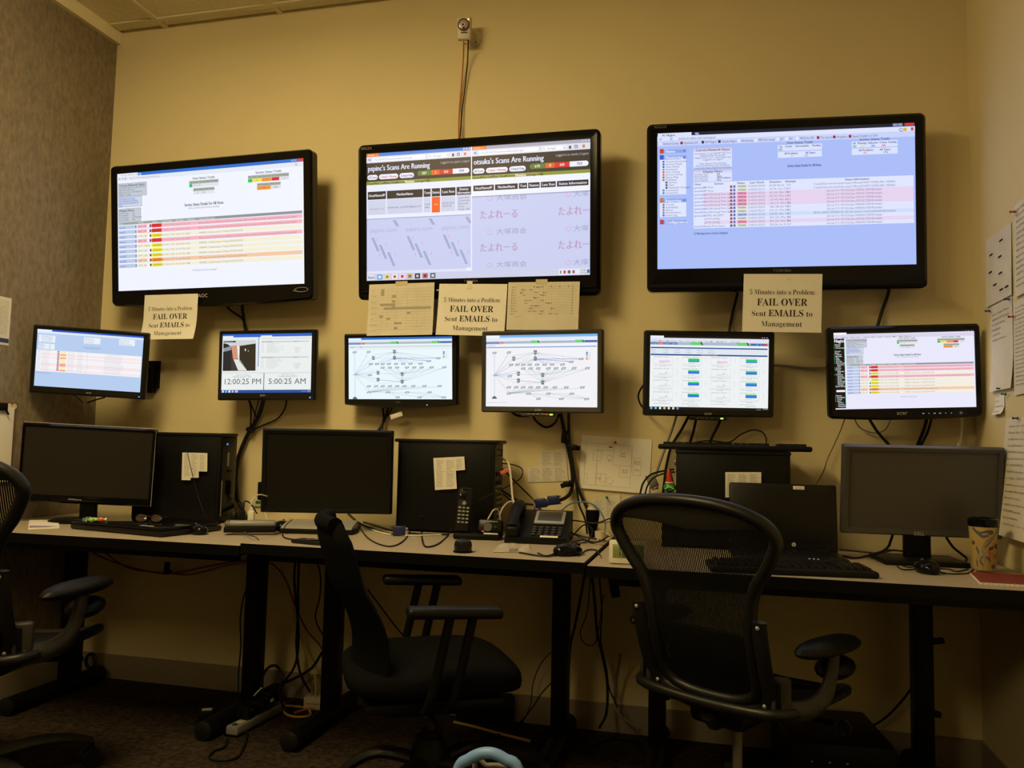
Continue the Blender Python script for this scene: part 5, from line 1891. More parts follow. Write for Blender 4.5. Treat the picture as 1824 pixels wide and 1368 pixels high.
# right corner monitor
G8 = 'cables below the right corner monitor'
cable('network_cable', 'thin brown wire slanting down left from the right corner monitor', [(1506, 742, -0.08), (1498, 765, -0.03), (1486, 792, -0.02), (1474, 818, -0.02), (1466, 842, -0.03), (1452, 866, -0.06), (1444, 885, -0.12)], 0.002, 'clip_board', group=G8)
cable('video_cable', 'black cable with a plug slanting right below the right corner monitor', [(1546, 742, -0.06), (1560, 765, -0.025), (1572, 780, -0.025), (1590, 800, -0.06)], 0.005, group=G8)
cable('video_cable', 'black cable dropping below the touch buttons of the right corner monitor', [(1652, 742, -0.06), (1646, 765, -0.03), (1636, 790, -0.05), (1632, 806, -0.08)], 0.006, group=G8)
cable('power_cable', 'second black cable just right of the one below the touch buttons', [(1660, 742, -0.06), (1653, 768, -0.03), (1640, 795, -0.06), (1636, 808, -0.08)], 0.0045, group=G8)
cable('power_cable', 'white cable at the far right below the right corner monitor', [(1713, 738, -0.08), (1713, 760, -0.04), (1711, 780, -0.04), (1705, 800, -0.07)], 0.0045, 'cable_white', group=G8)
cable('audio_cable', 'thin grey cord looping under the right corner monitor', [(1520, 742, -0.06), (1532, 762, -0.02), (1556, 771, -0.015), (1576, 766, -0.02), (1588, 745, -0.05)], 0.002, 'cable_grey', group=G8)

# ================================================================== desks
def desk(label, x0, x1, leg_px, dz=0.0, y0=DF, y1=-0.015):
    cx = (x0 + x1) / 2
    g = thing('desk', label, 'desk', (cx, (y0 + y1) / 2, 0), group='desks along the wall')
    W, D = x1 - x0, y1 - y0
    top = DZ + dz
    mb = MB().box((0, 0, top - 0.016), (W, D, 0.032), mi=1)
    # laminate face set on top, edge band around it
    mb.box((0, 0, top - 0.0005), (W - 0.004, D - 0.006, 0.001), mi=0)
    mb.build('desk_top', ['laminate', 'black_edge'], parent=g, smooth=False)
    for s in (-1, 1):
        MB().box((0, s * (D / 2 - 0.09), top - 0.047), (W - 0.12, 0.035, 0.03)).build('rail', 'black_steel', parent=g, smooth=False)
    for px in leg_px:
        lx = at(px, 1100, -0.22).x - cx
        ly = -0.22 - (y0 + y1) / 2
        leg = MB()
        leg.rbox((lx, ly, (top - 0.032 + 0.03) / 2), (0.055, 0.075, top - 0.032 - 0.03), 0.006)
        lg = leg.build('leg', 'black_steel', parent=g)
        f = MB().tube([(lx, ly - 0.30, 0.034), (lx, ly + 0.17, 0.034)], 0.032, 16)
        f.build('foot', 'black_steel', parent=lg)
        f = MB().lathe([(0.033, 0), (0.033, 0.006), (0.022, 0.012)], (lx, ly - 0.298, 0.034), 16, R3(0, PI / 2))
        f.build('foot_cap', 'satin_black', parent=lg)
        MB().box((lx, ly, top - 0.039), (0.05, D * 0.7, 0.014)).build('bracket', 'black_steel', parent=lg, smooth=False)
    return g


desk('left desk with the closed laptop on it', XL + 0.01, -1.452, (130, 455), dz=-0.002)
desk('middle desk with the telephones on it', -1.448, -0.352, (595, 1000), dz=0.006)
desk('right desk with the mug and red notebook on it', -0.347, XR - 0.01, (1172, 1640), dz=-0.002)


# ================================================================== things on the desks
ZL, ZM, ZR = DZ - 0.002, DZ + 0.006, DZ - 0.002      # desk top heights: left, middle, right


def stand(root, zdesk, base=(0.24, 0.17), neck=(0.06, 0.03), back=0.045, m_='black_plastic', round_=False, shift=0.0, fore=-0.015):
    "neck and foot of a desk monitor, upright in the world, as parts of the display"
    bpy.context.view_layer.update()
    inv = root.matrix_world.inverted()
    b = root['_b']
    c = root.matrix_world @ Vector((shift, back, -b[5] / 2 + 0.02))
    yaw = root.rotation_euler[2]
    q = MB().rbox((c.x, c.y, (c.z + 0.06 + zdesk + 0.012) / 2), (neck[0], neck[1], c.z + 0.06 - zdesk - 0.012), 0.005, rot=R3(yaw))
    MB().add([inv @ Vector(v) for v in q.v], q.f).build('stand_neck', m_, parent=root)
    if round_:
        q = MB().lathe([(0.5, 0.0), (0.5, 0.006), (0.42, 0.014), (0.1, 0.018)], (0, 0, 0), 32, sx=base[0], sy=base[1])
        q.v = [tuple(R3(yaw) @ Vector(v) + Vector((c.x, c.y - 0.02, zdesk))) for v in q.v]
    else:
        q = MB().rbox((c.x, c.y + fore, zdesk + 0.008), (base[0], base[1], 0.016), 0.005, rot=R3(yaw))
    MB().add([inv @ Vector(v) for v in q.v], q.f).build('stand_base', m_, parent=root)


GM = 'switched-off monitors on the desks'
d1, _ = display('desk_monitor', 'switched-off glossy-rimmed monitor at the left end of the left desk', 'monitor', (-2.362, -0.385, 0.935, 21.7, 2.8, 2.0), 0.470, 0.262, (0.013, 0.013, 0.012, 0.030),
                depth=0.05, rim='gloss_black', corner=0.005, bg='off_panel_mid', lit=False, group=GM)
rim_text(d1, 'HANNspree', 0.0095, 0.43, -0.0155, 'logo_grey', lift=0.0016)
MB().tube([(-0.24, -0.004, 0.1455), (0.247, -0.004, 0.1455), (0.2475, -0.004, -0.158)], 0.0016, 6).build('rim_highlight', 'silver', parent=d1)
rim_bar(d1, 0.45, -0.012, 0.2, 0.016, 'gloss_black', 'logo_plate', 0.006)
stand(d1, ZL, (0.26, 0.18), round_=True)

d2, _ = display('desk_monitor', 'switched-off all-black monitor on the middle desk', 'monitor', (-1.369, -0.330, 0.930, 15.1, 2.7, -0.1), 0.444, 0.268, (0.017, 0.017, 0.017, 0.021),
                depth=0.055, rim='black_plastic', corner=0.004, bg='off_panel_dark', lit=False, group=GM)
stand(d2, ZM, (0.2, 0.10), (0.05, 0.04), fore=0.035)

d3, _ = display('desk_monitor', 'switched-off wide grey-rimmed monitor on the right desk beside the mug', 'monitor', (0.6185, -0.330, 0.926, 4.0, 7.0, 0.2), 0.424, 0.240, (0.018, 0.018, 0.016, 0.021),
                depth=0.06, rim='bezel_grey', corner=0.003, bg='off_panel', lit=False, group=GM, lip=0.006)
rim_text(d3, 'DELL', 0.016, 0.485, -0.0165, 'logo_grey', fit=0.030)
rim_bar(d3, 0.995, -0.010, 0.003, 0.003, 'led_white', 'power_light')
stand(d3, ZR, (0.24, 0.18), (0.075, 0.035))

# ---- towers
GT = 'computer towers on the desks'


def tower(label, xl, xr, yf, zdesk, ztop, depth=0.17, lid=0.014, front=None):
    W, H = xr - xl, ztop - zdesk
    g = thing('computer_tower', label, 'computer', ((xl + xr) / 2, yf + depth / 2, zdesk), group=GT)
    MB().rbox((0, 0, H / 2), (W, depth, H - 0.016), 0.004).build('case', 'black_plastic', parent=g)
    MB().rbox((0, 0, H - 0.006), (W + 2 * lid, depth + 0.01, 0.013), 0.005).build('top_cover', 'satin_black', parent=g)
    MB().rbox((0, -depth / 2 - 0.001, H / 2 - 0.005), (W * 0.94, 0.003, H * 0.88), 0.001).build('side_panel', 'black_plastic', parent=g)
    for sx in (-1, 1):
        for sy in (-1, 1):
            MB().box((sx * (W / 2 - 0.04), sy * (depth / 2 - 0.03), 0.004), (0.03, 0.02, 0.008)).build('foot', 'black_plastic', parent=g, smooth=False)
    return g, W, H


zt = at(350, 771, -0.205).z
xr1 = at(391, 850, -0.205).x
t1, W_, H_ = tower('computer tower on the left desk, mostly behind the glossy monitor', xr1 - 0.40, xr1, -0.205, ZL, zt, depth=0.105, lid=0.006)
MB().rbox((W_ / 2 + 0.003, 0, H_ / 2), (0.008, 0.098, H_ * 0.92), 0.003).build('front_panel', 'gloss_black', parent=t1)
MB().box((W_ / 2 + 0.0078, -0.020, H_ * 0.88), (0.001, 0.008, 0.007)).build('power_light', 'led_blue', parent=t1, smooth=False)
MB().box((W_ / 2 + 0.0078, -0.010, H_ * 0.71), (0.001, 0.012, 0.055)).build('badge_strip', 'logo_dim', parent=t1, smooth=False)
MB().box((W_ / 2 + 0.0078, -0.046, H_ * 0.28), (0.001, 0.006, 0.14)).build('trim_strip', 'logo_dim', parent=t1, smooth=False)
MB().rbox((W_ / 2 + 0.010, 0.005, H_ * 0.58), (0.012, 0.02, 0.010), 0.002).build('port_plug', 'black_plastic', parent=t1)

zt = at(800, 783, -0.205).z
xl2, xr2 = at(707, 860, -0.205).x, at(880, 860, -0.205).x
t2, W_, H_ = tower('computer tower on the middle desk with cables at its back', xl2, xr2, -0.205, ZM, zt, depth=0.115)
MB().box((W_ / 2 + 0.001, 0, H_ / 2), (0.002, 0.105, H_ * 0.92)).build('rear_panel', 'graphite_light', parent=t2, smooth=False)
for k in range(7):
    MB().box((W_ / 2 + 0.003, 0.008, H_ * 0.16 + k * 0.02), (0.004, 0.075, 0.006)).build('slot_cover', 'silver', parent=t2, smooth=False)
for k in range(4):
    MB().box((W_ / 2 + 0.004, -0.03 + 0.03 * (k % 2), H_ * (0.55 + 0.09 * (k // 2))), (0.008, 0.02, 0.014)).build('port', 'black_plastic', parent=t2, smooth=False)
MB().rbox((W_ / 2 + 0.004, -0.035, H_ * 0.46), (0.012, 0.016, 0.008), 0.002).build('port_plug', 'lime', parent=t2)
MB().tube([(W_ / 2 + 0.004, -0.03, H_ * 0.9), (W_ / 2 + 0.02, -0.03, H_ * 0.9), (W_ / 2 + 0.02, -0.03, H_ * 0.84), (W_ / 2 + 0.004, -0.03, H_ * 0.84)], 0.003, 6).build('case_latch', 'black_steel', parent=t2)

zt = at(1300, 803, -0.215).z
xl3, xr3 = at(1204, 850, -0.215).x, at(1408, 850, -0.215).x
t3, W_, H_ = tower('computer tower on the right desk carrying a keyboard on top', xl3, xr3, -0.215, ZR, zt, lid=0.003)
MB().rbox((-W_ / 2 - 0.004, -0.02, H_ * 0.86), (0.008, 0.014, 0.02), 0.002).build('case_latch', 'chrome', parent=t3)
MB().rbox((-W_ / 2 - 0.004, -0.03, H_ * 0.60), (0.008, 0.02, 0.012), 0.002).build('port_plug', 'silver', parent=t3)
MB().rbox((-W_ / 2 - 0.004, -0.03, H_ * 0.46), (0.008, 0.02, 0.012), 0.002).build('port_plug', 'white_plastic', parent=t3)
MB().box((W_ * 0.34, -0.0885, H_ * 0.48), (0.05, 0.001, 0.03)).build('brand_mark', 'satin_black', parent=t3, smooth=False)


def keyboard(label, loc, rz, W=0.45, D=0.15, nrow=6, ncol=20, pitch=0.0, name='keyboard', rot=None):
    g = thing(name, label, 'keyboard', loc, rz, rot=rot)
    mb = MB().rbox((0, 0, 0.009), (W, D, 0.018), 0.007, seg=3)
    mb.build('key_tray', 'black_plastic', parent=g)
    me = None
    kw, kd = (W - 0.03) / ncol, (D - 0.03) / nrow
    for j in range(nrow):
        i = 0
        while i < ncol:
            wide = 6 if (j == 0 and i == 4) else 1
            if i in (15,):
                i += 1
                continue
            if wide == 1:
                if me is None:
                    o = MB().box((0, 0, 0), (kw * 0.88, kd * 0.86, 0.009), taper=0.82).build('key', 'satin_black', parent=g, smooth=False)
                    me = o.data
                else:
                    o = bpy.data.objects.new('key', me)
                    COL.objects.link(o)
                    o.parent = g
            else:
                o = MB().box((0, 0, 0), (kw * wide * 0.96, kd * 0.86, 0.009), taper=0.95).build('space_bar', 'satin_black', parent=g, smooth=False)
            o.location = (-W / 2 + 0.015 + kw * (i + wide / 2), -D / 2 + 0.015 + kd * (j + 0.5), 0.0215)
            i += wide
    return g


kx = (xl3 + xr3) / 2 + 0.004
k3 = keyboard('black keyboard lying on top of the right tower', (kx, -0.215 + 0.06, zt + 0.001), 0.0, W=0.50, D=0.15)
k4 = keyboard('black keyboard on the right desk in front of the open laptop', (0.205, -0.640, ZR), math.radians(7), W=0.44, D=0.145)

# taped lists on the towers
poly_sheet('list_sheet', 'stepped list taped to the left tower', 'list', [(325, 806), (369.5, 807), (369, 840), (354, 839.5), (354, 851), (339.5, 851), (339.5, 855.5), (323.5, 855)], -0.2225, 'paper',
           rows=((327, 353, 809, 848, 13, 2), (355, 368, 810, 839, 10, 1)))
poly_sheet('list_sheet', 'stepped list taped to the middle tower', 'list', [(772, 816), (827, 813), (828.5, 837), (812, 838.5), (814, 870.5), (775, 873)], -0.2175, 'paper',
           rows=((776, 811, 819, 868, 13, 2), (812, 826, 817, 836, 6, 1)))
poly_sheet('list_sheet', 'list taped to the right tower behind the open laptop', 'list', [(1292, 841), (1356, 841), (1356, 872), (1302, 886), (1292, 886)], -0.2275, 'paper',
           rows=((1294, 1354, 844, 862, 7, 3), (1294, 1302, 863, 884, 6, 1)))
cable('headset_cord', 'thin black cord hanging over the list on the left tower', [(333, 790, -0.226), (334, 806, -0.228), (339, 830, -0.23), (346, 858, -0.23), (355, 890, -0.235), (364, 915, -0.25), (371, 923, -0.27)], 0.0012)


# ---- mice
def mouse(label, px, py, z, rz, L=0.105, W=0.062, H=0.036):
    p_ = atz(px, py, z)
    g = thing('mouse', label, 'mouse', p_, rz, group='computer mice')

    def shape(q):
        zz = max(q.z, -0.55)
        return Vector((q.x * (1.0 - 0.10 * q.y), q.y, zz * (1.0 - 0.18 * q.y)))
    MB().blob((0, 0, H * 0.355), (W, L, H * 1.28), nu=24, nv=14, fn=shape).build('mouse_body', 'gloss_black', parent=g)
    MB().box((0, L * 0.28, H * 0.80), (0.0012, L * 0.35, 0.006)).build('button_gap', 'black_edge', parent=g, smooth=False)
    MB().lathe([(0.008, -0.003), (0.008, 0.003)], (0, L * 0.27, H * 0.80), 12, R3(0, 0, PI / 2)).build('scroll_wheel', 'dark_grey', parent=g)
    return g, p_


mouse('black mouse at the front edge of the left desk by the laptop', 352, 951, ZL, 0.9)
mouse('black mouse on the middle desk beside the silver dock', 503, 944, ZM, 0.4)
mouse('black mouse at the right end of the middle desk by the plastic bag', 1012, 989, ZM, -0.7)
mouse('shiny black mouse on the right desk before the wide monitor', 1650, 1020, ZR, 0.15)

# ---- closed laptop and what lies on it
A, B, C_ = atz(124, 942, ZL), atz(287, 958, ZL), atz(356, 944, ZL)
ang = math.atan2((B - A).y, (B - A).x)
Wl, Dl = (B - A).length, 0.27
cen = (A + B) / 2 + R3(ang) @ Vector((0, Dl / 2, 0))
g = thing('closed_laptop', 'closed black laptop lying at the front of the left desk', 'laptop', cen, ang)
MB().rbox((0, 0, 0.011), (Wl, Dl, 0.018), 0.006).build('laptop_base', 'satin_black', parent=g)
MB().rbox((0, 0, 0.027), (Wl * 0.985, Dl * 0.985, 0.011), 0.005).build('laptop_lid', 'gloss_black', parent=g)
MB().rbox((Wl * 0.30, -Dl * 0.43, 0.0328), (0.065, 0.010, 0.0006), 0.0002).build('badge', 'logo_grey', parent=g)
for k in range(4):
    MB().box(((k % 2 - 0.5) * Wl * 0.8, (k // 2 - 0.5) * Dl * 0.8, 0.001), (0.02, 0.01, 0.002)).build('foot', 'black_edge', parent=g, smooth=False)
zlap = ZL + 0.0327

s0 = atz(265, 931, zlap)
g = thing('sunglasses', 'sunglasses with brown lenses resting on the closed laptop', 'glasses', s0, math.radians(10), scale=0.8)
for s in (-1, 1):
    MB().blob((s * 0.034, 0, 0.020), (0.054, 0.006, 0.036), rot=R3(s * -0.12, -0.35), nu=20, nv=10).build('lens', 'lens_brown', parent=g)
    MB().tube([(s * 0.034 + 0.028 * math.cos(2 * PI * k / 20), -0.001 - 0.35 * 0.018 * math.sin(2 * PI * k / 20), 0.020 + 0.018 * math.sin(2 * PI * k / 20)) for k in range(20)], 0.0017, 6, closed=True).build('rim', 'gloss_black', parent=g)
    MB().tube([(s * 0.062, 0.0, 0.026), (s * 0.066, 0.06, 0.020), (s * 0.058, 0.12, 0.003)], 0.002, 6, smooth=4).build('temple', 'gloss_black', parent=g)
MB().tube([(-0.008, 0, 0.026), (0, -0.002, 0.029), (0.008, 0, 0.026)], 0.002, 6, smooth=4).build('bridge', 'gloss_black', parent=g)

# sweets and a paper pad
pp = atz(168, 929, zlap)
for k, (dx, dy, m_, s_) in enumerate(((0, 0, 'green_foil', 'green wrapped sweet on the closed laptop'), (0.022, 0.004, 'orange_tag', 'red and white wrapped sweet on the closed laptop'), (0.004, -0.018, 'lime', 'lime wrapped sweet on the closed laptop'), (-0.028, -0.004, 'cable_blue', 'blue wrapped sweet on the closed laptop'))):
    g = thing('wrapped_sweet', s_, 'sweet', pp + Vector((dx, dy, 0.0)), 0.6 * k, group='wrapped sweets')
    MB().blob((0, 0, 0.008), (0.022, 0.014, 0.016), nu=12, nv=8).build('sweet', m_, parent=g)
    for s in (-1, 1):
        MB().lathe([(0.001, 0), (0.007, 0.010)], (s * 0.010, 0, 0.008), 8, R3(0, 0, s * PI / 2)).build('wrapper_end', 'paper' if k == 1 else m_, parent=g)
A, B, C_ = atz(50, 943, ZL), atz(106, 941, ZL), atz(52, 928, ZL)
g = thing('note_pad', 'white note pad with a purple band at the left end of the left desk', 'paper', A)
mb = MB()
D_ = B + (C_ - A)
for z0 in (0.0, 0.004):
    mb.add([(q_ - A) + Vector((0, 0, z0)) for q_ in (A, B, D_, C_)], [(0, 1, 2, 3)])
mb.add([(q_ - A) + Vector((0, 0, z0)) for z0 in (0, 0.004) for q_ in (A, B, D_, C_)], [(0, 1, 5, 4), (1, 2, 6, 5), (2, 3, 7, 6), (3, 0, 4, 7)])
mb.build('sheet_stack', 'paper', parent=g, smooth=False)
ex_, ey_ = (B - A), (C_ - A)
MB().add([ex_ * a + ey_ * b + Vector((0, 0, 0.0045)) for a, b in ((0.02, 0.05), (0.6, 0.03), (0.95, 0.12), (0.4, 0.22), (0.05, 0.28))], [(0, 1, 2, 3, 4)]).build('printed_band', 'purple_paper', parent=g, smooth=False)

# ---- power bar and chargers between the left tower and the black monitor
A, B = atz(400, 942, ZL + 0.02), atz(492, 938, ZM + 0.02)
ang = math.atan2((B - A).y, (B - A).x)
g = thing('power_bar', 'grey power bar with black foot between the left tower and the black monitor', 'power bar', (A.x * 0.5 + B.x * 0.5, (A.y + B.y) / 2, ZM + 0.001), ang)
Lp = (B - A).length
MB().rbox((0, 0, 0.010), (Lp, 0.05, 0.020), 0.003).build('base', 'black_plastic', parent=g)
MB().rbox((0, 0, 0.030), (Lp, 0.045, 0.022), 0.010, seg=3).build('cover', 'hub_grey', parent=g)
for k in range(3):
    MB().box((-Lp / 2 + 0.006 + 0.006 * k, 0, 0.0305), (0.0015, 0.046, 0.0225)).build('groove', 'dark_grey', parent=g, smooth=False)
cg = A * 0.5 + B * 0.5
for k, (px, m_, s_) in enumerate(((417, 'black_plastic', 'round black plug standing in the power bar'), (431, 'black_plastic', 'black adapter plug in the power bar left of the white charger'), (447, 'white_plastic', 'white charger standing in the power bar'))):
    q = at(px, 925, cg.y)
    base = Vector((q.x, cg.y + 0.0, ZM + 0.041))
    o = thing('charger_plug', s_, 'plug', base, ang, group='plugs in the power bar')
    if k == 0:
        MB().lathe([(0.014, 0), (0.016, 0.006), (0.012, 0.024), (0.006, 0.030)], (0, 0, 0), 16).build('plug_body', m_, parent=o)
    else:
        MB().rbox((0, 0, 0.0175), (0.022, 0.022, 0.035), 0.004).build('plug_body', m_, parent=o)
        MB().rbox((0, 0, 0.040), (0.010, 0.007, 0.014), 0.002).build('cable_end', m_, parent=o)
yb = cg.y
cable('charging_cable', 'white cable arching up from the white charger', [(446, 904, yb), (448, 893, yb), (455, 884, yb + 0.02), (464, 881, yb + 0.05), (476, 884, yb + 0.08)], 0.0022, 'cable_white')
cable('power_cable', 'black cord looping over the plugs of the power bar', [(420, 912, yb), (424, 897, yb + 0.01), (431, 896, yb + 0.01), (434, 905, yb), (436, 893, yb + 0.02), (446, 897, yb + 0.04), (458, 915, yb + 0.06)], 0.0025)
cable('charging_cable', 'white cable curling on the desk in front of the power bar', [(430, 944, -0.42), (448, 948, -0.44), (468, 945, -0.42), (478, 936, -0.36), (476, 926, -0.32), (472, 914, -0.28)], 0.002, 'cable_white')
o = MB().rbox((0, 0, 0), (0.024, 0.012, 0.008), 0.002, rot=R3(0.4)).build('usb_connector', 'white_plastic')
o.location = atz(428, 945, ZM + 0.008)
tag(o, 'white flat connector lying before the power bar', 'connector')
cable_w('thin_cord', 'dark cord with a thin plug lying before the power bar', [atz(434, 946, ZM + 0.005), atz(444, 953, ZM + 0.004), atz(456, 957, ZM + 0.004), atz(460, 961, ZM + 0.004)], 0.002, 'dark_grey')
p_ = at(452, 876, -0.10)
o = thing('power_adapter', 'black adapter block on the wall left of the black monitor', 'adapter', (p_.x, -0.002, p_.z))
MB().rbox((0.012, -0.022, 0), (0.06, 0.044, 0.075), 0.005).build('adapter_body', 'black_plastic', parent=o)
MB().rbox((0.012, -0.046, -0.02), (0.035, 0.003, 0.02), 0.001).build('rating_label', 'black_edge', parent=o)
p_ = at(453, 895, -0.03)
o = thing('wall_socket', 'small pale wall socket below the adapter block', 'socket', (p_.x, -0.001, p_.z))
MB().rbox((0.005, -0.004, 0), (0.05, 0.008, 0.035), 0.002).build('socket_plate', 'cream_plastic', parent=o)
MB().rbox((0.005, -0.009, 0), (0.022, 0.003, 0.012), 0.001).build('socket_face', 'green_pin', parent=o)

# ---- silver dock under the black monitor
A, B = atz(524, 950, ZM), atz(634, 944, ZM)
cen = (A + B) / 2
ang = math.radians(12)
g = thing('docking_station', 'silver docking station with black base under the black monitor', 'dock', (cen.x, cen.y - 0.045, ZM + 0.0005), ang)
MB().rbox((0, 0, 0.009), (0.26, 0.10, 0.018), 0.004).build('dock_base', 'black_plastic', parent=g)
MB().prism([(-0.05, 0.018), (0.05, 0.018), (0.05, 0.042), (-0.035, 0.026)], 0.236, lambda a, b, d: Vector((d - 0.112, a, b))).build('dock_cover', 'silver', parent=g)
MB().prism([(-0.05, 0.018), (0.05, 0.018), (0.05, 0.042), (-0.035, 0.026)], 0.010, lambda a, b, d: Vector((d - 0.127, a, b))).build('dock_end', 'silver', parent=g)

# phone lying flat near the edge
A = atz(553, 969, ZM)
g = thing('mobile_phone', 'black mobile phone lying flat at the front edge of the middle desk', 'phone', (A.x, A.y + 0.01, ZM + 0.0005), math.radians(-12))
MB().rbox((0, 0, 0.006), (0.125, 0.06, 0.012), 0.005).build('phone_body', 'satin_black', parent=g)
MB().rbox((0.012, 0, 0.0122), (0.07, 0.05, 0.001), 0.0004).build('phone_screen', 'gloss_black', parent=g)

# cords on the middle desk
GD = 'cords lying on the middle desk'


def desk_cord(name, label, pts, r=0.0025, m_='cable_black', z=ZM):
    return cable_w(name, label, [atz(x, y, z + r + dz_) if not isinstance(d, float) else at(x, y, d) for x, y, d, dz_ in [(p + (None, 0.0))[:4] if len(p) == 2 else (p[0], p[1], p[2], 0.0) for p in pts]], r, m_, GD)


desk_cord('thin_cord', 'mouse cord running along the desk to the mobile phone', [(504, 948), (504, 955), (515, 960), (545, 962), (575, 962), (600, 956)])
desk_cord('video_cable', 'flat white cable under the black monitor towards the blue plug', [(640, 930), (655, 940), (680, 949), (705, 953), (740, 954), (790, 952)], 0.003, 'cable_white')
desk_cord('power_cable', 'black cable from the black monitor along the wall side to the blue plug', [(620, 915, -0.3), (640, 932, -0.3), (665, 942), (690, 950), (712, 953)], 0.004)
desk_cord('thin_cord', 'black cord hanging in a wide loop before the middle tower', [(640, 938), (655, 958), (680, 971), (703, 972), (722, 960), (732, 942), (738, 928, -0.2)], 0.0025)
desk_cord('loose_cord', 'black cord with a deep loop before the middle tower, left of the handset', [(752, 920, -0.22), (751, 945), (753, 965), (760, 974), (780, 969), (797, 955), (808, 935, -0.3)], 0.003)
desk_cord('video_cable', 'black cable lying straight behind the blue plug to the handset', [(640, 928), (665, 935), (700, 945), (745, 951), (800, 952)], 0.0035)


def vga(label, loc, rot, m_='plug_blue', L=0.045):
    g = thing('video_plug', label, 'plug', loc, rot=rot, group='video plugs')
    MB().rbox((0, 0, 0), (L, 0.016, 0.034), 0.005).build('plug_body', m_, parent=g)
    MB().rbox((L / 2 + 0.004, 0, 0), (0.010, 0.010, 0.024), 0.002).build('plug_shell', 'chrome', parent=g)
    for s in (-1, 1):
        MB().tube([(-L / 2 - 0.006, 0, s * 0.013), (L / 2, 0, s * 0.013)], 0.003, 8).build('thumb_screw', m_, parent=g)
    return g


q = atz(711, 955, ZM)
vga('blue video plug lying on the desk before the middle tower', (q.x, q.y, ZM + 0.019), (0, 0, 0.2))
q = at(964, 896, -0.11)
vga('blue video plug hanging in the air beside the thick cable run, left half', q, (0, -0.12, 0.0))
q = at(986, 891, -0.11)
vga('blue video plug joined end to end to the hanging one, right half', q, (0, PI - 0.12, 0.0))
q = at(961, 917, -0.2)
vga('small blue video plug above the telephone screen', q, (0, 0.3, 0.2), L=0.04)
q = at(1162, 858, -0.06)
vga('grey video plug at the end of the grey cable by the red and green toy', q, (0, 1.15, 0), 'cable_grey')

# ---- cordless handset and base
A = atz(826, 961, ZM)
g = thing('cordless_phone', 'cordless phone standing upright in its charging base', 'phone', (A.x, A.y + 0.03, ZM), math.radians(8))
MB().rbox((0.04, 0.01, 0.011), (0.165, 0.09, 0.022), 0.008).build('charging_base', 'black_plastic', parent=g)
MB().rbox((0.085, 0.012, 0.038), (0.085, 0.07, 0.045), 0.008, rot=R3(0, -0.35)).build('answering_unit', 'satin_black', parent=g)
for k, (dx, dz_, m_) in enumerate(((0.060, 0.048, 'led_blue'), (0.062, 0.030, 'orange_tag'), (0.105, 0.045, 'dark_grey'))):
    MB().rbox((dx, -0.036 + 0.006, dz_), (0.010, 0.006, 0.006), 0.002).build('button', m_ if k != 0 else 'dark_grey', parent=g)
MB().lathe([(0.017, 0), (0.015, 0.005)], (0.078, -0.026, 0.044), 18, R3(0, PI / 2 - 0.35)).build('speaker_ring', 'dark_grey', parent=g)
MB().rbox((0.09, -0.035, 0.023), (0.05, 0.002, 0.006), 0.001, rot=R3(0, -0.35)).build('name_strip', 'logo_grey', parent=g)
MB().rbox((0.092, -0.018, 0.061), (0.04, 0.01, 0.004), 0.001, rot=R3(0, -0.35)).build('display_strip', 'logo_dim', parent=g)
hr = R3(0.12, -0.18, 0.06)
MB().rbox((-0.012, 0.006, 0.098), (0.050, 0.030, 0.155), 0.010, rot=hr, seg=3).build('handset', 'satin_black', parent=g)


def hs(x, z):
    return Vector((-0.012, 0.006, 0.098)) + hr @ Vector((x, -0.0155, z))


MB().rbox(hs(0, 0.045), (0.036, 0.002, 0.020), 0.001, rot=hr).build('handset_screen', 'lens_black', parent=g)
MB().rbox(hs(0, 0.070), (0.020, 0.002, 0.004), 0.001, rot=hr).build('earpiece', 'black_edge', parent=g)
MB().lathe([(0.007, 0), (0.006, 0.002)], hs(0, 0.022), 14, hr @ R3(0, PI / 2)).build('menu_key', 'phone_key', parent=g)
km = None
for j in range(5):
    for i in range(3):
        if km is None:
            o = MB().rbox((0, 0, 0), (0.010, 0.003, 0.006), 0.001, rot=hr).build('phone_key', 'phone_key', parent=g)
            km = o.data
        else:
            o = bpy.data.objects.new('phone_key', km)
            COL.objects.link(o)
            o.parent = g
        o.location = hs(-0.014 + 0.014 * i, 0.006 - 0.0125 * j)
MB().tube([hs(-0.018, 0.070), hs(-0.020, 0.115)], 0.0022, 6).build('antenna', 'black_plastic', parent=g)

# round speaker cup
A = atz(821, 985, ZM)
g = thing('puck_speaker', 'small black rounded speaker standing before the cordless phone', 'speaker', (A.x, A.y + 0.02, ZM))
MB().lathe([(0.024, 0.0), (0.0265, 0.006), (0.0275, 0.024), (0.024, 0.034), (0.013, 0.039)], (0, 0, 0), 28).build('speaker_body', 'satin_black', parent=g)
MB().lathe([(0.030, 0.0), (0.030, 0.004)], (0, 0, 0), 28).build('speaker_foot', 'black_edge', parent=g)

# ---- desk telephone
A = atz(952, 968, ZM)
g = thing('desk_telephone', 'black desk telephone with a tilted grey-framed screen', 'telephone', (A.x, A.y + 0.08, ZM), math.radians(4))
tp = R3(0, math.radians(24))
MB().prism([(-0.10, 0.0), (0.10, 0.0), (0.10, 0.098), (0.06, 0.098), (-0.10, 0.022)], 0.21, lambda a, b, d: Vector((d - 0.105, a, b))).build('phone_body', 'black_plastic', parent=g)


def tf(x, s, lift=0.0):
    "s along the sloping top: 0 front, 1 back"
    return Vector((x, -0.10 + 0.16 * s, 0.022 + 0.076 * s)) + Vector((0, -0.43, 0.90)) * lift


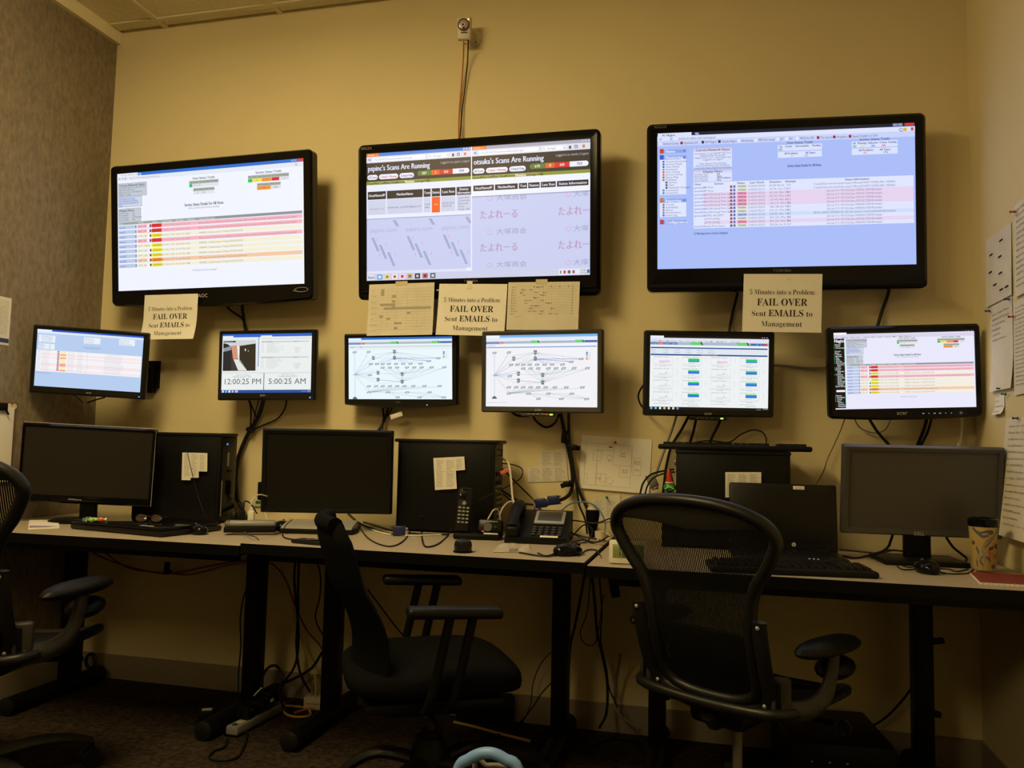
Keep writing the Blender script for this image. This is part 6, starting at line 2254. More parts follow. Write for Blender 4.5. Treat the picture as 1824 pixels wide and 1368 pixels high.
sl = R3(0, math.atan2(0.076, 0.16))
MB().rbox(tf(0.035, 0.70, 0.004), (0.105, 0.082, 0.008), 0.003, rot=sl).build('screen_frame', 'silver', parent=g)
MB().rbox(tf(0.035, 0.72, 0.0085), (0.082, 0.060, 0.001), 0.0004, rot=sl).build('screen', 'off_panel', parent=g)
km = None
for j in range(4):
    for i in range(5):
        if km is None:
            o = MB().rbox((0, 0, 0), (0.014, 0.009, 0.005), 0.002, rot=sl).build('phone_key', 'dark_grey', parent=g)
            km = o.data
        else:
            o = bpy.data.objects.new('phone_key', km)
            COL.objects.link(o)
            o.parent = g
        o.location = tf(-0.01 + 0.022 * i, 0.09 + 0.085 * j, 0.003)
MB().rbox(tf(0.045, 0.02, 0.003), (0.06, 0.010, 0.002), 0.0005, rot=sl).build('name_strip', 'paper', parent=g)
for s_, m_ in ((0.12, 0), (0.86, 0)):
    MB().rbox(tf(-0.078, s_, 0.018), (0.046, 0.055, 0.036), 0.012, rot=sl, seg=3).build('handset_end', 'black_plastic', parent=g)
MB().tube([tf(-0.078, 0.05, 0.034), tf(-0.078, 0.3, 0.046), tf(-0.078, 0.7, 0.046), tf(-0.078, 0.95, 0.034)], 0.015, 10, smooth=4, flat=(1.3, 0.8)).build('handset_grip', 'black_plastic', parent=g)

# ---- plastic bag with bits in it
A = atz(912, 984, ZM)
g = thing('plastic_bag', 'clear plastic bag with small parts lying before the desk telephone', 'bag', (A.x, A.y + 0.02, ZM + 0.001), math.radians(12))
mb = MB()
vs, fs = [], []
rnd = random.Random(3)
for j in range(7):
    for i in range(10):
        edge = min(i, 9 - i, j, 6 - j)
        vs.append((-0.06 + 0.12 * i / 9, -0.035 + 0.07 * j / 6, 0.002 + (0.0 if edge == 0 else rnd.uniform(0.006, 0.022))))
for j in range(6):
    for i in range(9):
        k = j * 10 + i
        fs.append((k, k + 1, k + 11, k + 10))
mb.add(vs, fs).build('bag_film', 'bag_clear', parent=g, smooth=False)
MB().rbox((0.0, -0.01, 0.006), (0.03, 0.018, 0.008), 0.003).build('bag_contents', 'dark_grey', parent=g)
MB().rbox((-0.045, -0.03, 0.002), (0.035, 0.010, 0.002), 0.0005).build('bag_label', 'sticky_yellow', parent=g)

# ---- bottle-like dark thing with pale end and small pale cup
p_ = atz(1055, 957, ZM)
zb = ZM
hgt = at(1055, 904, p_.y).z - zb
g = thing('brush_holder', 'black tapered holder with a pale round top beside the thick cable run', 'holder', (p_.x, p_.y, zb))
MB().lathe([(0.010, 0.0), (0.014, 0.02), (0.020, hgt * 0.45), (0.025, hgt * 0.72), (0.0255, hgt * 0.88), (0.021, hgt * 0.93)], (0, 0, 0), 20).build('holder_body', 'chair_fabric', parent=g)
MB().blob((0, 0, hgt * 0.92), (0.042, 0.042, 0.03), nu=18, nv=10).build('round_top', 'tape', parent=g)
p_ = atz(1069, 965, ZM)
g = thing('small_cup', 'small cream cup half hidden by the right chair', 'cup', (p_.x, p_.y, ZM))
MB().lathe([(0.014, 0), (0.018, 0.004), (0.019, 0.036), (0.017, 0.036), (0.016, 0.006)], (0, 0, 0), 20).build('cup_body', 'cream_plastic', parent=g)
MB().tube([(0.018, 0, 0.03), (0.031, 0, 0.026), (0.030, 0, 0.012), (0.017, 0, 0.009)], 0.003, 6, smooth=4).build('cup_handle', 'cream_plastic', parent=g)

# ---- cables behind the telephones
GC = 'cables tangled behind the telephones'
zr2 = xr2 + 0.01
cable('power_cable', 'cream cable dropping from the middle tower to the telephones', [(894, 817, -0.13), (905, 824, -0.16), (910, 850, -0.18), (913, 885, -0.2), (918, 905, -0.22), (923, 922, -0.24), (926, 932, -0.24)], 0.004, 'cable_white', group=GC)
cable('network_cable', 'cream cable bowing from the desk telephone over to the middle tower', [(890, 930, -0.2), (892, 912, -0.2), (902, 897, -0.18), (914, 893, -0.16), (924, 900, -0.16), (930, 925, -0.2)], 0.003, 'cable_white', group=GC)
cable('network_cable', 'cream cord rising beside the handset to the middle tower', [(862, 938, -0.25), (872, 920, -0.24), (880, 908, -0.23), (888, 910, -0.2), (892, 930, -0.2)], 0.003, 'cable_white', group=GC)
cable('video_cable', 'black cable arching from the middle tower and back over the handset', [(893, 825, -0.13), (915, 828, -0.1), (930, 836, -0.08), (927, 852, -0.1), (905, 866, -0.16), (880, 878, -0.24), (850, 893, -0.27), (836, 900, -0.29)], 0.0022, group=GC)
cable('video_cable', 'black cable from the middle tower to the hanging blue plugs', [(893, 873, -0.13), (910, 884, -0.11), (930, 896, -0.1), (950, 899, -0.1)], 0.004, group=GC)
cable('power_cable', 'black cable slanting from the middle tower behind the telephone screen', [(895, 835, -0.13), (915, 855, -0.08), (935, 875, -0.06), (950, 890, -0.06), (960, 905, -0.1), (980, 918, -0.14), (1005, 925, -0.16), (1020, 930, -0.18)], 0.003, group=GC)
cable('power_cable', 'second black cable slanting from the middle tower to the small blue plug', [(896, 880, -0.13), (915, 895, -0.12), (935, 908, -0.15), (952, 914, -0.19)], 0.0035, group=GC)
cable('network_cable', 'blue cable arching high behind the desk telephone', [(985, 930, -0.16), (998, 912, -0.14), (1015, 898, -0.12), (1035, 894, -0.12), (1055, 898, -0.12), (1070, 912, -0.14), (1078, 932, -0.18), (1076, 950, -0.22), (1066, 964, -0.25)], 0.003, 'cable_blue', group=GC)
for k, (pts, s_) in enumerate((
        ([(968, 918, -0.18), (990, 935, -0.2), (1020, 950, -0.22), (1050, 958, -0.24), (1078, 962, -0.24)], 'black cord crossing behind the desk telephone towards the cup'),
        ([(1000, 925, -0.2), (1030, 928, -0.18), (1060, 932, -0.18), (1082, 925, -0.2), (1100, 918, -0.25)], 'black cord running level behind the desk telephone towards the right chair'),
        ([(1015, 960, -0.28), (1040, 935, -0.2), (1055, 945, -0.22), (1045, 965, -0.28), (1020, 968, -0.32)], 'black cord coiled in a loop right of the desk telephone'),
        ([(1010, 945, -0.26), (1035, 958, -0.26), (1060, 970, -0.3), (1080, 972, -0.34)], 'black cord lying right of the desk telephone, rear'),
        ([(1008, 972, -0.36), (1035, 962, -0.32), (1062, 966, -0.3), (1085, 955, -0.28)], 'black cord lying right of the desk telephone, front'),
        ([(1030, 990, -0.55), (1045, 980, -0.44), (1062, 980, -0.42), (1068, 988, -0.5)], 'mouse cord curling behind the mouse at the right end of the middle desk'),
        ([(925, 984, -0.46), (960, 990, -0.5), (985, 990, -0.54), (1000, 984, -0.5)], 'black cord running from the plastic bag to the mouse'),
        ([(958, 985, -0.46), (972, 990, -0.5), (990, 985, -0.47), (1005, 972, -0.40)], 'black cord curling under the desk telephone keys'))):
    if k >= 5:
        cable_w('black_cord', s_, [atz(x, y, ZM + 0.003) for x, y, _d in pts], 0.0025, 'cable_black', GC)
    else:
        cable('black_cord', s_, pts, 0.0025, group=GC)
o = MB().rbox((0, 0, 0), (0.04, 0.002, 0.014), 0.0005, rot=R3(0.2, 0, -0.45)).build('cable_label', 'orange_tag')
o.location = at(900, 839, -0.17)
tag(o, 'orange tag on the cream cable beside the middle tower', 'tag')

# ---- red and green toy beside the right tower
p_ = at(1193, 873, -0.20)
g = thing('candy_toy', 'small toy with a red pointed top and green body beside the right tower', 'toy', (p_.x, -0.20, ZR))
zz = p_.z - ZR
MB().rbox((0, 0, zz / 2 - 0.004), (0.05, 0.04, zz - 0.008), 0.004).build('toy_stand', 'black_plastic', parent=g)
MB().blob((0, 0, zz + 0.010), (0.042, 0.036, 0.036), nu=14, nv=10).build('toy_body', 'green_foil', parent=g)
MB().lathe([(0.016, 0), (0.016, 0.004), (0.013, 0.004)], (0, 0, zz + 0.024), 14).build('toy_brim', 'white_plastic', parent=g)
MB().lathe([(0.014, 0), (0.010, 0.02), (0.006, 0.04), (0.002, 0.046)], (0.0, 0, zz + 0.028), 14, R3(0, 0, -0.1)).build('toy_hat', 'red_pin', parent=g)
MB().tube([(-0.015, -0.017, zz + 0.004), (0.0, -0.019, zz + 0.012), (0.015, -0.017, zz + 0.004)], 0.003, 6, smooth=4).build('toy_ribbon', 'lime', parent=g)

# ---- thermometer clock
A, B = atz(1084, 1004, ZR), atz(1122, 1006, ZR)
g = thing('desk_clock', 'white digital clock half hidden behind the right chair', 'clock', (A.x + 0.055, A.y + 0.012, ZR), math.radians(4))
MB().rbox((0, 0, 0.034), (0.110, 0.022, 0.068), 0.006, rot=R3(0, -0.15)).build('clock_case', 'white_plastic', parent=g)
cr = R3(0, -0.15)
cf = lambda x, z: Vector((0, 0, 0.034)) + cr @ Vector((x, -0.0116, z))
MB().rbox(cf(0, 0.002), (0.088, 0.001, 0.038), 0.0004, rot=cr).build('clock_display', 'lcd', parent=g)
mb = MB()
lettering(mb, '16:5', 0.046, lambda a, b: cf(-0.026 + a * 0.85, -0.014 + b) + Vector((0, -0.0008, 0)), 'l')
SEG = {'1': 'bc', '6': 'acdefg', '5': 'acdfg'}
mb = MB()
for k, ch in enumerate('165'):
    x0 = -0.030 + 0.021 * k
    for s_ in SEG[ch]:
        a, b, c_, d_ = {'a': (0, 0.015, 0.012, 0.0025), 'g': (0, 0.0, 0.012, 0.0025), 'd': (0, -0.015, 0.012, 0.0025), 'f': (-0.0065, 0.0075, 0.0025, 0.012), 'b': (0.0065, 0.0075, 0.0025, 0.012), 'e': (-0.0065, -0.0075, 0.0025, 0.012), 'c': (0.0065, -0.0075, 0.0025, 0.012)}[s_]
        mb.box(cf(x0 + a, 0.002 + b) + Vector((0, -0.0008, 0)), (c_, 0.0004, d_), rot=cr)
mb.build('clock_digits', 'ink', parent=g, smooth=False)
MB().rbox((0.0, 0.02, 0.012), (0.06, 0.03, 0.010), 0.003).build('clock_foot', 'white_plastic', parent=g)

# ---- open laptop
xa, xb = at(1301, 861, -0.345).x, at(1495, 866, -0.345).x
cx = (xa + xb) / 2
Wl = xb - xa
zt_ = at(1400, 863, -0.345).z
g = thing('open_laptop', 'open black laptop with a dark screen on the right desk', 'laptop', (cx, -0.42, ZR), math.radians(2))
MB().rbox((0, -0.01, 0.014), (Wl, 0.22, 0.022), 0.006).build('laptop_base', 'satin_black', parent=g)
hl = zt_ - ZR - 0.02
lr = R3(0, math.radians(-6))
lf = lambda x, z, y=0.0: Vector((0, 0.085, 0.022)) + lr @ Vector((x, y, z))
MB().rbox(lf(0, hl / 2), (Wl, 0.012, hl), 0.006, rot=lr).build('laptop_lid', 'satin_black', parent=g)
MB().rbox(lf(0, hl / 2 + 0.006, -0.0065), (Wl * 0.92, 0.001, hl * 0.80), 0.0004, rot=lr).build('laptop_screen', 'off_panel_dark', parent=g)
MB().rbox(lf(0.05, hl - 0.012, -0.0068), (0.034, 0.001, 0.011), 0.0004, rot=lr).build('sticker', 'paper', parent=g)
mb = MB()
lettering(mb, 'DP-1504', 0.008, lambda a, b: lf(0.05 + a * 0.7, hl - 0.015 + b, -0.0076))
mb.build('sticker_print', 'ink_grey', parent=g, smooth=False)
MB().lathe([(0.0065, 0), (0.0065, 0.001)], lf(0.032, 0.02, -0.0066), 16, lr @ R3(0, PI / 2)).build('logo', 'logo_grey', parent=g)
mb = MB()
lettering(mb, 'hp', 0.008, lambda a, b: lf(0.032 + a, 0.0175 + b, -0.0082))
mb.build('logo_letters', 'ink', parent=g, smooth=False)
for s in (-1, 1):
    MB().tube([lf(s * Wl * 0.36 - 0.02, 0.004), lf(s * Wl * 0.36 + 0.02, 0.004)], 0.007, 10).build('hinge', 'satin_black', parent=g)
km = None
for j in range(5):
    for i in range(14):
        if km is None:
            o = MB().box((0, 0, 0), (0.0175, 0.0165, 0.004), taper=0.9).build('key', 'black_plastic', parent=g, smooth=False)
            km = o.data
        else:
            o = bpy.data.objects.new('key', km)
            COL.objects.link(o)
            o.parent = g
        o.location = (-0.132 + 0.0203 * i, -0.03 + 0.0195 * j, 0.0265)
for k in range(3):
    MB().box((0.05 + 0.012 * k, -0.114, 0.0255), (0.004, 0.003, 0.001)).build('status_light', 'led_white', parent=g, smooth=False)

# ---- tumbler, red notebook
A = atz(1757, 1021, ZR)
hh = at(1757, 925, A.y).z - ZR
g = thing('travel_mug', 'yellow patterned travel mug with a black lid on the right desk', 'mug', (A.x, A.y + 0.02, ZR + 0.0075))
hb = hh - 0.028
rb, rt = 0.030, 0.0375
MB().lathe([(rb - 0.003, 0), (rb, 0.004), (rt, hb)], (0, 0, 0), 36).build('mug_body', 'tumbler_yellow', parent=g)
MB().lathe([(rt + 0.001, hb - 0.001), (rt + 0.0025, hb + 0.003), (rt + 0.002, hb + 0.020), (rt - 0.004, hb + 0.023), (rt - 0.008, hb + 0.020)], (0, 0, 0), 36).build('mug_lid', 'gloss_black', parent=g)
MB().rbox((0, -0.015, hb + 0.024), (0.018, 0.016, 0.006), 0.002).build('sip_lid', 'gloss_black', parent=g)


def wrap(a, z, up=0.0006):
    "a: angle in degrees from the side facing the room; z: height share"
    r = rb + (rt - rb) * z + up
    t = math.radians(a) - PI / 2 + 0.0
    return Vector((r * math.cos(t), r * math.sin(t), z * hb))


def vine(pts, wd, m_):
    P = spline([(a, z, 0) for a, z in pts], 5)
    mb = MB()
    vs, fs = [], []
    for i, p_ in enumerate(P):
        k = math.sin(PI * min(1, max(0.02, i / (len(P) - 1)))) * 0.6 + 0.4
        vs += [wrap(p_.x - wd * k * 14, p_.y), wrap(p_.x + wd * k * 14, p_.y + wd * 0.3)]
    for i in range(len(P) - 1):
        fs.append((2 * i, 2 * i + 1, 2 * i + 3, 2 * i + 2))
    mb.add(vs, fs)
    return mb


def spot(a, z, ra, rz, m_):
    mb = MB()
    n = 12
    mb.add([wrap(a, z)] + [wrap(a + ra * math.cos(2 * PI * k / n), z + rz * math.sin(2 * PI * k / n)) for k in range(n)], [(0, k + 1, (k + 1) % n + 1) for k in range(n)])
    mb.build('flower_print', m_, parent=g, smooth=False)


for pts, wd, m_ in (([(-60, 0.93), (-35, 0.82), (-5, 0.86), (12, 0.87)], 0.22, 'print_blue'), ([(-50, 0.88), (-20, 0.75), (5, 0.78)], 0.2, 'print_blue'), ([(60, 0.95), (30, 0.75), (-5, 0.62), (-22, 0.45), (-10, 0.2), (-25, 0.02)], 0.28, 'print_grey'),
                    ([(48, 0.9), (20, 0.68), (-12, 0.5)], 0.2, 'print_blue'), ([(-48, 0.5), (-38, 0.35), (-50, 0.2), (-45, 0.05)], 0.2, 'print_blue'), ([(-5, 0.3), (12, 0.2), (5, 0.08)], 0.18, 'print_blue'), ([(-20, 0.3), (-34, 0.22), (-20, 0.1)], 0.15, 'print_blue'), ([(35, 0.55), (25, 0.48), (5, 0.45)], 0.3, 'print_brown')):
    vine(pts, wd, m_).build('vine_print', m_, parent=g, smooth=False)
for a, z, ra, rz_, m_ in ((14, 0.88, 13, 0.05, 'print_brown'), (14, 0.88, 5, 0.02, 'print_blue'), (-62, 0.62, 9, 0.05, 'print_brown'), (48, 0.56, 10, 0.07, 'print_brown'), (32, 0.1, 12, 0.055, 'print_blue'), (32, 0.1, 5, 0.02, 'print_brown')):
    spot(a, z, ra, rz_, m_)
mb = MB()
lettering(mb, 'Tusk', 0.028, lambda a, b: wrap(-4 + a / 0.034 * 57.3, 0.29 + b / hb, 0.0009), 'l', font='serif')
mb.build('mug_lettering', 'ink_red', parent=g, smooth=False)

A, B = atz(1728, 1023, ZR), atz(1746, 1041, ZR)
g = thing('notebook', 'red spiral notebook at the right end of the right desk', 'notebook', (A.x, A.y, ZR), 0)
dv = (B - A)
nx = Vector((0.17, 0.0, 0))
Z_ = Vector((0, 0, 1))


def slab4(z0, z1, m_, name, ins=0.0):
    P0 = [Vector((ins, -ins, 0)), Vector((ins, -ins, 0)) + dv * (1 - ins * 8), dv * (1 - ins * 8) + nx - Vector((ins, 0, 0)), nx - Vector((ins, ins, 0))]
    mb = MB()
    mb.add([q_ + Z_ * z0 for q_ in P0] + [q_ + Z_ * z1 for q_ in P0], [(0, 1, 2, 3), (7, 6, 5, 4), (0, 4, 5, 1), (1, 5, 6, 2), (2, 6, 7, 3), (3, 7, 4, 0)])
    return mb.build(name, m_, parent=g, smooth=False)


slab4(0.0, 0.0055, 'paper', 'pages')
slab4(0.0056, 0.0070, 'red_paper', 'cover')
mb = MB()
for k in range(14):
    c_ = dv + nx * ((k + 0.5) / 14)
    mb.tube([c_ + Vector((0, 0.0045 * math.cos(2 * PI * i / 8), 0.0045 + 0.0045 * math.sin(2 * PI * i / 8))) for i in range(8)], 0.0006, 4, closed=True)
o = mb.build('spiral_wire', 'chrome', parent=g)
o['kind'] = 'stuff'

# cords on the right desk
GR = 'cords on the right desk'
for s_, pts, r_ in (('black cord from the wide monitor base looping left of the mouse', [(1594, 990), (1600, 1002), (1615, 1010), (1630, 1008), (1612, 998), (1596, 1002), (1606, 1014), (1632, 1014)], 0.002),
                    ('mouse cord running right from the shiny mouse to the notebook', [(1668, 1018), (1690, 1022), (1712, 1022), (1726, 1020), (1735, 1012)], 0.002),
                    ('black cord between the shiny mouse and the mug', [(1668, 1012), (1690, 1014), (1705, 1018), (1724, 1014)], 0.002),
                    ('black cord lying behind the open laptop towards the wide monitor', [(1495, 979), (1530, 982), (1565, 985), (1590, 980), (1620, 984)], 0.003),
                    ('second black cord behind the open laptop, nearer the keyboard', [(1500, 990), (1525, 994), (1550, 988), (1580, 980), (1600, 979)], 0.003)):
    cable_w('black_cord', s_, [atz(x, y, ZR + r_) for x, y in pts], r_, 'cable_black', GR)
cable('power_cable', 'black cable with a thick collar below the left of the wide monitor', [(1591, 950, -0.27), (1586, 965, -0.26), (1582, 974, -0.26), (1568, 984, -0.3), (1545, 990, -0.34)], 0.004, group=GR)
cable('video_cable', 'black cable curving below the right of the wide monitor', [(1686, 958, -0.27), (1698, 975, -0.24), (1714, 988, -0.22), (1722, 996, -0.22), (1714, 1004, -0.3)], 0.004, group=GR)
cable('video_cable', 'black cable from the grey plug bending over to the right tower', [(1140, 880, -0.1), (1146, 860, -0.1), (1160, 845, -0.1), (1185, 838, -0.14), (1200, 836, -0.16)], 0.0035, group=GR)
cable('video_cable', 'second black cable bending from the right tower to behind the right chair', [(1148, 885, -0.1), (1154, 864, -0.1), (1166, 850, -0.11), (1188, 842, -0.14), (1202, 841, -0.16)], 0.003, group=GR)


# ================================================================== chairs
def star_base(g, R=0.31, m_='graphite', turn=0.3, zc=0.10, arch=0.03, c0=(0, 0)):
    c0 = Vector((c0[0], c0[1], 0))
    MB().lathe([(0.045, zc - 0.04), (0.05, zc - 0.02), (0.042, zc + 0.02), (0.03, zc + 0.035)], c0, 20).build('base_hub', m_, parent=g)
    for k in range(5):
        a = turn + 2 * PI * k / 5
        d = Vector((math.cos(a), math.sin(a), 0))
        lg = MB().tube([c0 + d * 0.03 + Vector((0, 0, zc)), c0 + d * (R * 0.5) + Vector((0, 0, zc + arch * 0.3)), c0 + d * (R * 0.8) + Vector((0, 0, 0.08 + (zc - 0.08) * 0.6 + arch * 0.2)), c0 + d * R + Vector((0, 0, 0.078))], [0.026, 0.022, 0.015], 10, smooth=4, flat=(1.0, 0.75)).build('base_leg', m_, parent=g)
        n_ = Vector((-d.y, d.x, 0))
        c = MB()
        for s in (-1, 1):
            p_ = c0 + d * R + n_ * (s * 0.014) + Vector((0, 0, 0.029))
            rot_ = n_.to_track_quat('Z', 'Y').to_matrix()
            c.lathe([(0.012, -0.008), (0.026, -0.008), (0.029, -0.004), (0.029, 0.004), (0.026, 0.008), (0.012, 0.008)], p_, 18, rot_)
        c.tube([c0 + d * R + Vector((0, 0, 0.03)), c0 + d * R + Vector((0, 0, 0.078))], 0.009, 8)
        c.build('caster', 'satin_black', parent=lg)


def mesh_chair(label, loc, rz, s=1.0, turn=0.3):
    g = thing('mesh_office_chair', label, 'chair', loc, rz, scale=s, group='mesh-backed office chairs')
    half = [(0, .966), (.10, .960), (.175, .943), (.226, .914), (.246, .876), (.232, .838), (.210, .798), (.188, .768), (.170, .735), (.157, .69), (.151, .62), (.149, .55), (.146, .49), (.130, .450), (.08, .428), (0, .423)]
    yb = lambda x, z: -0.135 - 0.34 * (z - 0.42) + 0.5 * x * x - 0.02 * math.sin(PI * min(1, max(0, (z - 0.42) / 0.3)))
    full = half + [(-x, z) for x, z in half[-2:0:-1]]
    ring = spline([(x, yb(x, z), z) for x, z in full], 4, closed=True)
    MB().tube(ring, 0.0195, 10, closed=True, flat=(0.85, 1.1), up=(0, 1, 0)).build('back_frame', 'graphite', parent=g, angle=60)

    def zrange(x):
        zs = []
        n = len(ring)
        for i in range(n):
            a, b = ring[i], ring[(i + 1) % n]
            if (a.x - x) * (b.x - x) <= 0 and a.x != b.x:
                zs.append(a.z + (b.z - a.z) * (x - a.x) / (b.x - a.x))
        return (min(zs), max(zs)) if len(zs) >= 2 else None
    mb = MB()
    x = -0.2365
    while x < 0.237:
        r_ = zrange(x)
        if r_ and r_[1] - r_[0] > 0.02:
            vs, fs = [], []
            for k in range(15):
                z = r_[0] + (r_[1] - r_[0]) * k / 14
                for dx in (-0.0020, 0.0020):
                    vs.append((x + dx, yb(x, z), z))
            for k in range(14):
                fs.append((2 * k, 2 * k + 1, 2 * k + 3, 2 * k + 2))
            mb.add(vs, fs)
        x += 0.0055
    o = mb.build('back_mesh', 'mesh_black', parent=g, smooth=False)
    o['kind'] = 'stuff'
    # smooth band inside the top of the frame
    mb = MB()
    vs, fs = [], []
    for k in range(25):
        xx = -0.222 + 0.444 * k / 24
        r_ = zrange(xx)
        zt_ = (r_[1] if r_ else 0.9) - 0.006
        dp = 0.060 * (1 - abs(xx / 0.24) ** 3) + 0.012 * math.sin(PI * (xx / 0.24 + 0.3)) * (1 - abs(xx / 0.24))
        for j, t in enumerate((0, 0.5, 1)):
            zz = zt_ - max(0.002, dp) * t
            vs.append((xx, yb(xx, zz) - 0.004 - 0.006 * math.sin(PI * t), zz))
    for k in range(24):
        for j in range(2):
            a = k * 3 + j
            fs.append((a, a + 1, a + 4, a + 3))
    mb.add(vs, fs).build('top_band', 'graphite_light', parent=g)
    # lower loop that carries the back
    P = [(-.186, .665), (-.186, .60), (-.184, .52), (-.178, .455), (-.14, .415), (0, .395), (.14, .415), (.178, .455), (.184, .52), (.186, .60), (.186, .665)]
    MB().tube([(x, yb(x, z) - 0.022, z) for x, z in P], 0.019, 10, smooth=5, flat=(1.15, 0.55), up=(0, 1, 0)).build('back_support', 'graphite', parent=g, angle=60)
    for x, z in ((-.186, .65), (.186, .65), (-.165, .435), (.165, .435)):
        MB().blob((x, yb(x, z) - 0.033, z), (0.012, 0.008, 0.012), nu=10, nv=6).build('screw', 'silver', parent=g)
    MB().rbox((0, -0.165, 0.56), (0.25, 0.02, 0.10), 0.009, seg=3).build('lumbar_pad', 'black_plastic', parent=g)
    # seat
    sp = [(0, .26), (.15, .255), (.235, .20), (.25, .05), (.235, -.12), (.19, -.19), (0, -.20)]
    full = sp + [(-x, y) for x, y in sp[-2:0:-1]]
    zs = lambda x, y: 0.43 - 0.012 * (1 - (x / 0.25) ** 2) - (0.03 * max(0, (y - 0.15) / 0.11) ** 2)
    ring2 = spline([(x, y, zs(x, y)) for x, y in full], 4, closed=True)
    MB().tube(ring2, 0.015, 8, closed=True).build('seat_frame', 'graphite', parent=g, angle=60)
    n = len(ring2)
    MB().add([(0, 0.03, 0.40)] + [tuple(p) for p in ring2], [(0, i + 1, (i + 1) % n + 1) for i in range(n)]).build('seat_mesh', 'mesh_black', parent=g)
    MB().rbox((0, -0.01, 0.362), (0.17, 0.24, 0.060), 0.02, seg=3).build('tilt_mechanism', 'black_plastic', parent=g)
    MB().tube([(0, -0.12, 0.35), (0, -0.16, 0.385)], 0.03, 10).build('back_joint', 'graphite', parent=g)
    MB().tube([(0, 0, 0.10), (0, 0, 0.165)], 0.026, 16).build('outer_column', 'graphite', parent=g)
    MB().tube([(0, 0, 0.16), (0, 0, 0.34)], 0.014, 14).build('gas_cylinder', 'cable_grey', parent=g)
    for s_ in (-1, 1):
        MB().rbox((s_ * 0.205, -0.150, 0.462), (0.05, 0.03, 0.11), 0.010, rot=R3(s_ * 0.5), seg=3).build('arm_bracket', 'graphite_light', parent=g)
        MB().rbox((s_ * 0.206, -0.170, 0.462), (0.012, 0.006, 0.085), 0.003, rot=R3(s_ * 0.5)).build('bracket_slot', 'black_edge', parent=g)
        MB().lathe([(0.009, 0), (0.008, 0.008)], (s_ * 0.206, -0.168, 0.422), 12, R3(0, PI / 2)).build('slot_knob', 'silver', parent=g)
        MB().tube([(s_ * 0.20, -0.15, 0.43), (s_ * 0.245, -0.10, 0.43), (s_ * 0.275, -0.05, 0.46), (s_ * 0.283, -0.02, 0.52), (s_ * 0.28, 0.0, 0.575)], [0.03, 0.027, 0.022, 0.019, 0.019], 10, smooth=4, flat=(0.8, 1.0)).build('arm_post', 'graphite_light', parent=g)
        pad = MB().blob((s_ * 0.264, 0.005, 0.578), (0.10, 0.335, 0.056), rot=R3(-s_ * 0.04, -0.03), nu=20, nv=12,
                        fn=lambda q: Vector((q.x * (0.92 + 0.1 * q.y), (abs(q.y) ** 0.75) * (1 if q.y > 0 else -1), q.z if q.z > 0 else q.z * 0.75)))
        pad.build('arm_pad', 'pad_black', parent=g)
        MB().blob((s_ * 0.26, 0.06, 0.515), (0.10, 0.15, 0.055), rot=R3(0, 0.1), nu=14, nv=8).build('arm_pivot', 'black_plastic', parent=g)
    MB().tube([(0.10, 0.06, 0.36), (0.26, 0.06, 0.365)], 0.008, 8).build('height_lever', 'black_plastic', parent=g)
    MB().tube([(0.285 + 0.014 * math.cos(2 * PI * k / 12), 0.06, 0.36 + 0.02 * math.sin(2 * PI * k / 12)) for k in range(12)], 0.005, 6, closed=True).build('lever_ring', 'black_plastic', parent=g)
    MB().tube([(-0.10, -0.02, 0.35), (-0.22, -0.02, 0.35)], 0.010, 8).build('tension_rod', 'black_plastic', parent=g)
    MB().lathe([(0.018, 0), (0.020, 0.03)], (-0.22, -0.02, 0.35), 12, R3(0, 0, -PI / 2)).build('tension_knob', 'black_plastic', parent=g)
    star_base(g, 0.31, 'graphite_light', turn)
    return g


mesh_chair('mesh-backed chair in front of the right desk, seen from behind', (0.066, -0.695, 0), -math.radians(30), 0.943, turn=0.9)
mesh_chair('mesh-backed chair cut off by the left edge of the picture', (-2.075, -1.075, 0), math.radians(14.5), 1.02, turn=0.75)


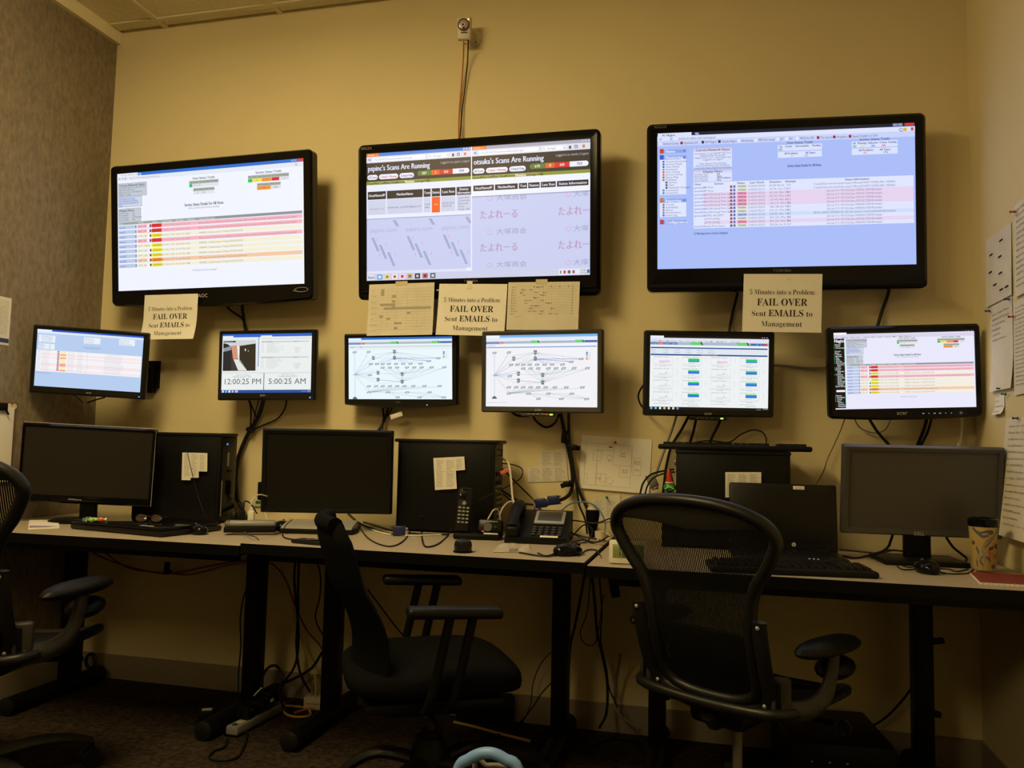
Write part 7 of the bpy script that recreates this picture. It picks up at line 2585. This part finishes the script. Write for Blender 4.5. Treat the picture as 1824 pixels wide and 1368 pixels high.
# ---- plain task chair in the middle
def task_chair(label, loc, rz, s=1.0):
    g = thing('task_chair', label, 'chair', loc, rz, scale=s)
    # seat cushion
    def cush(q):
        k = lambda v: (abs(v) ** 0.55) * (1 if v > 0 else -1)
        return Vector((k(q.x), k(q.y), k(q.z) * (1.0 if q.z > 0 else 0.8)))
    MB().blob((0, 0.03, 0.445), (0.47, 0.50, 0.10), nu=32, nv=16, fn=lambda q: (lambda v: Vector((v.x, v.y, v.z - (0.5 * max(0, v.y - 0.55) ** 2 * 4))))(cush(q))).build('seat', 'chair_fabric', parent=g, angle=60)
    MB().rbox((0, 0.02, 0.385), (0.36, 0.38, 0.03), 0.01).build('seat_pan', 'black_plastic', parent=g)
    # back cushion: curved slab
    mb = MB()
    NU, NV = 12, 18
    prof = lambda t: (-0.185 - 0.06 * t - 0.05 * t * t + 0.035 * math.sin(PI * min(1, t / 0.62)), 0.42 + 0.455 * t)
    half_ = lambda t: 0.215 * (0.86 + 0.14 * math.sin(PI * (0.15 + 0.6 * t))) * (1 if t < 0.86 else math.sqrt(max(0.02, 1 - ((t - 0.86) / 0.15) ** 2)) * 0.35 + 0.65)
    for side in (0, 1):
        vs, fs = [], []
        for j in range(NV + 1):
            t = j / NV
            y0, z0 = prof(t)
            th = 0.034 * (1 - 0.5 * max(0, (t - 0.9) / 0.1)) if 0 < j < NV else 0.012
            for i in range(NU + 1):
                u = -1 + 2 * i / NU
                e = (1 - abs(u) ** 6)
                vs.append((half_(t) * u, y0 + 0.05 * u * u + (th * e if side == 0 else -th * 0.75 * e), z0))
        for j in range(NV):
            for i in range(NU):
                k = j * (NU + 1) + i
                fs.append((k, k + 1, k + NU + 2, k + NU + 1))
        mb.add(vs, fs)
    mb.build('backrest', 'chair_fabric_back', parent=g, angle=60)
    MB().tube([(half_(1.0 * t) * 0.0 + (-0.15 + 0.30 * k / 8), prof(0.985)[0] + 0.05 * ((-0.15 + 0.30 * k / 8) / 0.2) ** 2, prof(0.985)[1]) for k, t in [(k, 1) for k in range(9)]], 0.022, 10).build('top_roll', 'chair_fabric_back', parent=g, angle=60)
    MB().tube([(0, -0.02, 0.37), (0, -0.14, 0.365), (0, -0.175, 0.40), (0, -0.180, 0.46)], 0.024, 10, smooth=4, flat=(1.3, 0.5)).build('back_bar', 'black_steel', parent=g)
    for s_ in (-1, 1):
        MB().rbox((s_ * 0.255, 0.045, 0.655), (0.062, 0.255, 0.028), 0.011, seg=3, shear=lambda q: Vector((q.x, q.y, q.z - 0.9 * (max(0, q.y - 0.02)) ** 2 - 0.5 * max(0, -q.y - 0.08) ** 2))).build('arm_pad', 'pad_black', parent=g)
        for dy in (0.0, 0.062):
            MB().tube([(s_ * 0.255, 0.035 + dy, 0.645), (s_ * 0.255, 0.0 + dy, 0.48), (s_ * 0.24, -0.02 + dy, 0.40), (s_ * 0.14, -0.02 + dy, 0.375)], 0.013, 8, smooth=4, flat=(1.0, 1.0)).build('arm_post', 'black_steel', parent=g)
    MB().rbox((0, 0, 0.352), (0.16, 0.22, 0.05), 0.012).build('tilt_mechanism', 'black_plastic', parent=g)
    MB().tube([(0.01, 0.036, 0.22), (0.01, 0.036, 0.34)], 0.015, 14).build('gas_cylinder', 'graphite_light', parent=g)
    MB().tube([(0.01, 0.036, 0.08), (0.01, 0.036, 0.27)], 0.028, 16).build('outer_column', 'black_plastic', parent=g)
    MB().tube([(0.08, 0.0, 0.36), (0.24, 0.02, 0.345)], 0.006, 8).build('height_lever', 'black_steel', parent=g)
    MB().lathe([(0.06, 0.16), (0.062, 0.19), (0.036, 0.25)], (0.01, 0.036, 0), 20).build('column_cover', 'black_plastic', parent=g)
    star_base(g, 0.30, 'satin_black', 0.60, zc=0.185, arch=0.05, c0=(0.01, 0.036))
    return g


task_chair('black fabric task chair turned sideways before the middle desk', (-0.785, -0.885, 0), -math.radians(60), 0.95)

# ================================================================== on the floor and under the desks
GU = 'cables under the desks'
# red cords sagging under the left desk
cable('network_cable', 'red cable sagging under the left desk, upper strand', [(165, 985, -0.1), (200, 1000, -0.06), (250, 1015, -0.04), (300, 1022, -0.03), (350, 1013, -0.04), (400, 1003, -0.06), (443, 997, -0.12)], 0.0035, 'cable_red', GU)
cable('network_cable', 'red cable sagging under the left desk, lower strand', [(180, 980, -0.1), (230, 1012, -0.05), (290, 1020, -0.035), (340, 1023, -0.035), (400, 1008, -0.06), (443, 1000, -0.12)], 0.003, 'cable_red', GU)
o = MB().rbox((0, 0, 0), (0.018, 0.02, 0.05), 0.004, rot=R3(0, 0, 0.12)).rbox((0.01, -0.004, -0.012), (0.03, 0.014, 0.012), 0.003).build('cable_strap', 'black_plastic')
o.location = at(297, 1012, -0.045)
tag(o, 'black strap on the red cables under the left desk', 'cable strap')
# hanging from the middle desk
for s_, pts, r_, m_ in (
        ('red cable curving down from the left desk leg to the carpet', [(467, 1000, -0.15), (490, 1008, -0.1), (510, 1035, -0.08), (525, 1075, -0.06), (545, 1120, -0.05), (570, 1150, -0.05), (590, 1185, -0.06), (596, 1225, -0.1)], 0.0035, 'cable_red'),
        ('orange cable hanging behind the red one by the desk legs', [(500, 1010, -0.08), (518, 1060, -0.06), (528, 1110, -0.05), (545, 1160, -0.05), (560, 1200, -0.06), (563, 1245, -0.12)], 0.0035, 'cable_yellow'),
        ('black cable hanging straight between the two middle desk legs', [(528, 985, -0.2), (524, 1030, -0.12), (528, 1080, -0.1), (532, 1130, -0.08), (527, 1180, -0.08), (510, 1210, -0.14), (490, 1235, -0.2)], 0.005, 'cable_black'),
        ('second black cable hanging between the two middle desk legs', [(533, 985, -0.2), (531, 1040, -0.11), (531, 1090, -0.09), (528, 1150, -0.09), (535, 1200, -0.1), (552, 1232, -0.14)], 0.005, 'cable_black'),
        ('thin black cable hanging closest to the tilted chair back', [(558, 985, -0.2), (570, 1020, -0.12), (570, 1060, -0.1), (562, 1100, -0.08), (575, 1130, -0.06), (592, 1140, -0.06)], 0.003, 'cable_black'),
        ('thin black cable falling down the left desk leg', [(445, 1040, -0.12), (435, 1060, -0.06), (428, 1100, -0.05), (429, 1150, -0.05), (425, 1200, -0.05), (425, 1245, -0.2)], 0.003, 'cable_black'),
        ('black cable running down behind the task chair seat', [(655, 1050, -0.1), (685, 1090, -0.05), (712, 1125, -0.04), (730, 1145, -0.04), (745, 1200, -0.05)], 0.003, 'cable_black'),
        ('black cable slanting to the carpet behind the task chair back', [(600, 1180, -0.06), (620, 1205, -0.06), (650, 1232, -0.08), (680, 1250, -0.12)], 0.004, 'cable_black'),
        ('thin cable bowing beside the right leg of the middle desk', [(988, 1155, -0.12), (965, 1180, -0.06), (950, 1215, -0.05), (945, 1255, -0.08), (930, 1290, -0.2)], 0.002, 'cable_black'),
        ('second thin cable bowing beside the right leg of the middle desk', [(988, 1210, -0.1), (965, 1235, -0.07), (945, 1265, -0.1), (915, 1300, -0.22)], 0.0025, 'cable_black'),
        ('black cable hanging right of the middle desk, nearest its leg', [(1042, 1020, -0.3), (1035, 1060, -0.15), (1025, 1110, -0.1), (1016, 1150, -0.09), (1012, 1200, -0.09), (1005, 1225, -0.1)], 0.005, 'cable_black'),
        ('thin black cable hanging in a small bow right of the middle desk', [(1052, 1025, -0.3), (1046, 1090, -0.14), (1034, 1125, -0.1), (1040, 1145, -0.1), (1058, 1148, -0.1), (1066, 1120, -0.12), (1075, 1060, -0.2)], 0.002, 'cable_black'),
        ('black cable hanging long to the carpet left of the right chair', [(1055, 1030, -0.3), (1060, 1080, -0.15), (1064, 1130, -0.1), (1075, 1175, -0.08), (1082, 1220, -0.08), (1080, 1270, -0.1), (1068, 1296, -0.2)], 0.005, 'cable_black'),
        ('second black cable hanging to the carpet left of the right chair', [(1068, 1030, -0.3), (1072, 1090, -0.15), (1070, 1140, -0.1), (1080, 1190, -0.09), (1085, 1225, -0.09), (1100, 1260, -0.12)], 0.003, 'cable_black'),
        ('grey cable curving to the carpet beside the right chair frame', [(1105, 1165, -0.12), (1098, 1210, -0.07), (1096, 1255, -0.06), (1108, 1278, -0.1), (1140, 1300, -0.18)], 0.005, 'cable_grey'),
        ('black cable swinging from the right desk leg to behind the right chair', [(1635, 1210, -0.14), (1605, 1250, -0.06), (1575, 1280, -0.05), (1540, 1298, -0.05), (1500, 1302, -0.06), (1465, 1295, -0.1)], 0.004, 'cable_black')):
    cable('hanging_cable', s_, pts, r_, m_, GU)
for x_, y_, s_ in ((1668, 1142, 'upper black strap on the right desk leg'), (1662, 1270, 'lower black strap on the right desk leg')):
    o = MB().rbox((0, 0, 0), (0.045, 0.02, 0.018), 0.004, rot=R3(0, 0, -0.2 if y_ < 1200 else 0.2)).build('leg_strap', 'black_plastic')
    o.location = at(x_, y_, -0.22)
    tag(o, s_, 'strap', 'straps on the right desk leg')
o = MB().rbox((0, 0, 0), (0.03, 0.02, 0.07), 0.006, rot=R3(0, 0, -0.2)).build('hanging_plug', 'black_plastic')
o.location = at(1094, 1045, -0.35)
tag(o, 'black plug hanging under the front of the right desk', 'plug')

# floor power strip with plugs
A, B = atz(412, 1302, 0.02), atz(500, 1256, 0.02)
ang = math.atan2((B - A).y, (B - A).x)
Lp = (B - A).length
g = thing('power_strip', 'white power strip with black plugs lying on the carpet', 'power strip', ((A.x + B.x) / 2, (A.y + B.y) / 2, 0), ang)
MB().rbox((0, 0, 0.018), (Lp, 0.05, 0.034), 0.006).build('strip_body', 'hub_grey', parent=g)
MB().box((0, 0, 0.004), (Lp + 0.006, 0.056, 0.008)).build('strip_foot', 'black_edge', parent=g, smooth=False)
for k in range(4):
    MB().box((-Lp * 0.32 + k * Lp * 0.2, 0, 0.0355), (0.03, 0.026, 0.001)).build('outlet', 'cream_plastic', parent=g, smooth=False)
MB().rbox((-Lp * 0.44, 0, 0.036), (0.014, 0.016, 0.006), 0.002).build('switch', 'dark_grey', parent=g)
for k, s_ in enumerate(('black adapter standing in the near end of the floor power strip', 'black plug in the middle of the floor power strip', 'black plug with a white mark in the far half of the floor power strip')):
    o = thing('adapter_plug', s_, 'plug', g.matrix_basis @ Vector((-Lp * 0.2 + k * Lp * 0.2, 0.0, 0.0365)), ang, group='plugs in the floor power strip')
    MB().rbox((0, 0.008, 0.024), (0.045, 0.055, 0.046), 0.006).build('plug_body', 'black_plastic', parent=o)
    MB().rbox((0, -0.0205, 0.03), (0.02, 0.002, 0.012), 0.0005).build('plug_mark', 'paper' if k == 2 else 'dark_grey', parent=o)
p_ = atz(368, 1283, 0.0)
o = thing('power_brick', 'small black power brick with a pale label on the carpet', 'adapter', p_, 0.5)
MB().rbox((0, 0, 0.02), (0.06, 0.05, 0.04), 0.006).build('brick_body', 'black_plastic', parent=o)
MB().rbox((0, -0.003, 0.0405), (0.035, 0.03, 0.001), 0.0004).build('brick_label', 'cream_plastic', parent=o)
GF = 'cables lying on the carpet'
for s_, pts, r_, m_ in (
        ('thin black cord looping left of the small power brick', [(366, 1270), (345, 1250), (326, 1252), (323, 1270), (335, 1288), (352, 1286)], 0.002, 'cable_black'),
        ('black cord looping on the carpet before the white power strip', [(405, 1315), (400, 1330), (380, 1338), (373, 1350), (392, 1354), (420, 1350), (432, 1335), (440, 1310), (436, 1280)], 0.004, 'cable_black'),
        ('yellow cable coiled on the carpet by the cream box', [(500, 1258), (510, 1272), (530, 1277), (552, 1274), (548, 1262), (525, 1258), (507, 1257)], 0.004, 'cable_yellow'),
        ('orange cable coiled on the carpet by the cream box', [(525, 1270), (545, 1264), (565, 1262), (585, 1258), (600, 1254)], 0.005, 'cable_orange'),
        ('yellow cable lying on the carpet beyond the task chair base', [(808, 1286), (840, 1293), (880, 1304), (912, 1312), (945, 1320)], 0.005, 'cable_yellow'),
        ('second yellow cable on the carpet below the task chair seat', [(673, 1245), (700, 1254), (725, 1263), (745, 1268), (757, 1276)], 0.004, 'cable_yellow'),
        ('red cable on the carpet below the task chair seat', [(650, 1243), (690, 1258), (730, 1264), (760, 1258), (800, 1243)], 0.003, 'cable_red'),
        ('grey cable curling on the carpet behind the power strip', [(478, 1226), (492, 1232), (520, 1238), (545, 1236), (560, 1228), (580, 1222)], 0.004, 'cable_grey'),
        ('black cable on the carpet between the task chair and the right chair', [(940, 1275), (915, 1295), (880, 1312), (850, 1325), (800, 1328)], 0.004, 'cable_black'),
        ('yellow cable on the carpet at the left edge under the left desk', [(-30, 1233), (0, 1231), (20, 1230), (45, 1226)], 0.004, 'cable_yellow'),
        ('black cable curving on the carpet left of the right chair', [(1045, 1330), (1090, 1315), (1120, 1318), (1145, 1330), (1160, 1345)], 0.004, 'cable_black')):
    cable_w('floor_cable', s_, [atz(x, y, r_ + 0.001) for x, y in pts], r_, m_, GF)
cable('power_cable', 'thick black cord arching from the floor power strip over the carpet', [(478, 1262, -0.3), (465, 1220, -0.22), (475, 1192, -0.18), (492, 1186, -0.16), (502, 1205, -0.16), (498, 1235, -0.2), (505, 1260, -0.25)], 0.0055, group=GF)
cable('power_cable', 'thick black cord running from behind the desk to the floor power strip', [(575, 1160, -0.04), (555, 1190, -0.06), (525, 1208, -0.08), (495, 1222, -0.14), (468, 1245, -0.22), (452, 1258, -0.28)], 0.0055, group=GF)
cable('usb_cable', 'short pale cable end sticking up by the floor power strip', [(452, 1240, -0.3), (460, 1231, -0.29), (467, 1225, -0.28)], 0.003, 'cable_white', group=GF)
p_ = atz(560, 1262, 0.0)
o = thing('junction_box', 'small cream box on the carpet by the middle desk leg', 'box', p_, 0.2)
MB().rbox((0, 0, 0.025), (0.075, 0.05, 0.05), 0.006).build('box_body', 'cream_plastic', parent=o)
MB().box((0, -0.0255, 0.025), (0.05, 0.001, 0.002)).build('box_seam', 'clip_board', parent=o, smooth=False)
p_ = atz(858, 1300, 0.0)
o = thing('backup_battery', 'dark box unit on the carpet under the middle desk', 'box', (p_.x - 0.02, p_.y + 0.14, 0), 0.15)
MB().rbox((0, 0, 0.055), (0.22, 0.18, 0.09), 0.012).build('unit_body', 'black_plastic', parent=o)
MB().box((0, 0, 0.006), (0.20, 0.16, 0.012)).build('unit_foot', 'black_edge', parent=o, smooth=False)
MB().rbox((0.03, -0.091, 0.08), (0.02, 0.002, 0.008), 0.0005).build('unit_badge', 'chrome', parent=o)
p_ = atz(1440, 1350, 0.0)
o = thing('computer_tower', 'dark computer tower lying on the carpet under the right desk', 'computer', (0.36, -0.24, 0), 0.1)
MB().rbox((0, 0, 0.09), (0.30, 0.34, 0.165), 0.01).build('case', 'black_plastic', parent=o)
MB().box((0, 0, 0.006), (0.26, 0.30, 0.012)).build('foot', 'black_edge', parent=o, smooth=False)
for k in range(3):
    MB().rbox((-0.09 + 0.05 * k, -0.171, 0.12), (0.006, 0.002, 0.004), 0.0005).build('status_light', 'logo_grey', parent=o)
# bag and blue hose in the foreground
A, B = at(814, 1382, -1.28), at(926, 1384, -1.28)
T_ = at(868, 1341, -1.28)
o = thing('blue_hose', 'light blue hose arching up at the lower edge of the picture', 'hose', (A.x, -1.28, 0))
o_ = Vector((A.x, -1.28, 0))
Pm = [Vector((A.x - 0.02, -1.28, 0.014)), Vector((A.x - 0.01, -1.28, 0.12)), A, at(836, 1352, -1.28), T_, at(899, 1352, -1.28), B, Vector((B.x + 0.015, -1.28, 0.12)), Vector((B.x + 0.03, -1.28, 0.014))]
MB().tube([p_ - o_ for p_ in Pm], 0.0125, 14, smooth=6).build('outer_hose', 'hose_blue', parent=o)
Pm2 = [Vector((A.x + 0.05, -1.25, 0.008)), at(845, 1372, -1.25), at(868, 1364, -1.25), at(900, 1366, -1.25), at(925, 1380, -1.25), Vector((B.x + 0.07, -1.25, 0.008))]
MB().tube([p_ - o_ for p_ in Pm2], 0.006, 10, smooth=6).build('inner_hose', 'cable_grey', parent=o)


# ------------------------------------------------------------------ tidy up
for o in bpy.data.objects:
    if o.name.split('.')[0] == 'print':
        o['kind'] = 'stuff'
    if '_b' in o:
        del o['_b']
